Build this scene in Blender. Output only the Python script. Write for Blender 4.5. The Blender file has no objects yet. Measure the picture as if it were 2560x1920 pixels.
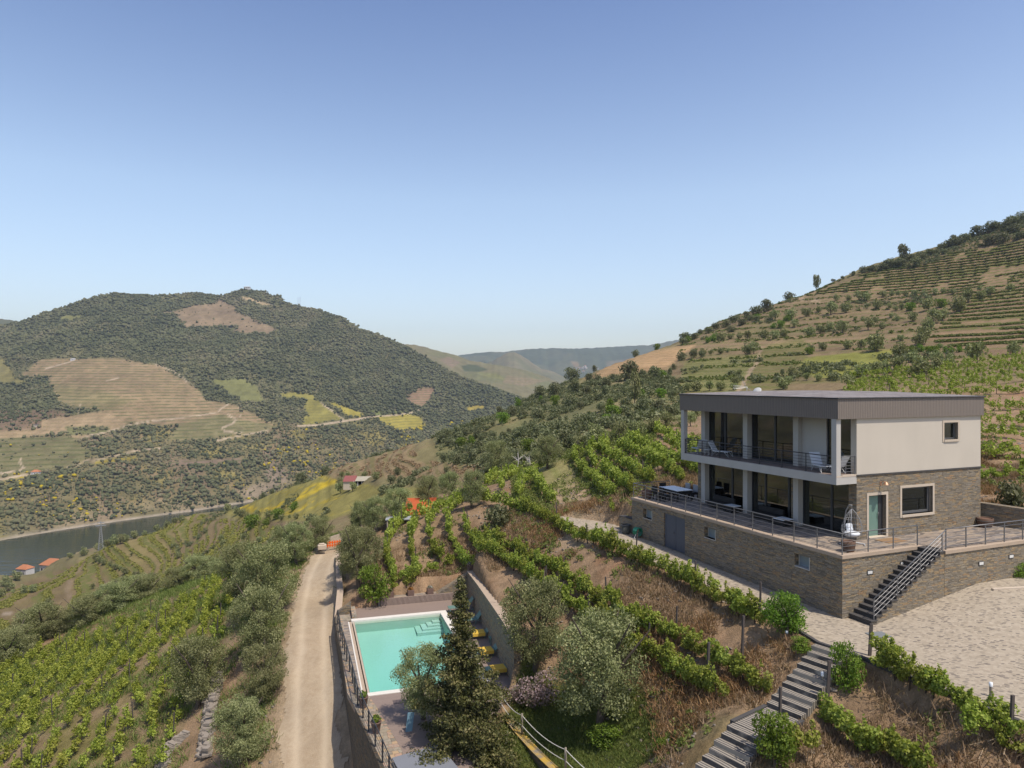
import bpy, math, random
import numpy as np
from mathutils import Vector, Matrix

# ------------------------------------------------------------------ scene, camera, sky, sun
S = bpy.context.scene
COL = S.collection
F = 1760.0            # focal length in photo pixels (2560 wide)
CX, CY = 1280.0, 956.0
cam_d = bpy.data.cameras.new("camera")
cam = bpy.data.objects.new("camera", cam_d); COL.objects.link(cam)
cam_d.sensor_width = 36.0
cam_d.lens = 36.0 * F / 2560.0
cam_d.shift_y = -4.0 / 2560.0
cam_d.clip_start = 0.5; cam_d.clip_end = 60000
cam.location = (0, 0, 0); cam.rotation_euler = (math.radians(90), 0, 0)
S.camera = cam
S.view_settings.view_transform = 'Standard'; S.view_settings.look = 'None'
S.view_settings.exposure = 0.06
S.view_settings.gamma = 1.0

SUNV = Vector((0.37, -0.344, 1.0)).normalized()
SUN_EL = math.asin(SUNV.z)
SUN_AZ = math.atan2(SUNV.x, SUNV.y)          # clockwise from +Y
w = bpy.data.worlds.new("World"); S.world = w; w.use_nodes = True
nt = w.node_tree
sky = nt.nodes.new('ShaderNodeTexSky'); sky.sky_type = 'NISHITA'; sky.sun_disc = False
sky.sun_elevation = SUN_EL; sky.sun_rotation = SUN_AZ
sky.altitude = 300; sky.air_density = 1.0; sky.dust_density = 2.2; sky.ozone_density = 2.0
bg = nt.nodes['Background']; bg.inputs['Strength'].default_value = 0.125
# hazier, brighter air low in the sky
_tc = nt.nodes.new('ShaderNodeTexCoord'); _sp = nt.nodes.new('ShaderNodeSeparateXYZ'); nt.links.new(_tc.outputs['Generated'], _sp.inputs[0])
_rp = nt.nodes.new('ShaderNodeValToRGB'); nt.links.new(_sp.outputs[2], _rp.inputs[0])
while len(_rp.color_ramp.elements) < 5: _rp.color_ramp.elements.new(.5)
for _e, (_p, _c) in zip(_rp.color_ramp.elements, ((0, (1.0, .94, .84)), (.10, (.96, .88, .82)), (.25, (.95, .88, .81)), (.48, (.56, .58, .66)), (1, (.40, .40, .45)))): _e.position = _p; _e.color = (*_c, 1)
_mx = nt.nodes.new('ShaderNodeVectorMath'); _mx.operation = 'MULTIPLY'; _sc = nt.nodes.new('ShaderNodeVectorMath'); _sc.operation = 'SCALE'; _sc.inputs['Scale'].default_value = 2.05
nt.links.new(sky.outputs[0], _mx.inputs[0]); nt.links.new(_rp.outputs[0], _mx.inputs[1]); nt.links.new(_mx.outputs[0], _sc.inputs[0]); nt.links.new(_sc.outputs[0], bg.inputs[0])
sd = bpy.data.lights.new("sun", 'SUN'); sd.energy = 4.6; sd.angle = math.radians(0.55); sd.color = (1.0, 0.92, 0.80)
sun = bpy.data.objects.new("sun", sd); COL.objects.link(sun)
sun.rotation_euler = SUNV.to_track_quat('Z', 'Y').to_euler()
sun.location = (60, -60, 120)

rnd = random.Random(7)
rs = np.random.RandomState(11)

# ------------------------------------------------------------------ tags and objects
def tag(o, label=None, cat=None, group=None, kind=None):
    if label: o['label'] = label
    if cat: o['category'] = cat
    if group: o['group'] = group
    if kind: o['kind'] = kind
    return o
def empty(name, loc=(0, 0, 0), rz=0.0, label=None, cat=None, group=None):
    o = bpy.data.objects.new(name, None); COL.objects.link(o)
    o.location = loc; o.rotation_euler = (0, 0, rz); o.empty_display_size = 0.3
    return tag(o, label, cat, group)
def link(name, me, parent=None, loc=None, rz=None):
    o = bpy.data.objects.new(name, me); COL.objects.link(o)
    if parent: o.parent = parent
    if loc is not None: o.location = loc
    if rz is not None: o.rotation_euler = (0, 0, rz)
    return o
def copy_tree(o, parent=None):
    c = o.copy(); COL.objects.link(c)
    if parent: c.parent = parent
    for ch in list(o.children): copy_tree(ch, c)
    return c

# ------------------------------------------------------------------ mesh builder
class MB:
    def __init__(s): s.v = []; s.f = []; s.sm = []
    def add(s, vs, fs, smooth=False):
        n = len(s.v); s.v += [tuple(p) for p in vs]
        for f in fs: s.f.append(tuple(i + n for i in f)); s.sm.append(smooth)
        return s
    def box(s, x0, x1, y0, y1, z0, z1, M=None):
        vs = [(x, y, z) for z in (z0, z1) for y in (y0, y1) for x in (x0, x1)]
        if M is not None: vs = [M @ Vector(p) for p in vs]
        return s.add(vs, [(0, 2, 3, 1), (4, 5, 7, 6), (0, 1, 5, 4), (2, 6, 7, 3), (0, 4, 6, 2), (1, 3, 7, 5)])
    def prism(s, poly, z0, z1):
        n = len(poly)
        vs = [(p[0], p[1], z0) for p in poly] + [(p[0], p[1], z1) for p in poly]
        a = sum(poly[i][0]*poly[(i+1) % n][1]-poly[(i+1) % n][0]*poly[i][1] for i in range(n))
        fs = [tuple(range(n, 2*n)), tuple(reversed(range(n)))] + [(i, (i+1) % n, n+(i+1) % n, n+i) for i in range(n)]
        if a < 0: fs = [tuple(reversed(f)) for f in fs]
        return s.add(vs, fs)
    def tube(s, pts, r, n=6, r2=None, closed=False):
        pts = [Vector(p) for p in pts]; m = len(pts); vs = []; fs = []
        rr = r if isinstance(r, (list, tuple)) else [r + ((r2 if r2 is not None else r) - r) * i / max(1, m-1) for i in range(m)]
        for i, p in enumerate(pts):
            if closed: t = pts[(i+1) % m] - pts[i-1]
            else: t = (pts[min(i+1, m-1)] - pts[max(i-1, 0)])
            t.normalize()
            up = Vector((0, 0, 1)) if abs(t.z) < 0.95 else Vector((1, 0, 0))
            a = t.cross(up).normalized(); b = a.cross(t).normalized()
            for k in range(n):
                th = 2*math.pi*k/n
                vs.append(p + (a*math.cos(th)+b*math.sin(th))*rr[i])
        for i in range(m if closed else m-1):
            j = (i+1) % m
            for k in range(n):
                fs.append((i*n+k, j*n+k, j*n+(k+1) % n, i*n+(k+1) % n))
        if not closed:
            fs.append(tuple(range(n))); fs.append(tuple((m-1)*n+k for k in reversed(range(n))))
        return s.add(vs, fs, n > 5)
    def lathe(s, prof, n=14, c=(0, 0, 0)):
        vs = []; fs = []; m = len(prof)
        for r, z in prof:
            for k in range(n):
                th = 2*math.pi*k/n; vs.append((c[0]+r*math.cos(th), c[1]+r*math.sin(th), c[2]+z))
        for i in range(m-1):
            for k in range(n): fs.append((i*n+k, i*n+(k+1) % n, (i+1)*n+(k+1) % n, (i+1)*n+k))
        return s.add(vs, fs, True)
    def build(s, name, mat, parent=None, loc=None, rz=None, bevel=0):
        me = bpy.data.meshes.new(name); me.from_pydata([tuple(p) for p in s.v], [], s.f); me.update()
        me.materials.append(mat)
        uvl = me.uv_layers.new(name='UVMap'); uv = np.zeros((len(me.loops), 2), 'f')
        co = np.array(s.v, 'f') if s.v else np.zeros((0, 3))
        for p in me.polygons:
            nx, ny, nz = p.normal
            p.use_smooth = s.sm[p.index]
            for li in p.loop_indices:
                c = co[me.loops[li].vertex_index]
                if abs(nz) > 0.7: uv[li] = (c[0], c[1])
                else:
                    l = math.hypot(nx, ny); uv[li] = ((-ny*c[0]+nx*c[1])/l, c[2])
        uvl.data.foreach_set('uv', uv.ravel())
        o = link(name, me, parent, loc, rz)
        if bevel:
            md = o.modifiers.new('bevel', 'BEVEL'); md.width = bevel; md.segments = 1; md.limit_method = 'ANGLE'
        return o

def npmesh(name, V, FQ, mat, attrs=None, cols=None, smooth=False):
    """numpy mesh: V (n,3), FQ (m,k) faces, attrs {name: per face float}, cols {name: per vertex rgb}"""
    me = bpy.data.meshes.new(name); k = FQ.shape[1]
    me.vertices.add(len(V)); me.vertices.foreach_set('co', np.ascontiguousarray(V, 'f').ravel())
    me.loops.add(FQ.size); me.loops.foreach_set('vertex_index', np.ascontiguousarray(FQ, 'i').ravel())
    me.polygons.add(len(FQ)); me.polygons.foreach_set('loop_start', np.arange(0, FQ.size, k, dtype='i'))
    me.polygons.foreach_set('loop_total', np.full(len(FQ), k, 'i'))
    if smooth: me.polygons.foreach_set('use_smooth', np.ones(len(FQ), bool))
    me.update(calc_edges=True)
    for an, av in (attrs or {}).items():
        a = me.attributes.new(an, 'FLOAT', 'FACE'); a.data.foreach_set('value', np.ascontiguousarray(av, 'f'))
    for an, av in (cols or {}).items():
        if av.ndim == 1:
            a = me.attributes.new(an, 'FLOAT', 'POINT'); a.data.foreach_set('value', np.ascontiguousarray(av, 'f'))
        else:
            a = me.attributes.new(an, 'FLOAT_COLOR', 'POINT')
            c4 = np.ones((len(V), 4), 'f'); c4[:, :3] = av; a.data.foreach_set('color', c4.ravel())
    if mat: me.materials.append(mat)
    return me

# ------------------------------------------------------------------ numpy noise
def _h(ix, iy, s):
    n = (ix.astype(np.int64)*374761393 + iy.astype(np.int64)*668265263 + s*1442695041) & 0x7fffffff
    n = ((n ^ (n >> 13))*1274126177) & 0x7fffffff
    return ((n ^ (n >> 16)) & 0xffff)/65535.0
def vn(x, y, s=0):
    ix = np.floor(x); iy = np.floor(y); fx = x-ix; fy = y-iy
    fx = fx*fx*(3-2*fx); fy = fy*fy*(3-2*fy)
    a = _h(ix, iy, s); b = _h(ix+1, iy, s); c = _h(ix, iy+1, s); d = _h(ix+1, iy+1, s)
    return (a*(1-fx)+b*fx)*(1-fy)+(c*(1-fx)+d*fx)*fy
def fbm(x, y, o=4, s=0):
    r = 0; a = 1; t = 0
    for i in range(o):
        r = r+a*vn(x*2**i, y*2**i, s+i*17); t += a; a *= .5
    return r/t-0.5
def inpoly(px, py, poly):
    r = np.zeros(px.shape, bool); n = len(poly); j = n-1
    for i in range(n):
        xi, yi = poly[i]; xj, yj = poly[j]
        if yi != yj:
            c = ((yi > py) != (yj > py)) & (px < (xj-xi)*(py-yi)/(yj-yi)+xi)
            r ^= c
        j = i
    return r
def sdist(px, py, line, closed=False):
    d = np.full(px.shape, 1e9)
    n = len(line)
    for i in range(n if closed else n-1):
        ax, ay = line[i]; bx, by = line[(i+1) % n]
        dx, dy = bx-ax, by-ay; L = dx*dx+dy*dy+1e-9
        t = np.clip(((px-ax)*dx+(py-ay)*dy)/L, 0, 1)
        d = np.minimum(d, np.hypot(px-ax-t*dx, py-ay-t*dy))
    return d
def polydist(px, py, poly):   # signed, negative inside
    d = sdist(px, py, poly, True); return np.where(inpoly(px, py, poly), -d, d)
def sstep(a, b, x): t = np.clip((x-a)/(b-a), 0, 1); return t*t*(3-2*t)

# photo-zoom coordinates -> photo pixels (used only to read positions off the photograph)
def cv(sc, ox, oy): return lambda pts: [(ox+p[0]/sc, oy+p[1]/sc)+tuple(p[2:]) for p in pts]
Z7 = cv(2.572, 1700, 500); Z6 = cv(3.3515, 1100, 760); Z2 = cv(2.963, 600, 680); Z1 = cv(2.963, 0, 680)
Z3 = cv(3.95, 0, 1140); Z4 = cv(2.949, 500, 1100); Z5 = cv(2.911, 0, 1440); ZP = cv(3.0726, 780, 1380)
ZS = cv(2.458, 1660, 1500); ZV = cv(2.765, 1160, 1100); ZH = cv(2.458, 1660, 940)

# ------------------------------------------------------------------ materials
def mat(name, col=(.5, .5, .5), rough=.8, spec=.3, metal=0, **k):
    m = bpy.data.materials.new(name); m.use_nodes = True
    b = m.node_tree.nodes['Principled BSDF']
    b.inputs['Base Color'].default_value = (*col, 1); b.inputs['Roughness'].default_value = rough
    b.inputs['Specular IOR Level'].default_value = spec; b.inputs['Metallic'].default_value = metal
    return m
class NT:
    def __init__(s, m): s.t = m.node_tree; s.b = s.t.nodes.get('Principled BSDF'); s.out = s.t.nodes['Material Output']
    def n(s, ty, **k):
        x = s.t.nodes.new(ty)
        for a, v in k.items(): setattr(x, a, v)
        return x
    def l(s, a, b): s.t.links.new(a, b)
    def val(s, x, v):
        if hasattr(v, 'is_output') : s.l(v, x)
        else: x.default_value = v
    def math(s, op, a, b=0.0, c=None, clamp=False):
        x = s.n('ShaderNodeMath', operation=op); x.use_clamp = clamp
        s.val(x.inputs[0], a); s.val(x.inputs[1], b)
        if c is not None: s.val(x.inputs[2], c)
        return x.outputs[0]
    def mix(s, f, a, b, mode='MIX'):
        x = s.n('ShaderNodeMix', data_type='RGBA', blend_type=mode)
        s.val(x.inputs[0], f)
        for i, v in ((6, a), (7, b)):
            if isinstance(v, tuple): x.inputs[i].default_value = (*v, 1)
            else: s.l(v, x.inputs[i])
        return x.outputs[2]
    def noise(s, vec, scale, detail=3, rough=.55, d=0):
        x = s.n('ShaderNodeTexNoise'); x.inputs['Scale'].default_value = scale
        x.inputs['Detail'].default_value = detail; x.inputs['Roughness'].default_value = rough; x.inputs['Distortion'].default_value = d
        if vec is not None: s.l(vec, x.inputs['Vector'])
        return x.outputs['Fac']
    def ramp(s, f, stops):
        x = s.n('ShaderNodeValToRGB'); e = x.color_ramp.elements
        while len(e) < len(stops): e.new(0.5)
        for i, (p, c) in enumerate(stops):
            e[i].position = p; e[i].color = (*c, 1) if isinstance(c, tuple) else (c, c, c, 1)
        s.l(f, x.inputs[0]); return x.outputs[0]
    def map(s, vec, sc=(1, 1, 1), rot=(0, 0, 0)):
        x = s.n('ShaderNodeMapping'); x.inputs['Scale'].default_value = sc; x.inputs['Rotation'].default_value = rot
        s.l(vec, x.inputs[0]); return x.outputs[0]
    def bump(s, h, st=.3, dist=.02):
        x = s.n('ShaderNodeBump'); x.inputs['Strength'].default_value = st; x.inputs['Distance'].default_value = dist
        s.l(h, x.inputs['Height']); s.l(x.outputs[0], s.b.inputs['Normal'])
    def obj(s): return s.n('ShaderNodeTexCoord').outputs['Object']
    def uv(s): return s.n('ShaderNodeTexCoord').outputs['UV']
    def geo(s): return s.n('ShaderNodeNewGeometry').outputs['Position']
    def attr(s, name, o='Fac'): x = s.n('ShaderNodeAttribute'); x.attribute_name = name; return x.outputs[o]
    def base(s, c): s.l(c, s.b.inputs['Base Color'])

def m_stone(name, tint=1.0, cs=(.34, .062), warm=1.0, wob=.012):
    """dry laid schist: courses of uneven stones, each with its own tone; cs = stone length, course height"""
    m = mat(name, rough=.85); N = NT(m); uv = N.uv()
    nz = N.n('ShaderNodeTexNoise'); nz.inputs['Scale'].default_value = 2.2; nz.inputs['Detail'].default_value = 3; N.l(uv, nz.inputs['Vector'])
    sc = N.n('ShaderNodeVectorMath', operation='SCALE'); N.l(nz.outputs['Color'], sc.inputs[0]); sc.inputs['Scale'].default_value = wob*5
    ad = N.n('ShaderNodeVectorMath', operation='ADD'); N.l(uv, ad.inputs[0]); N.l(sc.outputs[0], ad.inputs[1])
    sx = N.n('ShaderNodeSeparateXYZ'); N.l(ad.outputs[0], sx.inputs[0])
    def layer(L, H, seed):
        v = N.math('DIVIDE', sx.outputs[1], H); row = N.math('FLOOR', v); fv = N.math('SUBTRACT', v, row)
        w1 = N.n('ShaderNodeTexWhiteNoise', noise_dimensions='1D'); N.l(N.math('ADD', row, seed), w1.inputs['W'])
        u = N.math('ADD', N.math('DIVIDE', sx.outputs[0], N.math('MULTIPLY', N.math('ADD', w1.outputs['Value'], .55), L)), N.math('MULTIPLY', w1.outputs['Value'], 37.0))
        col = N.math('FLOOR', u); fu = N.math('SUBTRACT', u, col)
        cb = N.n('ShaderNodeCombineXYZ'); N.l(row, cb.inputs[0]); N.l(col, cb.inputs[1]); cb.inputs[2].default_value = seed
        w3 = N.n('ShaderNodeTexWhiteNoise', noise_dimensions='3D'); N.l(cb.outputs[0], w3.inputs['Vector'])
        ev = N.math('MINIMUM', N.math('MULTIPLY', fv, H), N.math('MULTIPLY', N.math('SUBTRACT', 1, fv), H)); eu = N.math('MINIMUM', N.math('MULTIPLY', fu, L), N.math('MULTIPLY', N.math('SUBTRACT', 1, fu), L))
        e = N.math('MULTIPLY', N.math('MINIMUM', ev, eu), 110, clamp=True)
        return w3.outputs['Color'], e
    c1, e1 = layer(cs[0], cs[1], 3.0); c2, e2 = layer(cs[0]*1.15, cs[1]*1.9, 11.0)
    pick = N.math('GREATER_THAN', N.noise(N.map(uv, (1.2, 4, 1)), 1.4, 2), .56)
    cc = N.mix(pick, c1, c2); e = N.math('ADD', N.math('MULTIPLY', e1, N.math('SUBTRACT', 1, pick)), N.math('MULTIPLY', e2, pick))
    sep = N.n('ShaderNodeSeparateColor'); N.l(cc, sep.inputs[0]); t = tint
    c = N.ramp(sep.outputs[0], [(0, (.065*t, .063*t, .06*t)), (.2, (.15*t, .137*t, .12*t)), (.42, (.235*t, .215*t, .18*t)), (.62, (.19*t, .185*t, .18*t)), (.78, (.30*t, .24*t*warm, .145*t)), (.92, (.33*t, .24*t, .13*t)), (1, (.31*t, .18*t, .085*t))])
    c = N.mix(N.math('MULTIPLY', N.noise(N.map(uv, (3, 14, 1)), 3.0, 5, .7), .75), c, (.13*t, .12*t, .105*t))
    c = N.mix(N.math('MULTIPLY', N.noise(uv, .45, 3), .35), c, (.22*t, .19*t, .14*t))
    c = N.mix(e, (.05*t, .043*t, .036*t), c); c = N.mix(1.0, c, (1.04, .97, .87), 'MULTIPLY'); N.base(c)
    N.bump(N.math('ADD', e, N.math('MULTIPLY', sep.outputs[1], 1.2)), .8, .03)
    return m
M = {}
M['stone'] = m_stone('schist_cladding', 1.22, (.34, .062), 1.0)
M['stone_pool'] = m_stone('dry_schist', 1.1, (.3, .07), 1, .03)
M['stone_shade'] = m_stone('shaded_dry_schist', .62, (.28, .08), 1, .03)  # darker copy of the dry schist, shade of the road face put into its colour
M['stone_rough'] = m_stone('rough_schist', 1.9, (.35, .12), .9, .05)
def m_render(name, col, sc=1.0, amt=.12):
    m = mat(name, col, .9, .2); N = NT(m); p = N.obj()
    n1 = N.noise(N.map(p, (1.2, 1.2, .5)), .8*sc, 5); n2 = N.noise(p, 30, 3)
    f = N.math('ADD', N.math('MULTIPLY', n1, amt*2), N.math('MULTIPLY', n2, amt*.6))
    N.base(N.mix(f, col, tuple(c*.55 for c in col))); N.bump(n2, .15, .004); return m
M['white'] = m_render('cream_render', (.57, .51, .425), .8, .2)
M['white_col'] = m_render('pale_painted_concrete', (.50, .475, .435), 1.4, .2)
M['sillstone'] = m_render('pale_sandstone', (.56, .47, .37), 3, .2)
M['coping'] = m_render('terrace_coping_stone', (.46, .36, .27), 4, .3)
def m_fascia():
    m = mat('ribbed_fascia', (.11, .098, .088), .6, .3); N = NT(m); uv = N.uv()
    wv = N.n('ShaderNodeTexWave', wave_type='BANDS', bands_direction='X'); wv.inputs['Scale'].default_value = 2.6; N.l(uv, wv.inputs['Vector']); wv.inputs['Distortion'].default_value = .15
    n = N.noise(N.map(uv, (9, .6, 1)), 1.5, 4)
    c = N.mix(wv.outputs['Fac'], (.165, .135, .11), (.25, .205, .168)); c = N.mix(N.math('MULTIPLY', n, .75), c, (.12, .105, .095)); N.base(c)
    N.bump(wv.outputs['Fac'], .5, .02); return m
M['fascia'] = m_fascia()
M['dark_metal'] = mat('dark_grey_steel', (.10, .10, .105), .45, .5, .3)
M['rail'] = mat('grey_painted_steel', (.15, .15, .155), .4, .5, .4)
M['frame'] = mat('anthracite_aluminium', (.035, .036, .04), .45, .5)
def m_roof():
    m = mat('roof_tiles', (.4, .4, .4), .6, .3); N = NT(m); p = N.obj()
    b = N.n('ShaderNodeTexBrick'); b.inputs['Scale'].default_value = 1; b.inputs['Brick Width'].default_value = .62; b.inputs['Row Height'].default_value = .9; b.inputs['Mortar Size'].default_value = .05
    b.inputs['Color1'].default_value = (.25, .245, .24, 1); b.inputs['Color2'].default_value = (.13, .125, .125, 1); b.inputs['Mortar'].default_value = (.05, .05, .05, 1); N.l(p, b.inputs['Vector'])
    N.base(N.mix(N.math('MULTIPLY', N.noise(p, 1.2, 5), .8), b.outputs['Color'], (.26, .20, .17))); N.bump(N.noise(N.map(p, (1, 6, 1)), 2, 3), .6, .08); return m
M['roof'] = m_roof()
def m_glass():
    m = mat('window_glass', (.01, .012, .013), .02, .8); N = NT(m)
    gl = N.n('ShaderNodeBsdfGlossy'); gl.inputs['Roughness'].default_value = .015; gl.inputs['Color'].default_value = (.85, .9, .88, 1)
    tr = N.n('ShaderNodeBsdfTransparent'); tr.inputs['Color'].default_value = (.26, .32, .33, 1)
    fr = N.n('ShaderNodeFresnel'); fr.inputs['IOR'].default_value = 1.65
    f = N.math('ADD', N.math('MULTIPLY', fr.outputs[0], .9), .07, clamp=True)
    ms = N.n('ShaderNodeMixShader'); N.l(f, ms.inputs[0]); N.l(tr.outputs[0], ms.inputs[1]); N.l(gl.outputs[0], ms.inputs[2]); N.l(ms.outputs[0], N.out.inputs[0])
    return m
M['glass'] = m_glass()
M['frosted'] = mat('frosted_green_glass', (.14, .235, .195), .18, .6)
def m_slate_floor():
    m = mat('slate_paving', rough=.7); N = NT(m); p = N.obj()
    mp = N.map(p, (2.2, 6, 1), (0, 0, .05))
    vo = N.n('ShaderNodeTexVoronoi', voronoi_dimensions='2D'); vo.inputs['Scale'].default_value = 1; N.l(mp, vo.inputs['Vector'])
    ve = N.n('ShaderNodeTexVoronoi', voronoi_dimensions='2D', feature='DISTANCE_TO_EDGE'); ve.inputs['Scale'].default_value = 1; N.l(mp, ve.inputs['Vector'])
    sep = N.n('ShaderNodeSeparateColor'); N.l(vo.outputs['Color'], sep.inputs[0])
    c = N.ramp(sep.outputs[0], [(0, (.10, .085, .075)), (.35, (.20, .165, .135)), (.6, (.31, .24, .175)), (.8, (.16, .145, .14)), (1, (.36, .285, .20))])
    e = N.math('MULTIPLY', ve.outputs['Distance'], 12, clamp=True)
    N.base(N.mix(e, (.30, .25, .2), c)); N.bump(e, .3, .01); return m
M['slate_floor'] = m_slate_floor()
def m_cobble():
    m = mat('cobbled_setts', rough=.85); N = NT(m); p = N.geo()
    big = N.noise(p, .35, 4); med = N.noise(p, 3, 4)
    vo = N.n('ShaderNodeTexVoronoi', voronoi_dimensions='2D'); vo.inputs['Scale'].default_value = 7.5; N.l(N.map(p, (1, 1, 1), (0, 0, .35)), vo.inputs['Vector'])
    sep = N.n('ShaderNodeSeparateColor'); N.l(vo.outputs['Color'], sep.inputs[0])
    c = N.ramp(sep.outputs[0], [(0, (.24, .20, .15)), (.3, (.31, .26, .195)), (.7, (.345, .29, .22)), (1, (.385, .325, .25))])
    edge = N.math('MULTIPLY', N.math('SUBTRACT', vo.outputs['Distance'], .46), 1.4, clamp=True)
    c = N.mix(edge, c, (.28, .225, .165))
    # darker flat stones scattered in the paving
    v2 = N.n('ShaderNodeTexVoronoi', voronoi_dimensions='2D'); v2.inputs['Scale'].default_value = 1.0; N.l(N.map(p, (4.2, 8.0, 1), (0, 0, -.35)), v2.inputs['Vector']); v2.inputs['Randomness'].default_value = 1
    s2 = N.n('ShaderNodeSeparateColor'); N.l(v2.outputs['Color'], s2.inputs[0])
    dark = N.math('MULTIPLY', N.math('LESS_THAN', v2.outputs['Distance'], N.math('MULTIPLY', s2.outputs[1], .48)), N.math('GREATER_THAN', s2.outputs[0], .5))
    c = N.mix(N.math('MULTIPLY', dark, .9), c, (.105, .088, .078))
    c = N.mix(N.ramp(big, [(.4, 0.0), (.7, .3)]), c, (.30, .26, .20)); c = N.mix(N.math('MULTIPLY', med, .2), c, (.40, .335, .25))
    N.base(c); N.bump(N.math('ADD', N.math('SUBTRACT', 1, edge), N.math('MULTIPLY', N.noise(p, 14, 4), .5)), .15, .01); return m
M['cobble'] = m_cobble()
def m_deck(name='brown_composite_decking', c0=(.195, .148, .122), c1=(.27, .205, .172), rot=0.0, sc=3.4):
    m = mat(name, c0, .65, .3); N = NT(m); p = N.map(N.obj(), (1, 1, 1), (0, 0, rot))
    sx = N.n('ShaderNodeSeparateXYZ'); N.l(p, sx.inputs[0])
    fr = N.math('FRACT', N.math('MULTIPLY', sx.outputs[1], sc*2)); ln = N.math('GREATER_THAN', fr, .93)
    rid = N.noise(N.map(p, (.4, sc*4, 1)), 1, 3)
    c = N.mix(rid, c0, c1); c = N.mix(N.math('MULTIPLY', ln, .7), c, tuple(x*.45 for x in c0)); N.base(c); N.bump(N.math('SUBTRACT', 1, ln), .3, .01); return m
M['deck'] = m_deck()
def m_slatestep():
    m = mat('slate_slabs', rough=.75); N = NT(m); p = N.obj()
    sx = N.n('ShaderNodeSeparateXYZ'); N.l(p, sx.inputs[0])
    w1 = N.noise(p, 1.3, 3)
    st = N.math('FRACT', N.math('ADD', N.math('MULTIPLY', sx.outputs[0], 7.5), N.math('MULTIPLY', w1, 1.2)))
    c = N.ramp(st, [(0, (.03, .03, .032)), (.3, (.05, .05, .055)), (.42, (.30, .265, .22)), (.8, (.42, .365, .29)), (.92, (.06, .06, .06))])
    c = N.mix(N.math('MULTIPLY', N.noise(p, 6, 4), .5), c, (.17, .15, .13)); N.base(c); N.bump(st, .4, .02); return m
M['slate_step'] = m_slatestep()
M['slate_dark'] = m_render('dark_slate', (.085, .08, .078), 3, .3)
def leafmat(name, c0, c1, c2, trans=.3, rough=.55, spec=.25):
    m = mat(name, c1, rough, spec); N = NT(m); f = N.attr('leaf')
    c = N.ramp(f, [(0, c0), (.5, c1), (1, c2)])
    oi = N.n('ShaderNodeObjectInfo')
    hs = N.n('ShaderNodeHueSaturation'); N.l(c, hs.inputs['Color'])
    N.l(N.math('ADD', N.math('MULTIPLY', oi.outputs['Random'], .035), .4825), hs.inputs['Hue'])
    N.l(N.math('ADD', N.math('MULTIPLY', oi.outputs['Random'], .35), .82), hs.inputs['Value'])
    c = hs.outputs[0]
    N.base(c)
    tr = N.n('ShaderNodeBsdfTranslucent'); N.l(N.mix(1.0, c, (1.0, 1.15, .55), 'MULTIPLY'), tr.inputs[0])
    ms = N.n('ShaderNodeMixShader'); ms.inputs[0].default_value = trans
    N.l(N.b.outputs[0], ms.inputs[1]); N.l(tr.outputs[0], ms.inputs[2]); N.l(ms.outputs[0], N.out.inputs[0]); return m
M['olive'] = leafmat('olive_leaves', (.10, .115, .045), (.235, .25, .112), (.39, .385, .20), .25, .7, .1)
M['vine'] = leafmat('vine_leaves', (.15, .185, .028), (.28, .32, .055), (.45, .46, .11), .38)
M['vinefield'] = leafmat('field_vine_leaves', (.155, .19, .028), (.28, .315, .048), (.45, .465, .095), .38)
M['bush'] = leafmat('dark_green_leaves', (.07, .08, .038), (.145, .152, .072), (.25, .25, .135), .25)
M['bright'] = leafmat('bright_green_leaves', (.06, .10, .01), (.13, .20, .022), (.24, .31, .05), .3)
M['conifer'] = leafmat('conifer_needles', (.028, .036, .010), (.095, .102, .030), (.28, .245, .10), .15)
M['pink'] = leafmat('pale_pink_flowers', (.06, .09, .03), (.38, .27, .28), (.60, .46, .46), .3)
M['drygrass'] = leafmat('dry_grass_blades', (.15, .10, .055), (.28, .195, .11), (.44, .33, .2), .2)
M['dryred'] = leafmat('rusty_dead_weeds', (.15, .07, .035), (.26, .14, .07), (.38, .25, .14), .2)
M['grass'] = leafmat('green_grass_blades', (.07, .10, .02), (.14, .17, .04), (.24, .25, .08), .3)
M['strip'] = leafmat('yellow_green_cover', (.12, .12, .03), (.21, .195, .045), (.32, .29, .07), .3)
M['bark'] = m_render('grey_bark', (.15, .12, .095), 6, .5)
M['vinewood'] = m_render('vine_wood', (.09, .065, .045), 8, .5)
M['post'] = m_render('slate_grey_post', (.12, .10, .09), 6, .5)
M['postwood'] = m_render('weathered_wood', (.30, .26, .21), 6, .4)
# ------------------------------------------------------------------ house frame (shared by terrain and house)
HO = Vector((17.77, 36.30, 0)); HT = -8.14
HA = math.atan2(0.386, 0.9225)
U2 = Vector((math.cos(HA), math.sin(HA), 0)); U1 = Vector((-math.sin(HA), math.cos(HA), 0))
def hw(x, y): return (HO.x+U2.x*x+U1.x*y, HO.y+U2.y*x+U1.y*y)
def hl(X, Y): dx = X-HO.x; dy = Y-HO.y; return dx*U2.x+dy*U2.y, dx*U1.x+dy*U1.y
DZ = -16.8                                # pool deck level
YARD = [(3.2, 56.0), (5.6, 49.5), (12.8, 31.3), (13.0, 30.05), (14.1, 28.4), (16.65, 22.9), (18.5, 18), (44, 18), (44, 34), hw(16, -4.2), hw(5.2, -2.0), hw(-2, -1.0), hw(-2.8, 0), hw(-2.9, 19), hw(-3.4, 20.5)]
HOUSEPOLY = [hw(-3.1, -1.9), hw(2.2, -1.9), hw(2.4, -3.05), hw(10.9, -3.2), hw(10.2, 1.6), hw(9.5, 2.0), hw(9.5, 13.1), hw(6, 15.9), hw(-3.25, 15.9)]
_pa = math.atan2(.286, .958)
def _pw(x, y): return (-11.41+math.cos(_pa)*x-math.sin(_pa)*y, 49.9+math.sin(_pa)*x+math.cos(_pa)*y)
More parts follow.
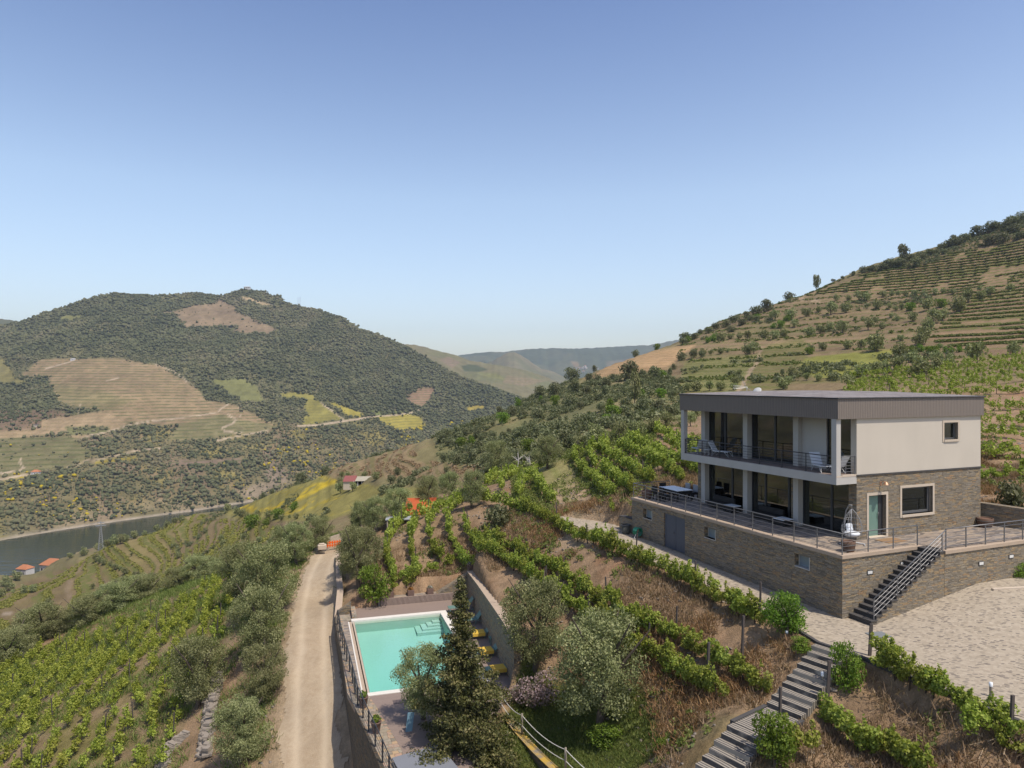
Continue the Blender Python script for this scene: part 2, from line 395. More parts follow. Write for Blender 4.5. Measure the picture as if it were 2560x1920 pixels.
DECKP = [(-12.15, 49.6), _pw(-.9, 1.5), _pw(.3, 2.3), _pw(2.1, 2.4), _pw(2.1, 3.2), _pw(6.9, 3.25), _pw(9.7, 3.1), (-3.05, 54.8), (.2, 39.8), (-.3, 37.6), (-2.6, 33.0), (-3.6, 29), (-4.4, 28.5), (-5.75, 31.1), (-8.15, 36.6)]
def yard_z(X, Y):
    x, y = hl(X, Y)
    z = -11.1 + .022*np.clip(y+2.17, 0, 30) + .16*np.clip(x+2.8, 0, 7.1)*np.clip((y+13)/8, 0, 1)
    return z
# ------------------------------------------------------------------ near hillside: spot heights (photo column, photo row, distance in m)
CP = [
 (2042,1606,30.05),(2156,1644,28.4),(2560,1809,22.9),(2457,1465,34.6),(2560,1463,34.7),(2560,1640,28.6),(2300,1640,28.4),
 (1924,1764,27.9),(2002,1797,26.8),(1835,1801,26.66),(1912,1838,25.5),(1749,1920,25.4),(1860,1920,25.0),(2067,1800,26.9),(2270,1915,23.9),(2350,1800,24.8),(2560,1920,22.3),
 (2700,1750,24),(2900,1750,24),(3100,1750,24),(2900,1500,34),
 (1883,1560,32.9),(1713,1462,39),(1467,1358,47.7),(1337,1288,57.3),
 (1892,1725,29.5),(1738,1640,32.9),(1630,1590,35.4),(1485,1505,40.7),(1362,1420,47.8),(1225,1360,54.9),
 (1782,1745,29.7),(1623,1648,33.8),(1503,1570,38.1),(1413,1512,42.1),(1276,1413,51.2),(1196,1380,55.2),
 (1164,1425,55.6),(1252,1518,44.6),(1310,1600,40.0),(1500,1813,33.9),(1305,1836,34.0),(1450,1880,32.4),(1350,1760,37),(1600,1800,31.9),(1650,1900,28.3),(1750,1850,27),(1560,1700,34.3),(1440,1620,38.6),(1640,1730,32.3),
 (777,1920,37.8),(700,1920,37.8),(845,1600,49.3),(722,1600,49.3),(735,1505,56.4),(842,1505,56.4),(760,1415,65),(848,1377,70.2),(780,1377,70.2),(870,1920,37.3),
 (870,1470,55.5),(898,1470,54.9),(885,1420,59.9),(988,1475,51.6),(971,1378,61),(960,1480,52.3),(1171,1400,54.9),(1060,1442,53),(1150,1330,61.2),(992,1310,70.6),(1221,1262,65),(1240,1330,58.2),(1130,1252,77.8),(1060,1262,78.7),(930,1320,72),
 (1485,1335,49.2),(1430,1270,59.4),(1400,1200,75),(1370,1165,87.6),(1530,1245,54.8),(1420,1150,79.8),(1700,1160,62),(1540,1120,80.5),(1700,1080,85),(1590,1200,60),
 (2480,1262,44),(2460,1180,55),(2450,1100,64),(2560,1230,46),(2560,1100,68),(2560,1000,95),(2560,925,130),(2300,985,105),(2130,990,110),(2000,1020,100),(2300,1080,70),(2000,1120,70),(2800,900,120),(3100,850,150),(2900,1100,70),(3100,1250,46),
 (2560,880,165),(2560,800,250),(2560,650,370),(2300,900,175),(2300,800,290),(2300,700,400),(2000,960,150),(2000,900,230),(2000,820,340),(1800,970,160),(1800,880,300),(1900,1010,125),
 (1700,1000,150),(1700,930,250),(1550,1070,112),(1550,1000,170),(1550,940,290),(1400,1110,112),(1400,1050,165),(1400,1000,250),
 (1240,1100,195),(1240,1150,130),(1160,1130,190),(1160,1180,130),(1100,1160,170),(900,1170,255),(860,1192,250),(1000,1150,210),(1210,1205,110),
 (895,1213,220),(250,1500,290),(250,1400,350),(400,1330,385),(400,1400,320),(500,1400,270),(500,1440,220),(500,1300,370),(600,1330,260),(600,1285,320),(700,1330,190),(700,1260,280),(750,1300,200),(850,1230,225),(850,1300,130),(700,1385,110),(950,1240,170),(1050,1230,140),(950,1290,100),(1050,1190,170),(0,1600,260),(0,1530,290),(0,1640,190),(-400,1640,290),(-400,1560,330),(600,1400,200),(850,1350,90),(930,1290,110),
 (700,1700,45),(600,1800,43.8),(620,1650,49.5),(650,1500,59.2),(680,1420,66.4),(480,1850,44.3),(300,1900,44.8),(0,1900,50),(-400,1900,57.8),(300,1700,56.8),(0,1700,67.4),(560,1500,64.7),(400,1580,67.7),(200,1620,74),(295,1556,76.6),(429,1508,75.3),(515,1463,75),(0,1668,75),(158,1600,77),(-300,1750,75),(200,1800,51),(120,2000,42),
 (200,2300,32),(700,2350,30),(1200,2300,26),(1700,2200,21),(2300,2200,18),(2900,2200,17),(-500,2300,38),
 (1200,2050,31),(1000,2050,33),
]
# crest lines of the near hillside (beyond them the ground falls away)
CREST = [(2560,548,450),(2350,615,470),(2140,680,480),(1990,748,480),(1810,798,470),(1690,858,450),(1550,912,410),(1480,938,400),(1413,963,370),(1339,997,340),(1291,1018,320),(1240,1043,300),(1160,1075,280),(1100,1093,260),(1040,1113,245),(930,1143,275),(830,1176,300),(802,1190,305),(740,1210,315),(661,1241,330),(547,1277,385),(488,1285,400),(430,1307,390),(347,1341,378),(281,1361,370),(202,1414,358),(162,1438,350),(91,1462,340),(0,1492,320),(-300,1530,330),(2800,450,430),(3100,380,400)]
def build_tps():
    P = [(u, y, d) for u, y, d in CP] + [c for c in CREST]
    for (x, y, d) in CREST:
        drop = 1.0 if x > 1000 else 1.35
        P.append((x, y+28*drop, d*1.22)); P.append((x, y+(90 if x > 600 else 60)*drop, d*1.7))
    P += [(100,1452,560),(-300,1500,560),(250,1455,600),(400,1430,640),(100,1460,700),(700,1400,600),(1000,1300,600),(1400,1150,900),(2000,950,900),(2600,800,900),(400,1400,900),(-300,1450,900)]
    A = np.array(P, float)
    u = (A[:, 0]-CX)/F; v = np.log(A[:, 2])*.9; e = (CY-A[:, 1])/F
    n = len(P); D = np.hypot(u[:, None]-u, v[:, None]-v)
    with np.errstate(divide='ignore', invalid='ignore'): K = np.where(D > 0, D*D*np.log(D), 0)
    K += np.eye(n)*2e-5
    T = np.c_[np.ones(n), u, v]
    L = np.zeros((n+3, n+3)); L[:n, :n] = K; L[:n, n:] = T; L[n:, :n] = T.T
    W = np.linalg.solve(L, np.r_[e, 0, 0, 0])
    return u, v, W
_tu, _tv, _tw = build_tps()
def tps(u, v):
    sh = u.shape; u = u.ravel(); v = v.ravel(); out = np.zeros(len(u)); n = len(_tu)
    for i in range(0, len(u), 40000):
        a = u[i:i+40000]; b = v[i:i+40000]
        r2 = (a[:, None]-_tu)**2+(b[:, None]-_tv)**2+1e-12
        out[i:i+40000] = (.5*r2*np.log(r2)) @ _tw[:n] + _tw[n] + _tw[n+1]*a + _tw[n+2]*b
    return out.reshape(sh)
_px = np.arange(-520, 3180, 6.0); GU = (_px-CX)/F
_l = np.concatenate([np.arange(math.log(15), math.log(22), .012), np.arange(math.log(22), math.log(62), .0055), np.arange(math.log(62), math.log(150), .010), np.arange(math.log(150), math.log(900), .0125)])
GD = np.exp(_l)
UU, DD = np.meshgrid(GU, GD)         # rows: distance
# coarse evaluation then cubic-free bilinear refinement is avoided: evaluate exactly on a half grid
cu = GU[::3]; cl = np.log(GD[::3])*.9
E0 = tps(*np.meshgrid(cu, cl))
def interp2(E, cu, cl, u, l):
    iu = np.clip(np.searchsorted(cu, u)-1, 0, len(cu)-2); il = np.clip(np.searchsorted(cl, l)-1, 0, len(cl)-2)
    fu = np.clip((u-cu[iu])/(cu[iu+1]-cu[iu]), 0, 1); fl = np.clip((l-cl[il])/(cl[il+1]-cl[il]), 0, 1)
    return (E[il, iu]*(1-fu)+E[il, iu+1]*fu)*(1-fl)+(E[il+1, iu]*(1-fu)+E[il+1, iu+1]*fu)*fl
EE = interp2(E0, cu, cl, UU, np.log(DD)*.9)
XX = UU*DD; YY = DD; ZZ = EE*DD
# small natural relief
ZZ += fbm(XX/6, YY/6, 4, 3)*np.clip(DD/50, .25, 1.0)*.7*sstep(18, 60, DD) + fbm(XX/45, YY/45, 3, 9)*3.0*sstep(100, 260, DD) + fbm(XX*1.2, YY*1.2, 3, 5)*.10
# terraced relief in the steep vineyards
ter = sstep(150, 230, DD)*.85
ZS_ = 2.2; zt = ZZ/ZS_; ZZ = ZZ*(1-ter*.5)+(np.floor(zt)+sstep(.35, .75, zt-np.floor(zt)))*ZS_*ter*.5
# level the pool terrace, the yard and the house plot
wd = polydist(XX, YY, DECKP); k = 1-sstep(-.25, .1, wd); ZZ = ZZ*(1-k)+(DZ-1.9)*k
yd = polydist(XX, YY, YARD); k = 1-sstep(-.1, .7, yd); ZZ = ZZ*(1-k)+(yard_z(XX, YY)-.06)*k
hd = polydist(XX, YY, HOUSEPOLY); k = 1-sstep(-.3, .15, hd); ZZ = np.where(k > 0, ZZ*(1-k)+(-11.4)*k, ZZ)
# bed of the slate steps
SO = (13.0, 30.05); SDX, SDY = -.8, -.6
def step_z(s): return np.where(s < 3.6, -11.1-.168/.36*s, np.where(s < 5.8, -12.78, -12.78-.168/.36*(s-5.8)))
ss = (XX-SO[0])*SDX+(YY-SO[1])*SDY; tt = (XX-SO[0])*.6-(YY-SO[1])*.8
k = (sstep(-.5, -.1, tt)*(1-sstep(1.6, 2.1, tt)))*sstep(.2, .6, ss)*(1-sstep(9.5, 11, ss)); ZZ = ZZ*(1-k)+(step_z(ss)-.22)*k
_LD = np.log(GD)
def gz(X, Y):
    X = np.asarray(X, float); Y = np.asarray(Y, float)
    return interp2(ZZ, GU, _LD, X/Y, np.log(Y))
def gz1(X, Y): return float(gz(np.array([X]), np.array([Y]))[0])
EG = np.maximum.accumulate(np.where(DD > 0, ZZ/DD, 0), axis=0)
def hit(px, py, dmin=15):
    """where the ray through a photo pixel first meets the hillside"""
    u = (px-CX)/F; e = (CY-py)/F
    i = int(np.clip(np.searchsorted(GU, u)-1, 0, len(GU)-2)); f = (u-GU[i])/(GU[i+1]-GU[i])
    col = EG[:, i]*(1-f)+EG[:, i+1]*f
    j0 = int(np.searchsorted(GD, dmin))
    js = np.nonzero(col[j0:] >= e)[0]
    if len(js) == 0: j = int(np.argmax(col)); d = GD[j]
    else:
        j = js[0]+j0
        if j == 0: d = GD[0]
        else:
            a, b = col[j-1], col[j]; t = 0 if b <= a else (e-a)/(b-a); d = GD[j-1]+(GD[j]-GD[j-1])*max(0, min(1, t))
    X = u*d; return X, d, gz1(X, d)

# ------------------------------------------------------------------ ground colours by field
BROWN = (.265, .18, .112)
def setc(C, m, c, a=1.0):
    m = np.asarray(m, float)*a; C[...] = C*(1-m[..., None])+np.array(c)*m[..., None]
def soft(px, py, poly, wpx=4):
    return 1-sstep(-wpx, wpx, polydist(px, py, [(p[0], p[1]) for p in poly]))
GPX = CX+UU*F; GPY = CY-ZZ/DD*F
_L = np.log(DD)
jx = GPX+fbm(UU*45, _L*30, 4, 21)*16; jy = GPY+fbm(UU*45, _L*30, 4, 31)*10
C = np.zeros(XX.shape+(3,)); C[:] = BROWN
RA = np.zeros(XX.shape); RB = np.zeros(XX.shape)
n1 = fbm(XX/9, YY/9, 4, 41); n2 = fbm(XX/2.2, YY/2.2, 4, 43); n3 = fbm(XX/60, YY/60, 4, 47); n4 = fbm(XX/.7, YY/.7, 3, 49)
vis = np.ones(XX.shape)
far = sstep(95, 130, DD)
setc(C, far*.8, (.155, .145, .065))
setc(C, far*sstep(.0, .2, n3+n1*.5), (.20, .145, .085))
setc(C, (1-far)*sstep(-.05, .3, n1), (.27, .185, .115)); setc(C, (1-far)*sstep(.05, .35, n2+n1*.4)*.5, (.20, .085, .045))
setc(C, (1-far)*sstep(.1, .3, -n1+n2*.5)*.45, (.16, .15, .06))
zone = lambda conv, pts: [(p[0], p[1]) for p in conv(pts)]
# right-hand hill
RH = zone(Z7, [(0,1240),(0,840),(560,690),(2300,80),(2400,1100),(1100,1240)])
m = soft(jx, jy, RH)*sstep(100, 150, DD)*(XX > 20); setc(C, m*.9, (.20, .142, .085)); setc(C, m*sstep(0.05, .3, n3+.3*n1)*.5, (.16, .145, .065)); RB += m*.5
VT = zone(Z7, [(780,610),(1150,470),(1560,420),(1750,340),(2300,240),(2300,1040),(1800,960),(1600,900),(1760,740),(1900,650),(1780,610),(1300,590),(1000,600)])
m = soft(jx, jy, VT)*far; setc(C, m*.85, (.21, .145, .085)); RB += m*1.0
m = soft(jx, jy, zone(Z7, [(800,1010),(1380,960),(1360,1010),(1340,1100),(1000,1160),(780,1120),(760,1070)]))*far; setc(C, m*.9, (.20, .205, .045)); RB *= 1-m*.7
m = soft(jx, jy, zone(Z7, [(30,1040),(510,990),(380,1230),(-20,1235)]))*far; setc(C, m*.8, (.18, .175, .065)); RA += m*.8; RB *= 1-m
m = soft(jx, jy, zone(Z7, [(545,940),(800,880),(830,990),(700,1140),(640,1240),(395,1235),(525,1000)]))*far; setc(C, m*.85, (.165, .14, .06)); RA += m*.8; RB *= 1-m
for ln, wpx in (([(525,985),(460,1090),(375,1235)], 5), ([(735,620),(800,640),(900,655)], 3)):
    d = sdist(jx, jy, zone(Z7, ln)); m = (1-sstep(wpx*.6, wpx*1.2, d))*far; setc(C, m*.9, (.32, .24, .16)); RB *= 1-m; RA *= 1-m
m = soft(jx, jy, zone(Z6, [(1200,630),(1460,500),(1700,410),(2150,340),(2030,430),(1960,490),(1900,540),(1700,590),(1600,570),(1450,620)]))*far; setc(C, m*.9, (.42, .27, .15)); RA += m*.35; RB *= 1-m
# scrub hill
m = soft(jx, jy, zone(Z6, [(-60,1110),(200,1010),(470,900),(640,810),(1060,630),(1250,640),(1600,580),(1900,560),(2040,720),(2100,1100),(1200,1330),(400,1400),(0,1330)]))*far; setc(C, m*.75, (.155, .155, .07)); setc(C, m*sstep(.0, .3, n1+n3)*.7, (.22, .17, .09)); RB *= 1-m; RA *= 1-m
# tan field and yellow meadow
m = soft(jx, jy, zone(Z2, [(640,1490),(860,1365),(1280,1270),(1320,1400),(1830,1430),(1860,1540),(1000,1520),(700,1515)]))*far; setc(C, m*.95, (.225, .165, .092)); RA += m*.55; RB *= 1-m
ym = soft(jx, jy, zone(Z4, [(120,520),(320,430),(740,285),(900,255),(1000,300),(1400,350),(1700,340),(1700,420),(1300,480),(950,590),(600,600),(300,590)]))*far; setc(C, ym*.95, (.215, .19, .062)); RA *= 1-ym; RB *= 1-ym
for ln, wd_ in (([(900,270),(1000,300)], 5), ([(1000,300),(930,330),(800,400),(640,470),(430,530),(250,480)], 7), ([(780,440),(900,450),(1050,430)], 3), ([(640,540),(740,510),(790,470)], 5), ([(700,440),(820,340),(940,310)], 6), ([(300,470),(480,530),(640,430)], 4)):
    d = sdist(jx, jy, zone(Z4, ln)); m = (1-sstep(wd_*.4, wd_*1.6, d+vn(XX/3, YY/3, 5)*6))*far*ym; setc(C, m*.8, (.46, .33, .02))
setc(C, ym*sstep(.1, .3, fbm(XX/5, YY/5, 3, 55))*.55, (.33, .26, .03))
# terraces below the meadow, over the river
tm = soft(jx, jy, zone(Z3, [(-900,1250),(0,1330),(200,1260),(640,1090),(900,980),(1110,870),(1380,800),(1700,660),(1920,570),(2700,700),(3300,900),(2600,1300),(1800,1500),(0,1800),(-1500,1900)]))*far*(1-ym); setc(C, tm*.85, (.19, .138, .075)); setc(C, tm*sstep(-.1, .2, n3+n1*.4)*.6, (.18, .155, .055)); RB = RB*(1-tm)+tm*1.0; RA *= 1-tm
d = sdist(jx, jy, zone(Z3, [(-500,1530),(0,1545),(130,1560),(280,1610),(420,1650),(600,1720)])); m = (1-sstep(1.2, 3, d))*far; setc(C, m, (.36, .29, .22)); RB *= 1-m
d = sdist(jx, jy, zone(Z3, [(680,1400),(660,1300),(720,1180),(800,1080)])); m = (1-sstep(3, 9, d))*far; setc(C, m*.7, (.24, .18, .12)); RB *= 1-m
# near zones
lf = soft(jx, jy, zone(Z5, [(-1500,900),(0,640),(460,450),(860,330),(1250,190),(1500,50),(1700,0),(1750,400),(1550,760),(1330,1100),(1150,1500),(-1500,1500)]))*(1-far); setc(C, lf*.8, (.22, .165, .10)); setc(C, lf*sstep(-.1, .2, n2)*.65, (.16, .15, .045)); RA *= 1-lf
lawn = soft(XX, YY, [(.6, 39.4), (.1, 37), (-1.5, 33), (-1, 29), (6.5, 29), (6.2, 33), (3.6, 36.5)], .5); setc(C, lawn*.95, (.105, .115, .028)); setc(C, lawn*sstep(.0, .25, n2)*.5, (.21, .18, .06))
track = sdist(XX, YY, [hit(1350, 1130)[:2], hit(1372, 1165)[:2], hit(1400, 1200)[:2], hit(1430, 1270)[:2], (5.2, 49.6), (4.6, 54)])
m = (1-sstep(1.2, 2.4, track+n2*.8))*(1-sstep(95, 110, DD)); setc(C, m*.8, (.34, .25, .165)); setc(C, m*(1-sstep(.1, .5, track))*sstep(52, 60, DD)*.5, (.17, .18, .06))
m = (1-sstep(2.2, 4.2, track+n2))*sstep(66, 76, DD)*(1-sstep(100, 115, DD)); setc(C, m*.55, (.16, .19, .045))
ROADC = [hit(777, 1925)[:2], hit(778, 1750)[:2], hit(782, 1600)[:2], hit(788, 1505)[:2], hit(802, 1430)[:2], hit(825, 1385)[:2], hit(836, 1362)[:2], hit(838, 1340)[:2]]
ROADC = [(ROADC[0][0]+1.2, ROADC[0][1]-8)]+ROADC
rd = sdist(XX, YY, ROADC); m = (1-sstep(1.7, 3.2, rd+n2*.6)); m = m*(YY < 86); setc(C, m*.9, (.33, .25, .165))
RA *= 1-m; RB *= 1-m
vb = soft(GPX, GPY, zone(Z4, [(1330,1080),(1380,700),(1440,560),(1600,450),(1900,430),(1960,560),(1900,830),(1640,1000)]), 4)*(1-far); setc(C, vb*.8, (.285, .2, .125))
C *= (1+fbm(UU*90, _L*60, 4, 61)*.5+fbm(XX/1.1, YY/1.1, 3, 62)*.45*(1-far)+fbm(XX/60, ZZ/2.4, 3, 63)*.7*far)[..., None]
C = np.clip(C, .01, .8)
def m_ground(name, stepa, stepb, nscale=1.0, bump=.25, rowc=(.115, .125, .035)):
    m = mat(name, rough=.95, spec=.1); N = NT(m); p = N.geo()
    c = N.attr('ground_colour', 'Color')
    sx = N.n('ShaderNodeSeparateXYZ'); N.l(p, sx.inputs[0])
    wob = N.noise(p, .02*nscale, 3)
    for an, st, th in (('rows_fine', stepa, .55), ('rows_wide', stepb, .62)):
        z = N.math('ADD', N.math('DIVIDE', sx.outputs[2], st), N.math('MULTIPLY', wob, 1.2))
        fr = N.math('FRACT', z)
        line = N.ramp(fr, [(0, 0.0), (th-.08, 0.0), (th+.06, 1.0), (.93, 1.0), (1, 0.0)])
        brk = N.ramp(N.noise(p, .35*nscale, 3), [(.36, 0.0), (.5, 1.0)])
        amt = N.math('MULTIPLY', N.math('MULTIPLY', line, N.attr(an)), brk)
        c = N.mix(N.math('MULTIPLY', amt, .9, clamp=True), c, rowc)
    d = N.noise(p, 1.6*nscale, 6, .7); d2 = N.noise(p, 9*nscale, 5, .7)
    c = N.mix(N.ramp(d, [(.38, 0.0), (.66, .6)]), c, N.mix(1.0, c, (.55, .56, .5), 'MULTIPLY'))
    c = N.mix(N.ramp(d2, [(.45, 0.0), (.7, .55)]), c, N.mix(1.0, c, (1.55, 1.5, 1.45), 'MULTIPLY'))
    N.base(c); N.bump(N.math('ADD', d, N.math('MULTIPLY', d2, .6)), bump, .4/nscale**.5)
    return m
M['ground'] = m_ground('hillside_soil', 1.15, 2.6, 1.0, .5)
def grid_faces(nr, nc):
    i = np.arange(nr*nc).reshape(nr, nc)
    return np.stack([i[:-1, :-1], i[:-1, 1:], i[1:, 1:], i[1:, :-1]], -1).reshape(-1, 4)
me = npmesh('hillside', np.stack([XX, YY, ZZ], -1).reshape(-1, 3), grid_faces(*XX.shape), M['ground'], cols={'ground_colour': C.reshape(-1, 3), 'rows_fine': np.clip(RA, 0, 1).ravel(), 'rows_wide': np.clip(RB, 0, 1).ravel()}, smooth=True)
tag(link('hillside', me), kind='structure')

# draped sheets: dirt road, cobbled yard
def drape(name, polyf, x0, x1, y0, y1, st, zf, material, cols=None):
    xs = np.arange(x0, x1, st); ys = np.arange(y0, y1, st); X, Y = np.meshgrid(xs, ys); ins = polyf(X, Y)
    Z = zf(X, Y); Fq = grid_faces(*X.shape); keep = ins.ravel()[Fq].all(1); Fq = Fq[keep]
    used = np.unique(Fq); mp = np.zeros(X.size, int); mp[used] = np.arange(len(used))
    V = np.stack([X, Y, Z], -1).reshape(-1, 3)[used]
    o = link(name, npmesh(name, V, mp[Fq], material, cols={'rut': cols(V[:, 0], V[:, 1])} if cols else None, smooth=True)); return tag(o, kind='structure')
YP2 = [p for p in YARD]
drape('cobbled_yard', lambda X, Y: (polydist(X, Y, YP2) < .0) & (polydist(X, Y, HOUSEPOLY) > -.35), -2, 45, 17, 58, .16, lambda X, Y: yard_z(X, Y), M['cobble'])
def m_road():
    m = mat('sandy_dirt', rough=.95, spec=.1); N = NT(m); p = N.geo()
    a = N.noise(p, .25, 5, .65); b = N.noise(p, 3.5, 6, .7); c0 = N.noise(p, 22, 3, .6)
    c = N.ramp(a, [(.3, (.28, .215, .145)), (.5, (.35, .275, .19)), (.7, (.40, .32, .225))])
    c = N.mix(N.ramp(b, [(.42, 0.0), (.68, .6)]), c, (.26, .19, .12)); c = N.mix(N.ramp(c0, [(.5, 0.0), (.75, .5)]), c, (.52, .43, .32))
    c = N.mix(N.math('MULTIPLY', N.attr('rut'), .5), c, (.50, .41, .30)); N.base(c); N.bump(N.math('ADD', b, N.math('MULTIPLY', c0, .3)), .45, .08); return m
M['road'] = m_road()
def roadmask(X, Y): return (sdist(X, Y, ROADC)+fbm(X/1.4, Y/1.4, 4, 71)*.9 < 1.75) & (Y < 84)
drape('dirt_road', roadmask, -26, -2, 25, 84, .14, lambda X, Y: gz(X, Y)+.035-.03*np.exp(-((sdist(X, Y, ROADC)-.75)/.25)**2), M['road'], lambda X, Y: np.exp(-((sdist(X, Y, ROADC)+fbm(X/2, Y/4, 2, 73)*.3-.78)/.24)**2))

# ------------------------------------------------------------------ river
def m_water(name, col, rough=.12, sc=.05, st=.15):
    m = mat(name, col, rough, .5); N = NT(m); N.bump(N.noise(N.map(N.geo(), (1, 3, 1)), sc, 4), st, 3); return m
M['river'] = m_water('river_water', (.022, .030, .018))
mb = MB(); mb.add([(-6000, 200, -180), (6000, 200, -180), (6000, 7000, -180), (-6000, 7000, -180)], [(0, 1, 2, 3)])
tag(mb.build('river_water', M['river']), kind='structure')

# ------------------------------------------------------------------ valley side across the river
def prof(xs, tab): t = np.array(tab, float); return np.interp(xs, t[:, 0], t[:, 1])
u1 = np.concatenate([np.linspace(-3.9, -.80, 90, endpoint=False), np.arange(-.80, .14, 4.5/F)])
fx = CX+u1*F
Db = np.interp(u1, [-3.9,-3.6,-2.2,-1.4,-.727,-.45,-.27,-.13,.0114,.14], [250,267,430,600,794,981,1150,1330,1500,1600])
Dr = np.interp(u1, [-3.9,-3.6,-2.2,-1.4,-.8,-.585,-.375,-.16,.0114,.14], [480,507,830,1180,1700,1800,1950,1900,1720,1700])
RID = Z1([(-1500,430),(-400,420),(0,395),(200,345),(330,300),(480,250),(620,205),(780,162),(880,148),(1000,158),(1150,168),(1300,158),(1400,145),(1480,143),(1560,158),(1620,172),(1700,150),(1800,118),(1850,120),(1960,135),(2050,160)])+Z2([(100,130),(200,150),(260,180),(330,215),(400,232),(470,255),(560,265),(620,290),(740,320),(800,360),(880,415),(1000,450),(1110,490),(1250,560),(1400,640),(1520,710),(1640,770),(1790,820),(1950,880),(2074,920),(2250,1000),(2500,1100)])
RID = sorted(RID); Er = np.interp(fx, [p[0] for p in RID], [(CY-p[1]-3)/F for p in RID])
Er = np.where(u1 < -.85, .10+0.02*np.sin(u1*3), Er)
NR = 250; t = np.linspace(-.12, 1.25, NR)
T_, U_ = np.meshgrid(t, u1); T_ = T_.T; U_ = U_.T
D_ = Db+(Dr-Db)*T_
Zr = Er*Dr
sh = np.where(T_ < 1, -182+(Zr+182)*(.90*T_+.10*T_**2), Zr-(T_-1)*240)
X_ = U_*D_; 
gul = fbm(X_/170, D_/260, 4, 81)*85*np.sin(np.clip(T_, 0, 1)*math.pi)+fbm(X_/45, D_/60, 4, 85)*16*np.clip(np.sin(np.clip(T_, 0, 1)*math.pi)*1.5, 0, 1)
Z_ = sh+gul*.8
# keep rays monotonic up to the crest
E_ = Z_/D_; k1 = T_ <= 1
E_ = np.where(k1, np.minimum(E_, Er[None, :]-(1-T_)*.004), E_)
Z_ = E_*D_
PXf = CX+U_*F; PYf = CY-E_*F
jx = PXf+fbm(X_/30, D_/40, 4, 91)*12; jy = PYf+fbm(X_/30, D_/40, 4, 93)*8
FC = np.zeros(X_.shape+(3,)); FC[:] = (.095, .098, .048); RF = np.zeros(X_.shape); FOREST = np.ones(X_.shape)
nn = fbm(X_/25, D_/30, 4, 95); nb = fbm(X_/130, D_/160, 4, 96)
setc(FC, sstep(-.1, .25, nn)*.6, (.16, .135, .075)); low = sstep(1010, 1110, PYf); setc(FC, low*.65, (.17, .138, .068)); setc(FC, low*sstep(.05, .25, fbm(X_/45, D_/50, 3, 191))*.6, (.23, .19, .055)); setc(FC, low*sstep(.08, .25, fbm(X_/38, D_/40, 3, 193))*.6, (.20, .135, .095)); FOREST = 1-.12*low
def ffield(conv, pts, c, rows=0, tree=0.0, a=.92, wpx=2.2):
    m = soft(jx, jy, conv(pts), wpx); setc(FC, m*a, c); RF[...] = RF*(1-m)+m*rows; FOREST[...] = FOREST*(1-m)+m*tree
TAN = (.25, .18, .105)
ffield(Z1, [(300,650),(560,640),(900,640),(1180,690),(1390,820),(1470,870),(1520,950),(1690,975),(1780,1000),(2050,1140),(1990,1180),(1640,1220),(1220,1260),(1310,1140),(950,1120),(850,1110),(780,1030),(560,1000),(430,960),(400,870),(350,770),(130,770),(200,730)], TAN, .9)
ffield(Z1, [(400,830),(700,870),(1000,960),(780,1030),(560,1000),(430,960)], (.185, .155, .075), .9, 0, .8, 8)
ffield(Z1, [(1310,1140),(1640,1060),(1750,1090),(2050,1140),(1990,1180),(1640,1220),(1220,1260)], (.175, .155, .075), 1)
ffield(Z1, [(300,1100),(780,1030),(950,1130),(820,1180),(560,1240),(470,1200),(0,1225),(-900,1260),(-900,1200),(0,1170),(310,1150)], (.29, .21, .125), .3)
ffield(Z1, [(-900,1050),(0,1030),(400,1020),(540,1070),(300,1100),(310,1160),(-900,1190)], (.155, .105, .07), .2, .5)
ffield(Z1, [(480,1150),(800,1145),(830,1180),(700,1205),(500,1215)], (.12, .125, .05), 0, .35)
ffield(Z1, [(-900,1270),(0,1230),(470,1215),(580,1240),(660,1310),(680,1350),(500,1440),(0,1520),(-900,1600)], (.15, .135, .065), 1.0, .03)
ffield(Z1, [(1100,280),(1270,300),(1420,250),(1600,230),(1620,190),(1740,270),(1780,300),(2050,430),(1990,460),(1740,440),(1760,400),(1380,405),(1310,320)], (.215, .155, .10), .3, .02)
ffield(Z1, [(1770,178),(1850,185),(2010,243),(1960,248),(1820,205)], (.40, .30, .18))
ffield(Z1, [(1560,800),(1800,790),(1910,850),(1960,970),(1800,960),(1700,900)], (.155, .155, .06), .2)
ffield(Z1, [(-900,560),(0,610),(60,690),(130,790),(240,820),(-900,810)], (.19, .165, .065), .3)
ffield(Z1, [(450,330),(630,318),(600,345),(440,362)], (.17, .165, .06))
ffield(Z1, [(1250,1400),(1790,1383),(1790,1420),(1260,1442)], (.20, .145, .105), .8, .1)
ffield(Z1, [(680,1400),(1000,1365),(990,1385),(720,1425)], (.27, .22, .04), 0, .3)
YG = (.27, .225, .045)
ffield(Z2, [(300,900),(400,890),(520,900),(600,970),(760,1090),(600,1115),(430,1145),(480,1070),(490,1000),(470,940),(400,922),(330,938)], (.215, .19, .05), .3)
ffield(Z2, [(650,950),(780,1000),(920,1050),(890,1080),(800,1070)], YG)
ffield(Z2, [(990,1080),(1240,1050),(1340,1080),(1385,1140),(1180,1185),(1100,1140)], YG, .5)
ffield(Z2, [(950,1020),(1300,1030),(1000,1070)], (.12, .135, .045), 0, .3)
ffield(Z2, [(1230,910),(1330,855),(1460,858),(1420,930),(1360,1000),(1260,970)], (.25, .16, .105), .8)
ffield(Z2, [(1690,990),(1815,983),(1810,1012),(1650,1032)], (.28, .22, .05))
ffield(Z2, [(200,1300),(270,1350),(340,1480),(360,1560),(200,1600),(180,1500)], (.20, .155, .115), 0, .35, .8, 9)
ffield(Z2, [(0,1620),(150,1555),(260,1590),(60,1700)], (.25, .195, .14), 0, .2, .8, 6)
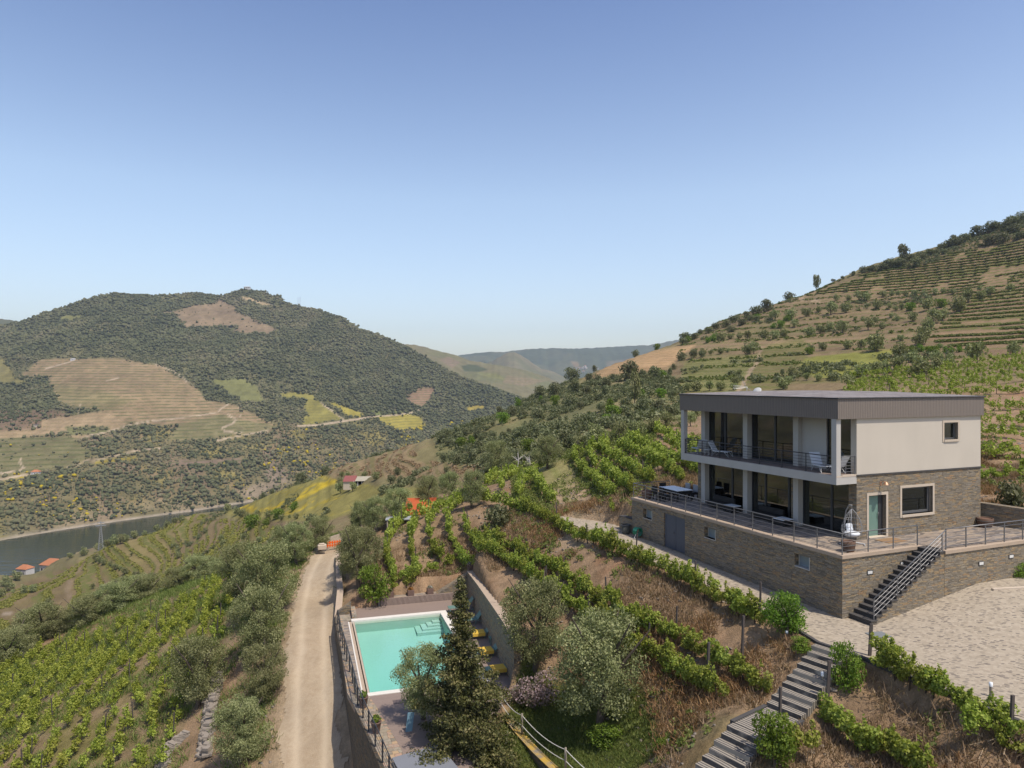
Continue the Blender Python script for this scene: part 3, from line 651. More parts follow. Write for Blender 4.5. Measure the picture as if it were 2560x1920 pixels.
def froad(conv, pts, w_, c=(.38, .30, .215)):
    d = sdist(jx*.3+PXf*.7, jy*.3+PYf*.7, [(p[0], p[1]) for p in conv(pts)]); m = 1-sstep(w_*.5, w_*1.3, d); setc(FC, m*.95, c); RF[...] *= 1-m; FOREST[...] *= 1-(1-sstep(w_, w_*2.2, d))
for ln, w_ in (([(500,1450),(640,1400),(880,1355),(1050,1315),(1200,1305)], 2.2), ([(1600,1250),(1880,1195),(1990,1175)], 2), ([(1690,980),(1640,1010),(1610,1040),(1400,1075),(1060,1110),(960,1135),(830,1178),(560,1235)], 1.8), ([(1690,1055),(1750,1090),(1720,1125),(1650,1150),(1660,1180),(1790,1195)], 2.2), ([(150,1380),(145,1420),(175,1450),(130,1480),(0,1490)], 2.4), ([(-600,1620),(0,1533),(230,1500)], 2.4), ([(1150,685),(1240,715),(1320,750),(1390,820)], 1.5), ([(340,715),(490,675),(560,650)], 1.6), ([(590,975),(600,1000),(580,1040)], 1.4), ([(790,805),(880,785)], 1.4), ([(1770,1000),(1775,1050),(1790,1085)], 1.2)): froad(Z1, ln, w_)
for ln, w_ in (([(430,1140),(580,1135),(780,1105),(935,1080)], 2.4), ([(940,1075),(1150,1060),(1260,1045),(1340,1015)], 1.8), ([(600,970),(680,1030),(770,1095)], 1.6)): froad(Z2, ln, w_)
bank = sstep(-160, -176, Z_)*sstep(.0, .15, fbm(X_/60, D_/90, 3, 99)); setc(FC, bank*.6, (.24, .185, .12)); setc(FC, sstep(-177.5, -179.5, Z_)*.8*sstep(-.2, .1, fbm(X_/90, D_/120, 2, 100)), (.33, .28, .22)); FOREST *= 1-.6*sstep(-173, -178, Z_)
FC *= (1+fbm(X_/9, D_/12, 3, 97)*.6+fbm(X_/90, Z_/14, 4, 98)*.5)[..., None]; FC *= np.where(U_ < -.82, .42+.5*np.clip(.5+fbm(X_/40, D_/30, 4, 197)*2, 0, 1), 1)[..., None]; FC = np.clip(FC, .01, .8)
M['farground'] = m_ground('valley_side_soil', 3.0, 5.2, .22, .3, (.10, .105, .04))
me = npmesh('valley_side', np.stack([X_, D_, Z_], -1).reshape(-1, 3), grid_faces(*X_.shape), M['farground'], cols={'ground_colour': FC.reshape(-1, 3), 'rows_fine': np.zeros(X_.size), 'rows_wide': np.clip(RF, 0, 1).ravel()}, smooth=True)
tag(link('valley_side', me), kind='structure')

# more distant ridges
def ridge(name, conv, pts, Dn, Dc, z0, c, c2, seed, x0, x1, fields=(), step=5.0, amp=.02):
    P = sorted(conv(pts)); u = np.arange((x0-CX)/F, (x1-CX)/F, step/F); px = CX+u*F
    Ec = np.interp(px, [p[0] for p in P], [(CY-p[1])/F for p in P]); t = np.linspace(0, 1.3, 110)
    T, U = np.meshgrid(t, u); T = T.T; U = U.T; D = Dn+(Dc-Dn)*T; X = U*D
    Z = np.where(T < 1, z0+(Ec*Dc-z0)*T, Ec*Dc-(T-1)*400)+fbm(X/(Dc*.09), D/(Dc*.09), 5, seed)*Dc*amp*2*np.sin(np.clip(T, 0, 1)*math.pi)
    Z += (vn(X/(Dc*.004), D*0, seed+3)-.5)*Dc*.0012
    E = Z/D; E = np.where(T < 1, np.minimum(E, Ec[None, :]-(1-T)*.002), E); Z = E*D
    CC = np.zeros(X.shape+(3,)); CC[:] = c; setc(CC, sstep(-.1, .2, fbm(X/(Dc*.05), D/(Dc*.05), 4, seed+5)), c2); PX = CX+U*F+fbm(X/(Dc*.02), D/(Dc*.02), 3, seed+8)*8; PY = CY-E*F
    R = np.zeros(X.shape)
    for cvn, pp, cc, rr in fields:
        m = soft(PX, PY, cvn(pp), 2); setc(CC, m*.9, cc); R = R*(1-m)+rr*m
    CC *= (1+fbm(X/(Dc*.006), D/(Dc*.006), 3, seed+9)*.5)[..., None]
    me = npmesh(name, np.stack([X, D, Z], -1).reshape(-1, 3), grid_faces(*X.shape), M['farground'], cols={'ground_colour': np.clip(CC, .01, .8).reshape(-1, 3), 'rows_fine': R.ravel()*0, 'rows_wide': R.ravel()}, smooth=True)
    return tag(link(name, me), kind='structure')
ridge('vineyard_hill', Z6, [(-400,330),(-200,340),(0,395),(110,420),(250,470),(480,510),(680,545),(870,600),(990,655),(1100,720),(1300,800)], 1700, 2700, -150, (.155, .138, .072), (.135, .135, .062), 120, 930, 1520,
      [(Z6, [(180,520),(240,505),(300,510),(400,550),(330,570),(200,565)], (.06, .075, .035), 0), (Z6, [(300,570),(480,580),(560,640),(420,620)], (.17, .165, .06), .8), (Z6, [(560,600),(900,640),(700,690),(520,660)], (.21, .16, .1), .9), (Z6, [(60,440),(170,490),(100,540),(0,470)], (.2, .145, .1), .7)], 3.5)
ridge('vineyard_hill_beyond', Z6, [(200,560),(430,480),(500,440),(560,410),(620,403),(700,440),(770,490),(850,540),(950,568),(1100,640),(1300,720)], 2900, 4000, -150, (.16, .14, .08), (.125, .125, .065), 140, 1130, 1500, [], 3.5, .012)
ridge('mountain_range', Z6, [(-300,480),(0,460),(170,425),(400,400),(520,402),(650,387),(780,373),(1000,370),(1150,372),(1300,366),(1470,356),(1600,350),(1750,344),(1980,300),(2300,260)], 4300, 5800, -160, (.07, .085, .045), (.10, .105, .055), 160, 1040, 1900,
      [(Z6, [(1090,480),(1150,485),(1170,520),(1130,530)], (.24, .17, .09), 0), (Z6, [(1400,480),(1600,460),(1640,500),(1400,530)], (.15, .13, .08), .4)], 3.5, .02)
ridge('hill_behind', Z1, [(-2500,200),(-600,330),(0,342),(50,350),(130,362),(220,420),(400,600)], 2300, 2900, 0, (.09, .095, .05), (.12, .11, .06), 180, -900, 150, [], 6)
# ------------------------------------------------------------------ the house (local x: along the lit front, y: away along the glazed side)
house = empty('modern_house', (HO.x, HO.y, HT), HA, 'two storey stone and cream house with glazed balcony side and ribbed grey roof fascia', 'house')
def wall_holes(mb, x0, x1, y0, y1, z0, z1, holes):
    """wall slab in the xz plane with rectangular openings (x0,x1,z0,z1)"""
    xs = sorted({x0, x1} | {h[0] for h in holes} | {h[1] for h in holes}); zs = sorted({z0, z1} | {h[2] for h in holes} | {h[3] for h in holes})
    for i in range(len(xs)-1):
        run = None
        for j in range(len(zs)-1):
            cx = (xs[i]+xs[i+1])/2; cz = (zs[j]+zs[j+1])/2
            solid = not any(h[0] < cx < h[1] and h[2] < cz < h[3] for h in holes)
            if solid: run = (run[0], zs[j+1]) if run else (zs[j], zs[j+1])
            if (not solid or j == len(zs)-2) and run:
                mb.box(xs[i], xs[i+1], y0, y1, run[0], run[1]); run = None
def wall_holes_y(mb, y0, y1, x0, x1, z0, z1, holes):
    t = MB(); wall_holes(t, y0, y1, x0, x1, z0, z1, holes)
    mb.add([(b, a, c) for a, b, c in t.v], [tuple(reversed(f)) for f in t.f])
# near (lit) walls
mb = MB(); wall_holes(mb, .0, 9.6, 0, .42, 0, 3.30, [(.84, 2.10, 0, 2.24), (3.27, 5.65, 1.06, 2.50)])
mb.box(9.2, 9.6, .42, 13, 0, 3.3); mb.box(0, 9.6, 12.85, 13.0, 0, 3.3)
stone_wall = mb.build('stone_wall', M['stone'], house)
mb = MB(); mb.box(0, .42, .42, .5, 0, 3.3); mb.build('corner_pier', M['stone'], house)
mb = MB(); mb.box(-.03, 9.65, -.045, .1, 3.30, 3.375); mb.build('slate_ledge', M['slate_dark'], house)
mb = MB(); wall_holes(mb, 0, 9.6, 0, .36, 3.375, 6.27, [(6.56, 7.68, 4.98, 5.92)])
mb.box(9.25, 9.6, .36, 13, 3.375, 6.27); mb.box(.3, 9.25, 12.7, 13, 3.375, 6.27)
mb.build('upper_wall', M['white'], house)
# floors and ceilings
mb = MB(); mb.box(-1.4, 0, 0, 13, 2.92, 3.37); mb.box(0, 9.2, .36, 12.85, 3.0, 3.372)
mb.build('balcony_slab', M['white_col'], house)
mb = MB(); mb.box(-1.28, .3, .12, 12.88, 3.372, 3.392); mb.build('balcony_deck', M['deck'], house)
mb = MB(); mb.box(-1.405, -.98, -.005, .02, 3.30, 3.372); mb.box(-.98, -.0, -.012, .12, 3.30, 3.40); mb.build('slab_edge_stone', M['sillstone'], house)
# roof
mb = MB(); mb.box(-1.42, 9.72, -.12, -.07, 6.27, 7.33); mb.box(-1.42, -1.37, -.07, 13.1, 6.27, 7.33); mb.box(9.67, 9.72, -.07, 13.1, 6.27, 7.33); mb.box(-1.37, 9.67, 13.05, 13.1, 6.27, 7.33)
roof = MB(); roof.box(-1.37, 9.67, -.07, 13.05, 6.29, 6.42)
rv = [(-1.47, -.17), (9.77, -.17), (9.77, 13.15), (-1.47, 13.15)]
roof.add([(x, y, 7.33) for x, y in rv]+[(x, y, 7.37) for x, y in rv]+[(1.6, 4.0, 7.60), (7.0, 4.0, 7.60), (7.0, 9.4, 7.60), (1.6, 9.4, 7.60)],
         [(0, 1, 5, 4), (1, 2, 6, 5), (2, 3, 7, 6), (3, 0, 4, 7), (4, 5, 9, 8), (5, 6, 10, 9), (6, 7, 11, 10), (7, 4, 8, 11), (8, 9, 10, 11), (3, 2, 1, 0)])
roof_o = roof.build('roof', M['roof'], house)
mb.build('fascia', M['fascia'], roof_o)
g = MB(); g.box(-1.48, 9.78, -.19, -.125, 7.31, 7.365); g.box(-1.49, -1.425, -.125, 13.15, 7.31, 7.365); g.build('gutter_edge', M['frame'], roof_o)

# openings: pale stone surrounds, dark frames, panes
def surround(name_o, x0, x1, z0, z1, wd=.13, sill=True, y=-.03, depth=.30, bottom=True):
    f = MB(); f.box(x0-wd, x0, y, y+depth, z0-(wd if bottom else 0), z1+wd); f.box(x1, x1+wd, y, y+depth, z0-(wd if bottom else 0), z1+wd)
    f.box(x0, x1, y, y+depth, z1, z1+wd)
    if bottom: f.box(x0, x1, y-(.03 if sill else 0), y+depth, z0-wd, z0)
    return f.build(name_o, M['sillstone'], house)
so = surround('window_surround', 3.27, 5.65, 1.06, 2.50)
f = MB(); f.box(3.28, 3.36, .2, .27, 1.07, 2.49); f.box(5.5, 5.64, .2, .27, 1.07, 2.49); f.box(3.36, 5.5, .2, .27, 2.40, 2.49); f.box(3.36, 5.5, .2, .27, 1.07, 1.2)
w1 = f.build('window', M['rail'], house); g = MB(); g.box(3.36, 5.5, .23, .24, 1.2, 2.40); g.build('pane', M['glass'], w1)
so = surround('window_surround', 6.56, 7.68, 4.98, 5.92, .12)
f = MB(); f.box(6.57, 6.64, .16, .23, 4.99, 5.91); f.box(7.58, 7.67, .16, .23, 4.99, 5.91); f.box(6.64, 7.58, .16, .23, 5.84, 5.91); f.box(6.64, 7.58, .16, .23, 4.99, 5.06)
w2 = f.build('window', M['rail'], house); g = MB(); g.box(6.64, 7.58, .19, .2, 5.06, 5.84); g.build('pane', M['glass'], w2)
g = MB(); g.box(6.5, 7.7, .37, .5, 4.9, 6.0); g.build('blind', mat('pale_blind', (.40, .45, .42), .8), w2)
so = surround('door_surround', .84, 2.10, 0, 2.24, .14, bottom=False)
g = MB(); g.box(.84, 2.1, -.1, .42, 0, .07); g.build('door_step', M['sillstone'], house)
d = MB(); d.box(.84, .9, .2, .28, .07, 2.24); d.box(1.78, 2.10, .2, .28, .07, 2.24); d.box(.9, 1.78, .2, .28, 2.16, 2.24)
do = d.build('door', M['frame'], house); g = MB(); g.box(.9, 1.78, .22, .25, .07, 2.16); g.build('pane', M['frosted'], do)
g = MB(); g.tube([(1.74, .16, .95), (1.74, .16, 1.3)], .018); g.tube([(1.74, .16, 1.0), (1.74, .2, 1.0)], .014); g.tube([(1.74, .16, 1.25), (1.74, .2, 1.25)], .014); g.build('handle', M['dark_metal'], do)
lamp = empty('wall_lamp', hw(1.72, 0)+(HT+2.84,), HA, 'small copper coloured lamp on a bracket on the stone wall above the glass door', 'wall lamp')
cop = mat('copper_lamp', (.42, .24, .15), .45, .5, .5)
g = MB(); g.tube([(0, 0, 0), (0, -.14, .12), (0, -.30, .10)], .018); g.box(-.06, .06, -.02, 0, -.1, .1); g.build('bracket', cop, lamp)
g = MB(); g.lathe([(.03, .12), (.07, .10), (.13, 0), (.15, -.03)], 12, (0, -.32, 0)); g.build('lamp_shade', cop, lamp)
# glazed side: columns, frames, panes
def column(y0, y1, x0=0.0, x1=.36, zs=((0, 2.92), (3.39, 6.27))):
    for z0, z1 in zs:
        g = MB(); g.box(x0, x1, y0, y1, z0, z1); g.build('column', M['white_col'], house)
for y0, y1 in ((3.97, 4.35), (8.12, 8.52), (12.25, 12.65)): column(y0, y1)
for y0, y1 in ((.0, .32), (12.68, 13.0)):
    g = MB(); g.box(-1.4, -1.1, y0, y1, 3.372, 6.27); g.build('balcony_column', M['white_col'], house)
g = MB(); g.box(.0, .4, 12.65, 12.85, 0, 3.0); g.build('stone_pier', M['stone'], house)
def glazing(y0, y1, z0, z1, mull, x=.38):
    f = MB(); t = .06
    f.box(x, x+.1, y0, y1, z1-t, z1); f.box(x, x+.1, y0, y1, z0, z0+t)
    ys = [y0]+list(mull)+[y1-t]
    for y in ys: f.box(x, x+.1, y, y+t*(2.2 if y in mull else 1.4), z0+t, z1-t)
    fo = f.build('glazing_frame', M['frame'], house)
    for a, b in zip(ys[:-1], ys[1:]):
        g = MB(); g.box(x+.045, x+.055, a+t, b, z0+t, z1-t); g.build('pane', M['glass'], fo)
glazing(8.52, 12.25, 3.40, 6.26, [10.6]); glazing(4.35, 8.12, 3.40, 6.26, [6.1]); glazing(.36, 2.25, 3.40, 6.26, [])
glazing(8.52, 12.25, .02, 2.98, [9.9]); glazing(4.35, 8.12, .02, 2.98, [5.0, 6.9]); glazing(.5, 3.97, .02, 2.98, [1.9])
g = MB(); g.box(.30, .42, 2.25, 3.97, 3.40, 6.26); g.build('side_panel', M['white_col'], house)
g = MB(); g.box(.30, .48, 4.35, 4.8, .02, 2.98); g.build('stone_pier', M['stone'], house)
# rooms behind the glass
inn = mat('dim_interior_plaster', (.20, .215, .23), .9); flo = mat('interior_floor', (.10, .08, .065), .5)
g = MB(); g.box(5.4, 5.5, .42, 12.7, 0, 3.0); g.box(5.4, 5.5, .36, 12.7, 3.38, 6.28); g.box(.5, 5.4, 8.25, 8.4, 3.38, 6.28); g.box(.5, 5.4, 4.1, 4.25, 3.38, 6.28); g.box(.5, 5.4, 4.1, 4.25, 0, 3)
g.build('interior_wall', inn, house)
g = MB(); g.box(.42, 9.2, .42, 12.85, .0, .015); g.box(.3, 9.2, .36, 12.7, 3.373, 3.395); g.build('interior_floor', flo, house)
g = MB(); g.box(2.2, 2.5, 2.7, 3.0, .02, 3.0); g.build('interior_column', M['white_col'], house)
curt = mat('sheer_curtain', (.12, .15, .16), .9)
def curtain(y0, y1, z0, z1, x=.6):
    g = MB(); n = int((y1-y0)/.06); vs = []
    for i in range(n+1):
        y = y0+(y1-y0)*i/n; dx = .04*math.sin(i*1.9); vs += [(x+dx, y, z0), (x+dx, y, z1)]
    g.add(vs, [(2*i, 2*i+2, 2*i+3, 2*i+1) for i in range(n)]); g.build('curtain', curt, house)
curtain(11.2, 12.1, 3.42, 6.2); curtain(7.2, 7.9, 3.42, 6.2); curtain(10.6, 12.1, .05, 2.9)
# satellite dish and antenna on the roof
dp = hw(1.2, 8.6)
g = MB(); ax = Matrix.Translation((0, 0, .32)) @ Matrix.Rotation(math.radians(52), 4, 'X')
t = MB(); t.lathe([(0.001, .08), (.13, .06), (.22, .03), (.29, 0), (.28, -.012), (.13, .045), (0.001, .06)], 20)
dish = empty('satellite_dish', (dp[0], dp[1], HT+7.27), HA-1.2, 'white round satellite dish on the flat roof beside the antenna', 'satellite dish')
g.add([ax @ Vector(p) for p in t.v], t.f, True); g.build('reflector', mat('dish_white', (.42, .42, .41), .6), dish)
g = MB(); g.tube([(0, 0, -.15), (0, 0, .35)], .025); g.build('mast', M['dark_metal'], dish)
dp = hw(1.35, 9.7)
ant = empty('roof_antenna', (dp[0], dp[1], HT+7.45), HA, 'thin metal aerial with long crossbars standing on the roof', 'antenna')
al = mat('aerial_aluminium', (.38, .38, .37), .4, .5, .7)
g = MB(); g.tube([(0, 0, -.1), (0, 0, .42)], .02); g.build('mast', al, ant)
g = MB()
for dz in (-.12, 0, .12): g.tube([(-.95, .2, .38+dz), (-.1, 0, .38+dz*.3)], .012, 4)
for i in range(7):
    x = -.92+i*.12; g.tube([(x, .15, .26), (x, .15, .5)], .009, 4)
g.tube([(0, 0, .3), (-.28, .1, .85)], .014, 4); g.tube([(.02, 0, .35), (.25, -.1, .15)], .014, 4); g.build('dipole_bars', al, ant)

# ------------------------------------------------------------------ railings
def railing(name, pts, label, cat='railing', spacing=1.5, h=1.0, nb=4, pr=.022, off=0.0, mat_=None, group=None, z=None, posts=True, ends=(True, True)):
    """pts in world coords; top handrail, thin bars, posts as parts"""
    P = [Vector(p) for p in pts]; root = empty(name, P[0], 0, label, cat, group); o = P[0]
    m = mat_ or M['rail']
    g = MB()
    g.tube([p-o+Vector((0, 0, h)) for p in P], .028, 6); g.build('handrail', m, root)
    for k in range(nb):
        g = MB(); g.tube([p-o+Vector((0, 0, h*(.16+.66*k/(nb-1)))) for p in P], .011, 4); g.build('bar', m, root)
    last = None
    for i in range(len(P)-1):
        a, b = P[i], P[i+1]; L = (b-a).length; n = max(1, round(L/spacing))
        for j in range(n+1):
            if j == 0 and i > 0: continue
            if j == 0 and not ends[0]: continue
            if j == n and i == len(P)-2 and not ends[1]: continue
            p = a+(b-a)*j/n-o
            g = MB(); g.box(p.x-pr, p.x+pr, p.y-pr, p.y+pr, p.z-.03, p.z+h-.01); g.build('post', m, root)
    return root
W3 = lambda x, y, z: hw(x, y)+(HT+z,)
railing('balcony_railing', [W3(-1.02, 12.62, 3.39), W3(-1.30, 12.62, 3.39), W3(-1.30, .36, 3.39)], 'dark horizontal bar railing along the upper floor balcony front', spacing=1.75, h=.95, nb=5, mat_=M['frame'])
railing('balcony_railing', [W3(-1.06, .06, 3.40), W3(-.06, .06, 3.40)], 'short balcony railing closing the sunlit end beside the cream wall', spacing=1, h=.95, nb=5)
railing('balcony_railing', [W3(-1.06, 12.95, 3.39), W3(-.06, 12.95, 3.39)], 'short balcony railing at the far end of the upper floor', spacing=1, h=.95, nb=5, mat_=M['frame'])
railing('terrace_railing', [W3(-.2, 15.95, 0.02), W3(-3.29, 15.95, .02), W3(-3.29, -2.07, .02), W3(1.76, -2.07, .02)], 'long grey bar railing running round the stone terrace to the top of the stairs', spacing=1.5, nb=4)
railing('terrace_railing', [W3(2.2, -3.24, .02), W3(10.9, -3.24, .02)], 'grey bar railing on the terrace right of the outdoor stairs', spacing=1.5, nb=4)
SX0, SX1, NS = -2.92, 1.95, 15
SZ0 = -2.92
def stz(i): return SZ0+(0-SZ0)*(i+1)/NS
railing('stair_railing', [W3(-2.7, -3.30, stz(0)), W3(1.85, -3.30, stz(14)-.1), W3(2.15, -3.26, .02)], 'sloping grey railing down the open side of the dark outdoor stairs', spacing=1.55, h=.95, nb=4, ends=(True, False))

# ------------------------------------------------------------------ terrace on its stone base
terr = empty('stone_terrace', (HO.x, HO.y, HT), HA, 'raised terrace faced with brown schist under the house, with garage doors and small windows', 'terrace')
g = MB(); wall_holes_y(g, -2.15, 16.02, -3.37, -2.9, -3.3, -.14, [(12.15-0, 9.9, -2.56, -.42)][0:0]+[(9.9, 12.15, -3.3, -.42), (13.55, 14.6, -1.15, -.54), (7.0, 8.0, -1.15, -.54), (-.15, .81, -1.17, -.54)])
g.box(-3.37, 1.95, -2.15, -1.8, -3.3, -.14) if False else None
g.box(-2.9, 1.95, -2.15, -1.75, -3.3, -.14)
g.box(-3.37, -2.9, -2.15, -2.148, -3.3, -.14) if False else None
g.box(-2.9, 0, 15.62, 16.02, -3.3, -.14)
g.box(1.95, 2.3, -3.35, -2.15, -3.3, -.14); g.box(2.3, 11.2, -3.35, -2.95, -3.3, -.14)
terr_w = g.build('stone_wall', M['stone'], terr)
g = MB(); g.prism([(-2.9, -1.75), (1.95, -1.75), (1.95, -2.15), (2.3, -2.15), (2.3, -2.95), (11.0, -2.95), (10.2, 1.2), (9.9, 14), (0, 15.62), (-2.9, 15.62)], -.3, 0.0); g.build('terrace_floor', M['slate_floor'], terr)
g = MB(); t_ = .02
g.box(-3.43, -3.0, -2.21, 16.06, -.14, t_); g.box(-3.0, 1.95, -2.21, -1.86, -.14, t_); g.box(-3.0, 0, 15.72, 16.06, -.14, t_)
g.box(1.95, 11.2, -3.41, -3.08, -.14, t_); g.build('coping', M['coping'], terr)
for (y0, y1) in ((13.55, 14.6), (7.0, 8.0), (-.15, .81)):
    f = MB(); f.box(-3.38, -3.1, y0, y1, -1.19, -1.15); f.box(-3.38, -3.1, y0-.04, y0, -1.19, -.54)
    f.box(-3.1, -3.04, y0, y0+.05, -1.15, -.54); f.box(-3.1, -3.04, y1-.05, y1, -1.15, -.54)
    fo = f.build('window', M['white_col'], terr); g = MB(); g.box(-3.08, -3.06, y0+.05, y1-.05, -1.15, -.54); g.build('pane', mat('pale_reflection_pane', (.22, .26, .29), .15, .8), fo)  # pale blue-grey reflection put into the pane colour
dgrey = mat('blue_grey_garage_door', (.095, .105, .13), .5, .4)
for y0, y1 in ((9.93, 11.0), (11.05, 12.12)):
    g = MB(); g.box(-3.26, -3.2, y0, y1, -2.62, -.44)
    for k in range(26): z = -2.5+k*.078; g.box(-3.285, -3.26, y0+.1, y1-.1, z, z+.045)
    for zz in ((-2.62, -2.54), (-.5, -.44)): g.box(-3.29, -3.26, y0, y1, *zz)
    for yy in ((y0, y0+.08), (y1-.08, y1)): g.box(-3.29, -3.26, yy[0], yy[1], -2.54, -.5)
    do = g.build('garage_door', dgrey, terr)
g = MB(); g.tube([(-3.33, 11.1, -1.6), (-3.33, 11.1, -1.45)], .02); g.build('handle', M['frame'], do)
for b, y, z in ((-1.6, -2.15, -.95), (.62, -2.15, -.75), (4.6, -3.35, -.85), (6.9, -3.35, -.72)):
    g = MB(); g.box(b-.19, b+.19, y-.025, y+.05, z-.1, z+.1); fo = g.build('wall_light_frame', M['frame'], terr)
    g = MB(); g.box(b-.15, b+.15, y-.03, y-.02, z-.07, z+.07); g.build('diffuser', mat('frosted_lamp_glass', (.62, .61, .58), .4), fo)
# outdoor stairs
st = empty('outdoor_stairs', hw(SX0, -2.15)+(HT+SZ0,), HA, 'straight outdoor stairs with dark slate treads climbing the stone wall to the terrace', 'stairs')
tw = (SX1-SX0)/NS
for i in range(NS):
    g = MB(); x0 = SX0+tw*i; z = stz(i)
    g.box(x0-SX0-.04, x0-SX0+tw+.05, -1.24, 0-.004, z-SZ0-.05, z-SZ0)
    g.box(x0-SX0+.0, x0-SX0+.04, -1.19, -.004, z-SZ0-.05-(0-SZ0)/NS+.05, z-SZ0-.05); g.build('step', M['slate_dark'], st)
vs = [(x-SX0, y+2.15, z-SZ0) for y in (-3.35, -2.16) for x, z in ((SX0+.05, -3.4), (SX1, -3.4), (SX1, stz(14)-.06), (SX0+.05, stz(0)-.15))]
g = MB()
pl = [(SX0+.05, -3.4)]+[(SX1, -3.4), (SX1, -.06-0.0)]
prof_ = [(.05, -.6)]
for i in range(NS):
    x0 = tw*i+.045; z = stz(i)-SZ0-.055; prof_ += [(x0, z), (x0+tw, z)]
prof_ += [(prof_[-1][0], -.6)]
n = len(prof_)
g.add([(x, -1.19, z) for x, z in prof_]+[(x, -.01, z) for x, z in prof_], [tuple(range(n)), tuple(reversed(range(n, 2*n)))]+[(i, i+n, (i+1) % n+n, (i+1) % n) for i in range(n)])
g.build('stone_side', M['stone'], st)
# low wall and retaining walls beside the house
def wall_line(name, pts, thick, zb, zt, material, label, cat='wall', group=None, nrough=0.0, cap=None):
    """wall following pts [(x,y,top z)]; its base goes to zb below"""
    root = empty(name, (pts[0][0], pts[0][1], pts[0][2]), 0, label, cat, group); o = Vector((pts[0][0], pts[0][1], pts[0][2])); g = MB(); L = []; R = []
    m = len(pts)
    for i in range(m):
        a = Vector(pts[max(i-1, 0)][:2]); b = Vector(pts[min(i+1, m-1)][:2]); t = (b-a).normalized(); nrm = Vector((-t.y, t.x))*thick/2
        L.append(Vector(pts[i][:2])+nrm); R.append(Vector(pts[i][:2])-nrm)
    def sl(P, z): return [(p.x-o.x, p.y-o.y, z_-o.z) for p, z_ in zip(P, z)]
    zt_ = [p[2] for p in pts]; zb_ = [zb(p[0], p[1]) if callable(zb) else zb for p in pts]
    vs = sl(L, zb_)+sl(R, zb_)+sl(L, zt_)+sl(R, zt_); fs = []
    for i in range(m-1): fs += [(i, i+1, 2*m+i+1, 2*m+i), (m+i+1, m+i, 3*m+i, 3*m+i+1), (2*m+i, 2*m+i+1, 3*m+i+1, 3*m+i)]
    fs += [(m, 0, 2*m, 3*m), (m-1, 2*m-1, 4*m-1, 3*m-1)]
    g.add(vs, fs); g.build('stone_face', material, root)
    if cap:
        g = MB(); c = [z+.05 for z in zt_]; c0 = [z+.003 for z in zt_]; L2 = [l+(l-r).normalized()*.04 for l, r in zip(L, R)]; R2 = [r+(r-l).normalized()*.04 for l, r in zip(L, R)]
        vs = sl(L2, c0)+sl(R2, c0)+sl(L2, c)+sl(R2, c); g.add(vs, fs+[(i, m+i, m+i+1, i+1) for i in range(m-1)]); g.build('coping', cap, root)
    return root
rw = [hw(10.1, 2.2)+(HT+1.15,), hw(10.45, .2)+(HT+1.2,), hw(10.9, -1.6)+(HT+1.15,), hw(11.6, -3.4)+(HT+1.1,), hw(13.5, -4.0)+(HT+1.0,)]
wall_line('retaining_wall', rw, .5, -11.5, 0, M['stone'], 'shaded schist retaining wall at the right end of the terrace holding back the slope')
rw = [W3(-3.15, 16.03, -1.55), W3(-3.15, 17.7, -1.6)]
wall_line('low_wall', rw, .45, -11.5, 0, M['stone'], 'low schist wall stub at the far end of the terrace base', cap=M['slate_dark'])

# ------------------------------------------------------------------ terrace furniture
blk = mat('black_rattan', (.018, .017, .017), .6); wht = mat('white_laminate', (.68, .70, .72), .35, .5); wpl = mat('white_mesh_fabric', (.62, .64, .66), .6); wtub = mat('white_tube', (.6, .6, .6), .4, .5)
def legs4(root, x, y, h, r, m, name='leg'):
    for sx in (-1, 1):
        for sy in (-1, 1):
            g = MB(); g.box(sx*x-r, sx*x+r, sy*y-r, sy*y+r, 0, h); g.build(name, m, root)
def dtable(px, py, sx, sy, h, label, cat='table'):
    t = empty('dining_table' if h > .6 else 'coffee_table', W3(px, py, .0), HA, label, cat); g = MB(); g.box(-sx, sx, -sy, sy, h-.05, h)
    g.build('tabletop', wht, t, bevel=.01); g = MB(); g.box(-sx+.06, sx-.06, -sy+.06, sy-.06, h-.3 if h > .6 else .05, h-.05); g.build('apron', blk, t); legs4(t, sx-.08, sy-.08, h-.1, .05, blk); return t
dtable(-.9, 14.3, .65, 1.1, .76, 'white topped dining table at the far shaded end of the terrace')
dtable(-.55, 8.9, .38, .42, .42, 'low white topped table by the glazing, nearer the dining table')
dtable(-.75, 4.35, .38, .42, .42, 'low white topped table by the second lower column, nearer the hanging chair')
def chair(x, y, rz, back, label):
    c = empty('terrace_chair', W3(x, y, 0), HA+rz, label, 'chair', 'chairs round the terrace dining table')
    g = MB(); g.box(-.27, .27, -.27, .27, .3, .45); g.build('seat', blk, c, bevel=.02)
    g = MB(); g.box(-.27, .27, .2, .28, .45, .95); g.build('backrest', back, c, bevel=.02); legs4(c, .22, .22, .3, .03, blk)
gcush = mat('grey_back_cushion', (.34, .34, .35), .8)
chair(-2.1, 14.7, math.radians(90), blk, 'black rattan chair at the left side of the dining table, farther one')
chair(-2.1, 13.9, math.radians(90), blk, 'black rattan chair at the left side of the dining table, nearer one')
chair(.35, 14.9, math.radians(-90), gcush, 'chair with pale back on the right of the dining table, by the railing')
chair(.35, 14.0, math.radians(-90), gcush, 'chair with pale back on the right of the dining table, beside the stone pier')
chair(-.9, 15.6, 0, blk, 'black rattan chair at the far head of the dining table')
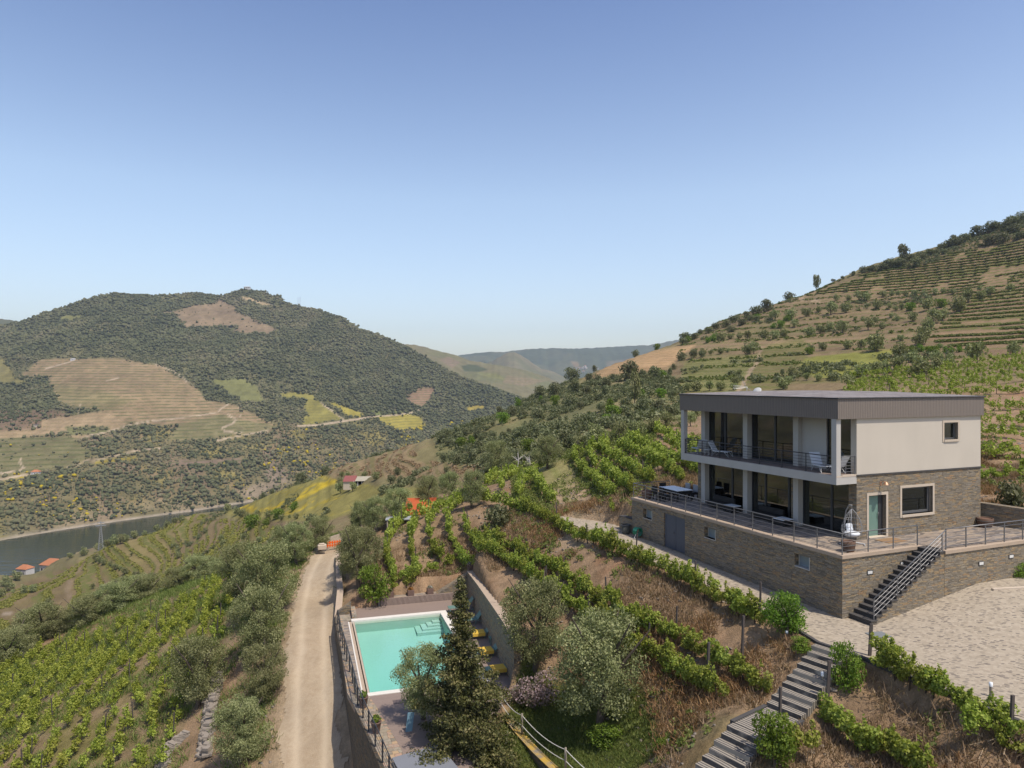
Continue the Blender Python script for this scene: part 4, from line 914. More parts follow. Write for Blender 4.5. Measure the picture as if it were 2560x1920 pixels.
# outdoor sofa units in the shade (dark)
for x, y, l in ((-.35, 10.2, 'long dark rattan sofa against the farther lower windows'), (-.35, 6.0, 'long dark rattan sofa against the middle lower windows')):
    s = empty('rattan_sofa', W3(x, y, 0), HA, l, 'sofa'); g = MB(); g.box(-.35, .35, -1.0, 1.0, .08, .4); g.build('seat', blk, s, bevel=.02); g = MB(); g.box(.22, .38, -1, 1, .4, .72); g.build('backrest', blk, s, bevel=.02)
# balcony sun loungers (white)
def wlounger(x, y, rz, label):
    c = empty('balcony_lounger', W3(x, y, 3.39), HA+rz, label, 'sun lounger', 'white loungers on the balcony')
    g = MB(); g.box(-.28, .28, -.75, .25, .33, .37); g.build('seat', wpl, c)
    Mx = Matrix.Translation((0, .25, .35)) @ Matrix.Rotation(math.radians(58), 4, 'X'); g = MB(); g.box(-.28, .28, 0, .72, -.02, .02, Mx); g.build('backrest', wpl, c)
    for sx in (-.27, .27):
        g = MB(); g.tube([(sx, -.75, .35), (sx, -.85, .02), (sx, -.55, .33)], .014, 5); g.build('leg', wtub, c)
        g = MB(); g.tube([(sx, .05, .35), (sx, .35, .02), (sx, .38, .5)], .014, 5); g.build('leg', wtub, c)
wlounger(-.72, 11.9, math.radians(165), 'white folding lounger at the far end of the balcony')
wlounger(-.75, 9.9, math.radians(20), 'white folding lounger facing the far one before the first balcony column')
wlounger(-.72, 1.75, math.radians(-22), 'white folding lounger by the white panel near the sunlit end of the balcony')
wlounger(-.60, .75, math.radians(182), 'white folding lounger seen through the short railing of the sunlit balcony end')
c = empty('side_table', W3(-.75, 10.9, 3.39), HA, 'small white side table between the two far balcony loungers', 'table'); g = MB(); g.box(-.22, .22, -.22, .22, .36, .39); g.build('tabletop', wht, c); legs4(c, .18, .18, .36, .012, wtub)
# hanging egg chair
eg = empty('hanging_egg_chair', W3(-1.15, -.72, .02), HA, 'grey wicker hanging egg chair with white cushions near the terrace corner', 'hanging chair')
wick = mat('grey_wicker', (.26, .255, .25), .6)
g = MB(); g.tube([(-.45, .3, .03), (0, .52, .03), (.45, .3, .03), (.62, -.2, .03), (.4, -.42, .03)], .03, 8); g.tube([(-.45, .3, .03), (-.62, -.2, .03), (-.4, -.42, .03)], .03, 8); g.build('base_ring', wtub, eg)
g = MB(); pts = [(.0, .50, .03), (.12, .60, .5), (.2, .62, 1.1), (.16, .5, 1.6), (.04, .2, 1.95), (0, 0, 1.98)]; g.tube(pts, .032, 8); g.tube([(0, 0, 1.98), (0, 0, 1.75)], .012, 5); g.build('stand', wick, eg)
g = MB()
for k in range(13):
    th = math.radians(-40+k*260/12); pr = [(0.03, 1.78), (.2, 1.6), (.38, 1.3), (.5, .95), (.52, .72), (.42, .5), (.2, .38), (.02, .35)]
    g.tube([(r*math.cos(th), r*math.sin(th)*.85, z) for r, z in pr], .02 if k in (0, 12) else .009, 5)
for z, r in ((.38, .2), (.5, .42), (.62, .49), (.72, .52), (.95, .5), (1.3, .38), (1.6, .2)):
    g.tube([(r*math.cos(math.radians(a)), r*math.sin(math.radians(a))*.85, z) for a in range(-40, 221, 20)], .011, 5)
g.build('basket', wick, eg)
g = MB(); g.lathe([(.001, .42), (.24, .44), (.36, .52), (.38, .60), (.3, .66), (.001, .64)], 16); g.build('seat_cushion', wht, eg)
g = MB(); g.box(-.05, .38, .05, .2, .66, 1.05, Matrix.Rotation(math.radians(-12), 4, 'X')); g.build('cushion', wht, eg, bevel=.06)
# barrels planters on terrace
barrel = mat('weathered_barrel_wood', (.11, .065, .045), .8); hoop = mat('dull_steel_hoop', (.2, .19, .18), .5, .5, .6); soilm = mat('potting_soil', (.16, .09, .06), .95)
def tub(x, y, r, h, label, cat='planter', z=0.02, world=None, zw=None):
    t = empty('barrel_planter', world or W3(x, y, z), HA, label, cat); g = MB(); g.lathe([(r*.8, 0), (r*.97, h*.55), (r, h), (r-.04, h), (r-.05, h-.06)], 16); g.build('tub', barrel, t)
    for zz in (.25, .72): rr = r*(.8+.17*zz/.55) if zz < .55 else r*(.97+.03*(zz-.55)/.45); g = MB(); g.lathe([(rr+.008, zz*h-.02), (rr+.012, zz*h+.02)], 16); g.build('hoop', hoop, t)
    g = MB(); g.lathe([(.001, h-.05), (r-.05, h-.06)], 16); g.build('soil', soilm, t); return t
tub(-2.95+.55, -1.62, .33, .5, 'half barrel planter with bare soil at the near corner of the terrace')
tub(9.45, -.35, .42, .5, 'half barrel planter by the foot of the shaded retaining wall')
tub(-2.6, 15.3, .38, .55, 'half barrel planter in the far corner of the terrace by the dining table')
g = MB(); g.box(-.6, .75, -.42, .42, 0, .018); o = g.build('door_mat', mat('coir_mat', (.24, .15, .08), .95), None, W3(1.5, -.75, .004), HA); tag(o, 'brown door mat on the paving in front of the glass door', 'mat')
# hose reel and bin by the base of the terrace
hp = hw(-3.62, 14.9); hz = yard_z(*[np.array(v) for v in hp]).item()
hr = empty('hose_reel', hp+(hz,), HA+1.57, 'green garden hose wound on a reel against the stone base', 'hose reel')
gh = mat('green_hose', (.03, .22, .13), .4)
g = MB()
for k in range(7):
    x = -.2+k*.065; g.tube([(x, .26*math.cos(a), .42+.26*math.sin(a)) for a in np.linspace(0, 2*math.pi, 17)[:-1]], .035, 6, closed=True)
g.build('hose', gh, hr)
for sx in (-.28, .28): g = MB(); g.tube([(sx, -.3, 0), (sx, 0, .45), (sx, .25, 0)], .02, 6); g.build('stand', hoop, hr)
g = MB(); g.tube([(-.2, .26, .3), (-.35, .5, .06), (-.5, .3, .03)], .02, 6); g.build('loose_hose', wtub, hr)
hp = hw(-3.75, 16.2); hz = yard_z(*[np.array(v) for v in hp]).item()
t = empty('bin', hp+(hz,), HA, 'dark open bin beside the green hose reel', 'bin'); g = MB(); g.lathe([(.26, 0), (.32, .62), (.30, .62), (.24, .05), (.001, .04)], 14); g.build('body', mat('olive_bin', (.07, .07, .055), .6), t)
g = MB(); g.lathe([(.33, .58), (.35, .60), (.33, .64), (.30, .62)], 14); g.build('rim', M['frame'], t)
# ------------------------------------------------------------------ foliage
def cards(C_, Nn, size, asp, rs_, leafv):
    """one small quad per point: centres (n,3), normals (n,3)"""
    n = len(C_); r = rs_.randn(n, 3); t = np.cross(Nn, r); t /= np.linalg.norm(t, axis=1)[:, None]+1e-9; b = np.cross(Nn, t); b /= np.linalg.norm(b, axis=1)[:, None]+1e-9
    s = size*(.6+.8*rs_.rand(n))[:, None]; a = t*s*.5; b = b*s*.5*asp
    fold = Nn*s*.12
    V = np.stack([C_-a-b*.6, C_+a*.2-b-fold, C_+a+b*.6, C_-a*.2+b+fold], 1).reshape(-1, 3)
    return V, np.arange(4*n).reshape(n, 4), leafv
def blobcards(blobs, n, size, asp, seed, inner=.55, up=.25):
    r_ = np.random.RandomState(seed); B = np.array(blobs, float); wgt = (B[:, 3]*B[:, 5]); wgt /= wgt.sum()
    k = r_.choice(len(B), n, p=wgt); d = r_.randn(n, 3); d[:, 2] += up; d /= np.linalg.norm(d, axis=1)[:, None]
    rad = inner+(1-inner)*r_.rand(n)**.6; rad += .06*r_.randn(n)
    Cc = B[k, :3]+d*B[k, 3:6]*rad[:, None]; Nn = d*.7+r_.randn(n, 3)*.55; Nn /= np.linalg.norm(Nn, axis=1)[:, None]
    bl = r_.rand(len(B))
    lv = np.clip(.55*r_.rand(n)+.45*bl[k], 0, 1)
    return cards(Cc, Nn, size, asp, r_, lv)
def crown_mesh(name, blobs, n, size, asp, matn, seed, **k):
    V, Fq, lv = blobcards(blobs, n, size, asp, seed, **k); return npmesh(name, V, Fq, M[matn], attrs={'leaf': lv})
def rblobs(seed, w, z0, z1, n, r0, r1, flat=.8):
    r_ = random.Random(seed); out = []
    for i in range(n):
        a = r_.random()*6.283; zz = r_.random(); q = math.sqrt(max(0.02, 1-(2*zz-1)**2*.75)); d = w*.5*q*(r_.random()**.5)*.72
        r = r0+(r1-r0)*r_.random(); out.append((d*math.cos(a), d*math.sin(a), z0+(z1-z0)*(.12+.76*zz), r, r, r*flat))
    return out
def trunk_mesh(name, h, r, limbs, seed, matn='bark', spread=.8):
    r_ = random.Random(seed); g = MB(); x = y = 0; pts = [(0, 0, -.3)]
    for i in range(1, 5): x += r_.uniform(-.12, .12)*h*.3; y += r_.uniform(-.12, .12)*h*.3; pts.append((x, y, h*.45*i/4))
    g.tube(pts, [r*1.3, r*1.1, r, r*.9, r*.8], 8)
    for k in range(limbs):
        a = 6.283*k/limbs+r_.random(); l = h*(.35+.2*r_.random()); p0 = pts[-1-(k % 2)]
        g.tube([p0, (p0[0]+math.cos(a)*l*spread*.4, p0[1]+math.sin(a)*l*spread*.4, p0[2]+l*.4), (p0[0]+math.cos(a)*l*spread, p0[1]+math.sin(a)*l*spread, p0[2]+l)], [r*.6, r*.4, r*.12], 6)
    me = bpy.data.meshes.new(name); me.from_pydata([tuple(p) for p in g.v], [], g.f); me.update(); me.materials.append(M[matn]); return me
VAR = {}
def variants(kind, w, h, nb, n, size, asp, matn, count=3, base=.25, r0=.16, r1=.28, flat=.8, limbs=5, tr=.16, seed=0, **k):
    L = []
    for i in range(count):
        b = rblobs(seed+i*13+5, w, h*base, h, nb, w*r0, w*r1, flat)
        L.append((crown_mesh('crown', b, n, size, asp, matn, seed+i, **k), trunk_mesh('trunk', h, tr, limbs, seed+i+50)))
    VAR[kind] = (w, h, L)
variants('olive_big', 5.2, 4.6, 105, 21000, .10, .42, 'olive', 4, .07, .055, .125, seed=1, inner=.25)
variants('olive_mid', 5.0, 4.2, 20, 1500, .30, .55, 'olive', 4, .18, .14, .24, seed=21)
variants('olive_low', 5.0, 3.8, 14, 800, .45, .7, 'olive', 4, .12, .17, .28, seed=41, limbs=3)
variants('bush_big', 2.4, 1.9, 18, 2600, .12, .6, 'bright', 2, .02, .14, .26, seed=61, limbs=4, tr=.05)
variants('oleander', 2.4, 1.9, 26, 3800, .15, .22, 'bright', 1, .05, .14, .24, seed=66, limbs=6, tr=.05, inner=.3)
variants('bush_mid', 4.0, 2.9, 16, 1000, .32, .7, 'bush', 4, .0, .18, .30, seed=71, limbs=3, tr=.1)
variants('bright_mid', 4.0, 2.8, 16, 1000, .32, .7, 'bright', 2, .0, .18, .30, seed=81, limbs=3, tr=.1)
variants('pink', 2.0, 1.5, 14, 1700, .10, .7, 'pink', 1, .0, .16, .28, seed=91, limbs=3, tr=.04)
ntree = [0]
ORD = 'first second third fourth fifth sixth seventh eighth ninth tenth eleventh twelfth thirteenth fourteenth fifteenth sixteenth seventeenth eighteenth nineteenth twentieth'.split()
def tree_at(kind, X, Y, Z, w, h, label, cat, group=None, name=None, lean=(0, 0)):
    w0, h0, L = VAR[kind]; ntree[0] += 1; cr, tk = L[ntree[0] % len(L)]
    o = empty(name or 'olive_tree', (X, Y, Z), rnd.random()*6.283, label, cat, group)
    s = w/w0; o.scale = (s*rnd.uniform(.94, 1.06), s*rnd.uniform(.94, 1.06), h/h0)
    if lean != (0, 0): o.rotation_euler = (lean[0], lean[1], 0)
    link('trunk', tk, o); link('crown', cr, o); return o
def tree_px(kind, px, py, wpx, label, cat='tree', group=None, name=None, hr=.85, dmin=15, d=None, sink=.05):
    wpx = wpx*(1.27 if kind == 'olive_big' and px < 690 else 1.1 if kind == 'olive_big' and px < 1300 else 1.18 if kind == 'olive_big' else 1.12)
    X, D, Z = hit(px, py, dmin)
    if d: D = d; X = (px-CX)/F*D; Z = gz1(X, D)
    w = wpx*D/F; return tree_at(kind, X, D, Z-sink, w, w*hr, label, cat, group, name)

# near olives, one by one (photo column, row of the base, width in photo pixels, height ratio)
NEAR = [
 (598,1912,150,.92,'grey green olive nearest the camera left of the dirt road, over its own dark shadow'),
 (655,1760,126,1.0,'olive left of the dirt road, second in the line from the nearest'),
 (645,1640,150,.95,'olive left of the dirt road, third in the line, above the dry stone wall'),
 (494,1768,150,1.0,'solitary olive with a leaning trunk standing in the left vineyard'),
 (665,1545,165,.95,'broad olive bulging over the dirt road edge, fourth of the line'),
 (595,1500,120,1.0,'olive behind the broad roadside one, at the corner of the left vineyard'),
 (742,1410,95,1.05,'olive on the left road edge with two dark stems, nearest before the orange fence'),
 (705,1400,80,1.05,'olive left of the two stemmed one near the orange fence'),
 (798,1378,90,.95,'olive right before the orange fence at the end of the road'),
 (885,1436,120,.95,'big grey olive right of the road behind the retaining wall, farther one'),
 (900,1470,130,1.15,'big grey olive on the corner above the pool beside the yellow green bush'),
 (905,1345,90,1.0,'olive behind the slim dark cypress'),
 (940,1330,85,1.0,'olive between the slim cypress and the small grey roof'),
 (995,1303,95,.85,'olive with visible trunk left of the orange roof'),
 (1071,1272,78,1.05,'round olive with a clear trunk standing over the orange roof'),
 (1124,1250,70,1.0,'olive right behind the orange roof at the top of the vine block'),
 (1182,1270,82,1.1,'olive at the top right corner of the vine block beside the bank'),
 (1240,1192,88,1.0,'pale olive beside the dead white branches above the tan terraces'),
 (1335,1735,185,1.10,'tall olive behind the pool loungers against the stone wall'),
 (1500,1822,272,.98,'largest olive, full crown over the dark lawn right of the pool'),
 (1368,1172,75,1.0,'dark olive at the top end of the track by the green patch'),
]
for px, py, wpx, hr, lab in NEAR:
    tree_px('olive_big', px, py, wpx, lab, 'olive tree', hr=hr, d={1075: 36.3, 1335: 38.6}.get(px))
tree_at('olive_big', (1058-CX)/F*35.2, 35.2, DZ-.05, 3.7, 3.9, 'olive in front of the pool, left of the tall conifer', 'olive tree')
EDGE = [(25,1665,75,150),(100,1640,80,150),(150,1620,80,100),(215,1605,80,120),(285,1575,82,120),(330,1562,85,110),(365,1545,85,100),(440,1515,85,90),(500,1500,85,105),(555,1480,80,80)]
for i, (px, py, d, wpx) in enumerate(EDGE):
    X = (px-CX)/F*d; wv = wpx*d/F*.62
    tree_at('olive_big', X, d, gz1(X, d)-.6, wv*1.75, wv*1.2, ORD[i]+' olive from the left along the far edge of the left vineyard', 'olive tree', 'olives along the far edge of the left vineyard')
# roadside, terraces and meadow trees
def many(conv, L, kind, label0, cat, group, name='olive_tree', hr=.95, wf=1.0, dmin=80):
    for i_, p in enumerate(sorted(conv(L))):
        label = label0+', '+ORD[i_]+' from the left' if len(L) <= 20 and len(label0.split()) <= 12 else label0
        if len(L) > 50: label += ', high up' if p[1] < (1000 if conv is Z6 else 640) else ', halfway down' if p[1] < (1065 if conv is Z6 else 700) else ', low down'
        if len(L) <= 20 and 12 < len(label0.split()) <= 13: label = ORD[i_]+' from left: '+label0
        tree_px(kind, p[0], p[1], p[2]/{Z7: 2.572, Z6: 3.3515, Z3: 3.95, Z4: 2.949, Z2: 2.963}[conv]*wf, label, cat, group, name, hr, dmin)
many(Z3, [(950,1050,70),(985,1060,70),(1030,1075,60),(1090,1095,55),(1135,1135,65),(1190,1125,40),(1230,1175,75),(1325,1175,40),(1365,1180,35),(1400,1228,70),(1450,1215,50),(1485,1235,80)], 'olive_low', 'small olive in the diagonal row across the lower river terraces', 'olive tree', 'olives in a diagonal row on the river terraces')
many(Z3, [(1150,1280,65),(915,1315,50),(1015,1340,75),(930,1435,90),(475,1485,80),(330,1345,80),(235,1360,85),(125,1365,45),(1760,1010,60),(1300,990,35)], 'olive_low', 'lone olive standing among the curved lower terraces', 'olive tree', 'scattered olives on the lower terraces')
many(Z3, [(20,1395,90),(90,1340,90),(160,1230,90),(60,1290,100),(970,945,80),(1070,900,80),(1130,875,90),(1190,870,90),(1240,845,70),(1320,820,80),(1430,778,50),(1550,728,70),(1650,700,60),(1730,665,60),(1790,650,60),(830,985,80),(690,1015,60),(1000,925,60)], 'olive_low', 'dark olive on the brow of the terraces against the river', 'tree', 'trees along the brow above the river')
many(Z4, [(200,535,60),(270,555,60),(310,570,60),(350,590,50),(420,572,50),(500,572,55),(600,595,45),(708,585,45),(700,638,35),(780,642,45),(835,638,35),(880,602,40),(660,575,25)], 'olive_low', 'small grey olive at the foot of the yellow meadow', 'olive tree', 'olives at the foot of the yellow meadow')
many(Z4, [(155,742,45),(325,752,60),(435,757,45),(275,812,40),(345,822,60),(175,785,55)], 'olive_low', 'small olive on the brown terraces left of the road olives', 'olive tree', 'small olives on the brown terraces')
many(Z4, [(575,580,85),(690,518,70),(385,648,110),(490,630,60)], 'bright_mid', 'bright green bush at the foot of the yellow meadow', 'bush', 'green bushes below the yellow meadow', 'bush', .8)
many(Z4, [(1030,338,55),(1070,343,45),(1035,395,75),(1125,380,65),(1045,272,40),(1090,283,50),(1215,282,50),(1300,292,60)], 'olive_low', 'tree beside the farm shed on the yellow meadow', 'tree', 'trees around the farm shed')
many(Z4, [(740,305,80),(780,295,50),(930,255,60),(905,262,50),(1410,322,60),(1450,265,60),(1815,242,40),(1580,302,30),(1560,337,40),(460,405,40),(530,350,35)], 'bush_mid', 'lone dark bush on the edge of the tan field', 'bush', 'bushes round the tan field and meadow', 'bush')
# scrub hill between the valley and the house
SH = [(835,790,110),(960,770,120),(1110,655,130),(1590,640,180),(1250,655,80),(1320,650,70),(1450,640,60),(1380,710,100),(1150,760,130),(1230,775,100),(1380,790,110),(1090,865,120),(1240,830,60),(1180,885,80),(1350,905,90),(1560,885,110),(1700,845,100),(1700,710,90),(1800,650,130),(1920,595,60),(1965,550,50),(2020,475,80),(2125,455,80),(2200,445,60),(1640,785,100),(1870,685,70),(1830,720,60),(1930,735,60),(1950,800,90),(1700,905,120),(1830,905,110),(1930,955,120),(1280,1040,150),(1380,1035,100),(1600,995,110),(1000,1075,80),(940,1035,60),(820,980,120),(720,875,60),(700,955,80),(610,940,90),(500,925,70),(450,1025,50),(880,1055,40),(810,1120,110),(650,1145,130),(530,1145,80),(440,1135,80),(370,1165,90),(310,1115,90),(215,1105,70),(140,1105,80),(50,1115,80),(30,1155,80),(70,1185,60),(630,1215,70),(500,1235,110),(420,1215,90),(330,1225,90),(250,1245,90),(900,1210,170),(1050,1205,160),(370,1360,80),(680,1345,80),(270,1345,130),(150,1340,90),(40,1325,80),(100,1310,50),(1130,1195,120),(1240,1055,80),(1160,1025,80),(1540,765,80),(1760,600,60),(1700,610,70),(580,1100,60),(740,1060,60),(560,1290,80),(1470,1070,90),(1520,930,70),(1300,560,50),(1640,440,60)]
SB = [(850,815,50),(660,860,80),(960,845,90),(1420,885,100),(1450,955,120),(1850,625,90),(1690,785,80),(1850,785,90),(530,1005,110),(270,1175,80),(180,1195,90),(740,1235,120),(1400,1020,110),(1330,1030,70),(2080,320,60),(1820,380,60)]
many(Z6, SH, 'bush_mid', 'dark rounded shrub in the scrub covering the middle hill', 'shrub', 'dark shrubs over the middle hill', 'shrub', .85, .95, 95)
many(Z6, SB, 'bright_mid', 'bright green shrub among the dark ones on the middle hill', 'shrub', 'bright green shrubs over the middle hill', 'shrub', .85, .95, 95)
many(Z6, [(1000,1360,130),(830,1350,150),(1300,1210,220),(1420,1180,110),(1500,1160,180),(1650,1145,150),(1780,1125,150),(1900,1130,180),(2020,1060,120),(2100,1025,130),(1180,1240,150),(960,1270,150),(2150,960,120)], 'olive_mid', 'grey green olive in the band above the upper vine rows', 'olive tree', 'olives above the upper vine rows', wf=.9, dmin=88)
tree_px('olive_low', *Z6([(1632,862)])[0][:2], 30, 'thin tall tree with bare stem standing out of the scrub on the middle hill', 'tree', name='tree', hr=2.6, dmin=95)
# right-hand hill
R1 = [(1305,625,45),(1360,618,40),(1408,622,38),(1452,618,36),(1510,618,45),(1570,612,40),(1638,608,40),(1695,602,38),(1750,608,42),(1858,590,35),(1930,590,35),(1995,610,60),(1940,635,55),(2125,585,50),(1150,652,65),(1200,652,65),(1070,592,30),(1085,645,35),(1005,645,40)]
R2 = [(610,775,65),(715,770,75),(815,750,60),(893,720,40),(970,738,80),(1070,725,70),(1278,705,60),(1345,705,40),(1385,712,35),(1425,708,40),(1600,708,80),(1790,718,100),(1855,662,80),(1495,778,60),(1360,758,35),(1210,835,75),(1250,795,50),(1395,780,40),(1300,828,45),(1130,775,30),(1175,778,30)]
R3 = [(435,900,55),(540,895,65),(610,893,60),(665,883,60),(735,820,50),(835,878,70),(905,858,60),(965,842,60),(1045,860,80),(1630,795,90),(1690,775,80),(1600,835,80),(1565,895,90),(1545,935,90),(265,908,60),(325,895,35),(380,890,40)]
R4 = [(85,1008,50),(145,1005,50),(260,990,45),(310,978,25),(435,990,70),(475,990,75),(200,1000,35),(835,988,60),(915,970,60),(1080,958,60),(1165,962,60),(1265,975,130),(1420,908,45),(1420,1015,100),(1670,962,40),(2150,992,85)]
R5 = [(725,1143,75),(700,1188,60),(660,1218,75),(815,1162,50),(893,1165,50),(985,1158,60),(1078,1150,60),(1175,1133,90),(1270,1113,80),(1320,1093,60),(1405,1105,90),(1530,1085,90),(1500,1045,80),(1640,1090,80),(1560,1135,120),(1650,1045,80),(1735,1075,60),(1910,1050,130),(1080,1218,90),(380,1143,50),(360,1185,50),(345,1222,50),(50,1228,60),(110,1228,70),(190,1228,60),(265,1224,60),(1740,1040,50)]
for L_, lab, grp in ((R1, 'small olive in the highest row below the vine terraces of the right hill', 'olives in the highest row of the right hill'), (R2, 'olive in the second loose row down the right hill, with dark shadow', 'olives in the second row of the right hill'), (R3, 'olive in the third loose row, halfway up the right hill', 'olives halfway up the right hill'), (R4, 'olive bordering the top of the green fields on the right hill', 'olives above the green fields'), (R5, 'olive along the lower edge of the fields behind the roof', 'olives below the fields behind the roof')):
    many(Z7, L_, 'olive_low', lab, 'olive tree', grp, hr=.9, dmin=130)
many(Z7, [(1485,712,65),(1680,692,70),(215,908,60),(180,918,40),(830,993,55),(1480,983,55),(1550,978,60),(1600,988,60),(1640,984,60),(1715,986,50),(1800,978,50),(1750,978,35),(495,770,45),(650,825,60),(600,825,40),(690,778,50)], 'bright_mid', 'bright green bush dotted between the olives of the right hill', 'bush', 'bright bushes on the right hill', 'bush', .75, dmin=130)
RT = [(570,712,95),(490,735,75),(130,860,40),(185,855,50),(330,850,60),(395,805,60),(455,775,50),(500,778,50),(40,905,80),(700,633,70),(985,528,30),(1180,468,60),(1230,463,60),(1290,455,70),(1340,445,80),(1400,435,80),(1440,428,70),(1520,428,85),(1350,410,50),(1480,395,60),(1560,388,60),(1600,358,60),(1640,353,50),(1700,348,45),(1690,318,60),(1730,303,80),(1780,293,80),(1770,255,60),(1830,273,80),(1860,253,60),(1920,235,90),(2000,290,90),(1990,205,90),(2040,195,80),(2080,275,90),(2110,185,90),(2150,165,90),(2190,145,90),(2170,255,60),(2200,245,60),(2140,215,80),(1050,508,30),(1110,488,40),(20,930,60),(95,895,50),(240,830,60),(290,820,60),(350,790,70),(430,760,60)]
many(Z7, RT, 'bush_mid', 'dark evergreen along the skyline of the right hill', 'tree', 'evergreens on the right skyline', 'evergreen_tree', .62, 1.0, 250)
tree_px('olive_low', *Z7([(878,575)])[0][:2], 17, 'slim solitary tree standing on the right skyline', 'tree', name='tree', hr=2.1, dmin=250)
tree_px('bush_mid', *Z7([(1438,395)])[0][:2], 34, 'pine rising above the other trees on the right skyline', 'tree', name='pine_tree', hr=1.05, dmin=250)
# planted bushes close by
for px, py, wpx, hr, kind, lab, nm in (
 (938,1500,84,.9,'bush_big','yellow green rounded bush at the far left corner of the pool','bush'),
 (1965,1592,118,.85,'oleander','round bright oleander on a short stem at the edge of the cobbled yard','oleander_bush'),
 (2118,1722,80,1.25,'bush_big','upright bright shrub right of the slate steps near their top','bush'),
 (1935,1925,118,1.0,'bush_big','bright green bush at the bottom of the picture beside the slate steps','bush'),
 (1340,1765,95,.8,'pink','bush with pale pink flowers by the corner of the pool deck','flowering_bush'),
 (1280,1748,50,.6,'pink','small low pink flowering bush left of the bigger one by the deck','flowering_bush')):
    tree_px(kind, px, py, wpx, lab, 'bush', name=nm, hr=hr)
tree_px('bush_mid', 1235,1338,75, 'dark leafy bush on the bank right of the vine block', 'bush', name='bush', hr=.9)
tree_px('bush_mid', 2545,1275,95, 'dark green bush behind the retaining wall at the right edge', 'bush', name='bush', hr=.9, d=41)
for px, py, w_, lab in ((2006,1625,66,'low clipped thyme cushion on the rock left of the top slate step'), (2140,1668,50,'low thyme cushion right of the top slate step')):
    tree_px('bush_big', px, py, w_, lab, 'bush', name='thyme_cushion', hr=.4)
tree_px('bush_big', 2548,1395,60,'dark low shrub on the small bed at the right end of the terrace wall', 'bush', name='bush', hr=.6, d=36.2)

# conifer in the foreground
def conifer(X, Y, Z, h, rb, label):
    o = empty('conifer_tree', (X, Y, Z), 0, label, 'conifer'); o.rotation_euler = (0, math.radians(-1.0), 0)
    g = MB(); g.tube([(0, 0, -.3), (0, 0, h*.5), (0, 0, h*.98)], [.22, .13, .02], 8); g.build('trunk', M['bark'], o)
    r_ = np.random.RandomState(15); Cs = []; Ns = []; lv = []; br = MB(); nb = 235
    for i in range(nb):
        t = (i+.5)/nb; dist = h*(.985-.97*(1-t)**.62*1.0) if False else h*.985*(1-t)**.72; z = h*.985-dist+h*.0; dz = h*.985-z
        a = i*2.399+r_.rand()*.8; L = (.16+rb*(dz/h)**1.3)*(.52+.78*r_.rand())
        if r_.rand() < .10 and dz > 2.2: L *= 1.3
        dirv = np.array([math.cos(a), math.sin(a)]); nk = max(2, int(1.5+L*2.6)); lift = r_.uniform(-.15, .35)
        for k in range(nk):
            s_ = (k+.7)/nk; cx, cy = dirv*L*s_*(.96+.08*r_.rand()); side = r_.randn()*.16*L*s_; cx -= dirv[1]*side; cy += dirv[0]*side
            cz = z+lift*L*s_-.10*L+r_.randn()*.06; R = (.19+.12*r_.rand())*(.7+.40*min(L, 2.2))*(1.15-.35*s_); m = int(850*R*R)+16; bl = r_.rand()
            d = r_.randn(m, 3); d /= np.linalg.norm(d, axis=1)[:, None]; rad = r_.rand(m)**.5
            Cs.append(np.array([cx, cy, cz])+d*rad[:, None]*np.array([R*1.15, R*1.15, R*.75])); nn = d*.5+r_.randn(m, 3)*.5+np.array([0, 0, .35]); Ns.append(nn/np.linalg.norm(nn, axis=1)[:, None]); lv.append(np.clip(.35*bl+.65*r_.rand(m), 0, 1))
        br.tube([(0, 0, z-.1), (dirv[0]*L*.5, dirv[1]*L*.5, z+lift*L*.4-.1*L), (dirv[0]*L*.92, dirv[1]*L*.92, z+lift*L*.85-.1*L)], [.045, .028, .008], 4)
    V, Fq, l = cards(np.concatenate(Cs), np.concatenate(Ns), .115, .5, r_, np.concatenate(lv)); print('conifer cards', len(Fq))
    link('crown', npmesh('crown', V, Fq, M['conifer'], attrs={'leaf': l}), o); br.build('branches', M['bark'], o)
conifer(-2.2, 32.6, -19.4, 10.6, 3.2, 'tall dark conifer in front of the swimming pool')
# slim cypress by the road end
X, D, Z = hit(888, 1350); g_w = 62/2.949*D/F; h_ = 250/2.949*D/F
b = [(0.0+.05*math.sin(i*3), .05*math.cos(i*2), h_*(.08+.86*i/11), g_w*.5*max(.12, math.sin(math.pi*(.16+.80*i/11))**.7), g_w*.5*max(.12, math.sin(math.pi*(.16+.8*i/11))**.7), h_*.09) for i in range(12)]
o = empty('cypress_tree', (X, D, Z), 0, 'slim pointed dark cypress beyond the end of the dirt road', 'cypress'); link('crown', crown_mesh('crown', b, 2600, .22, .5, 'bush', 5), o); link('trunk', trunk_mesh('trunk', h_*.5, .1, 2, 4), o)

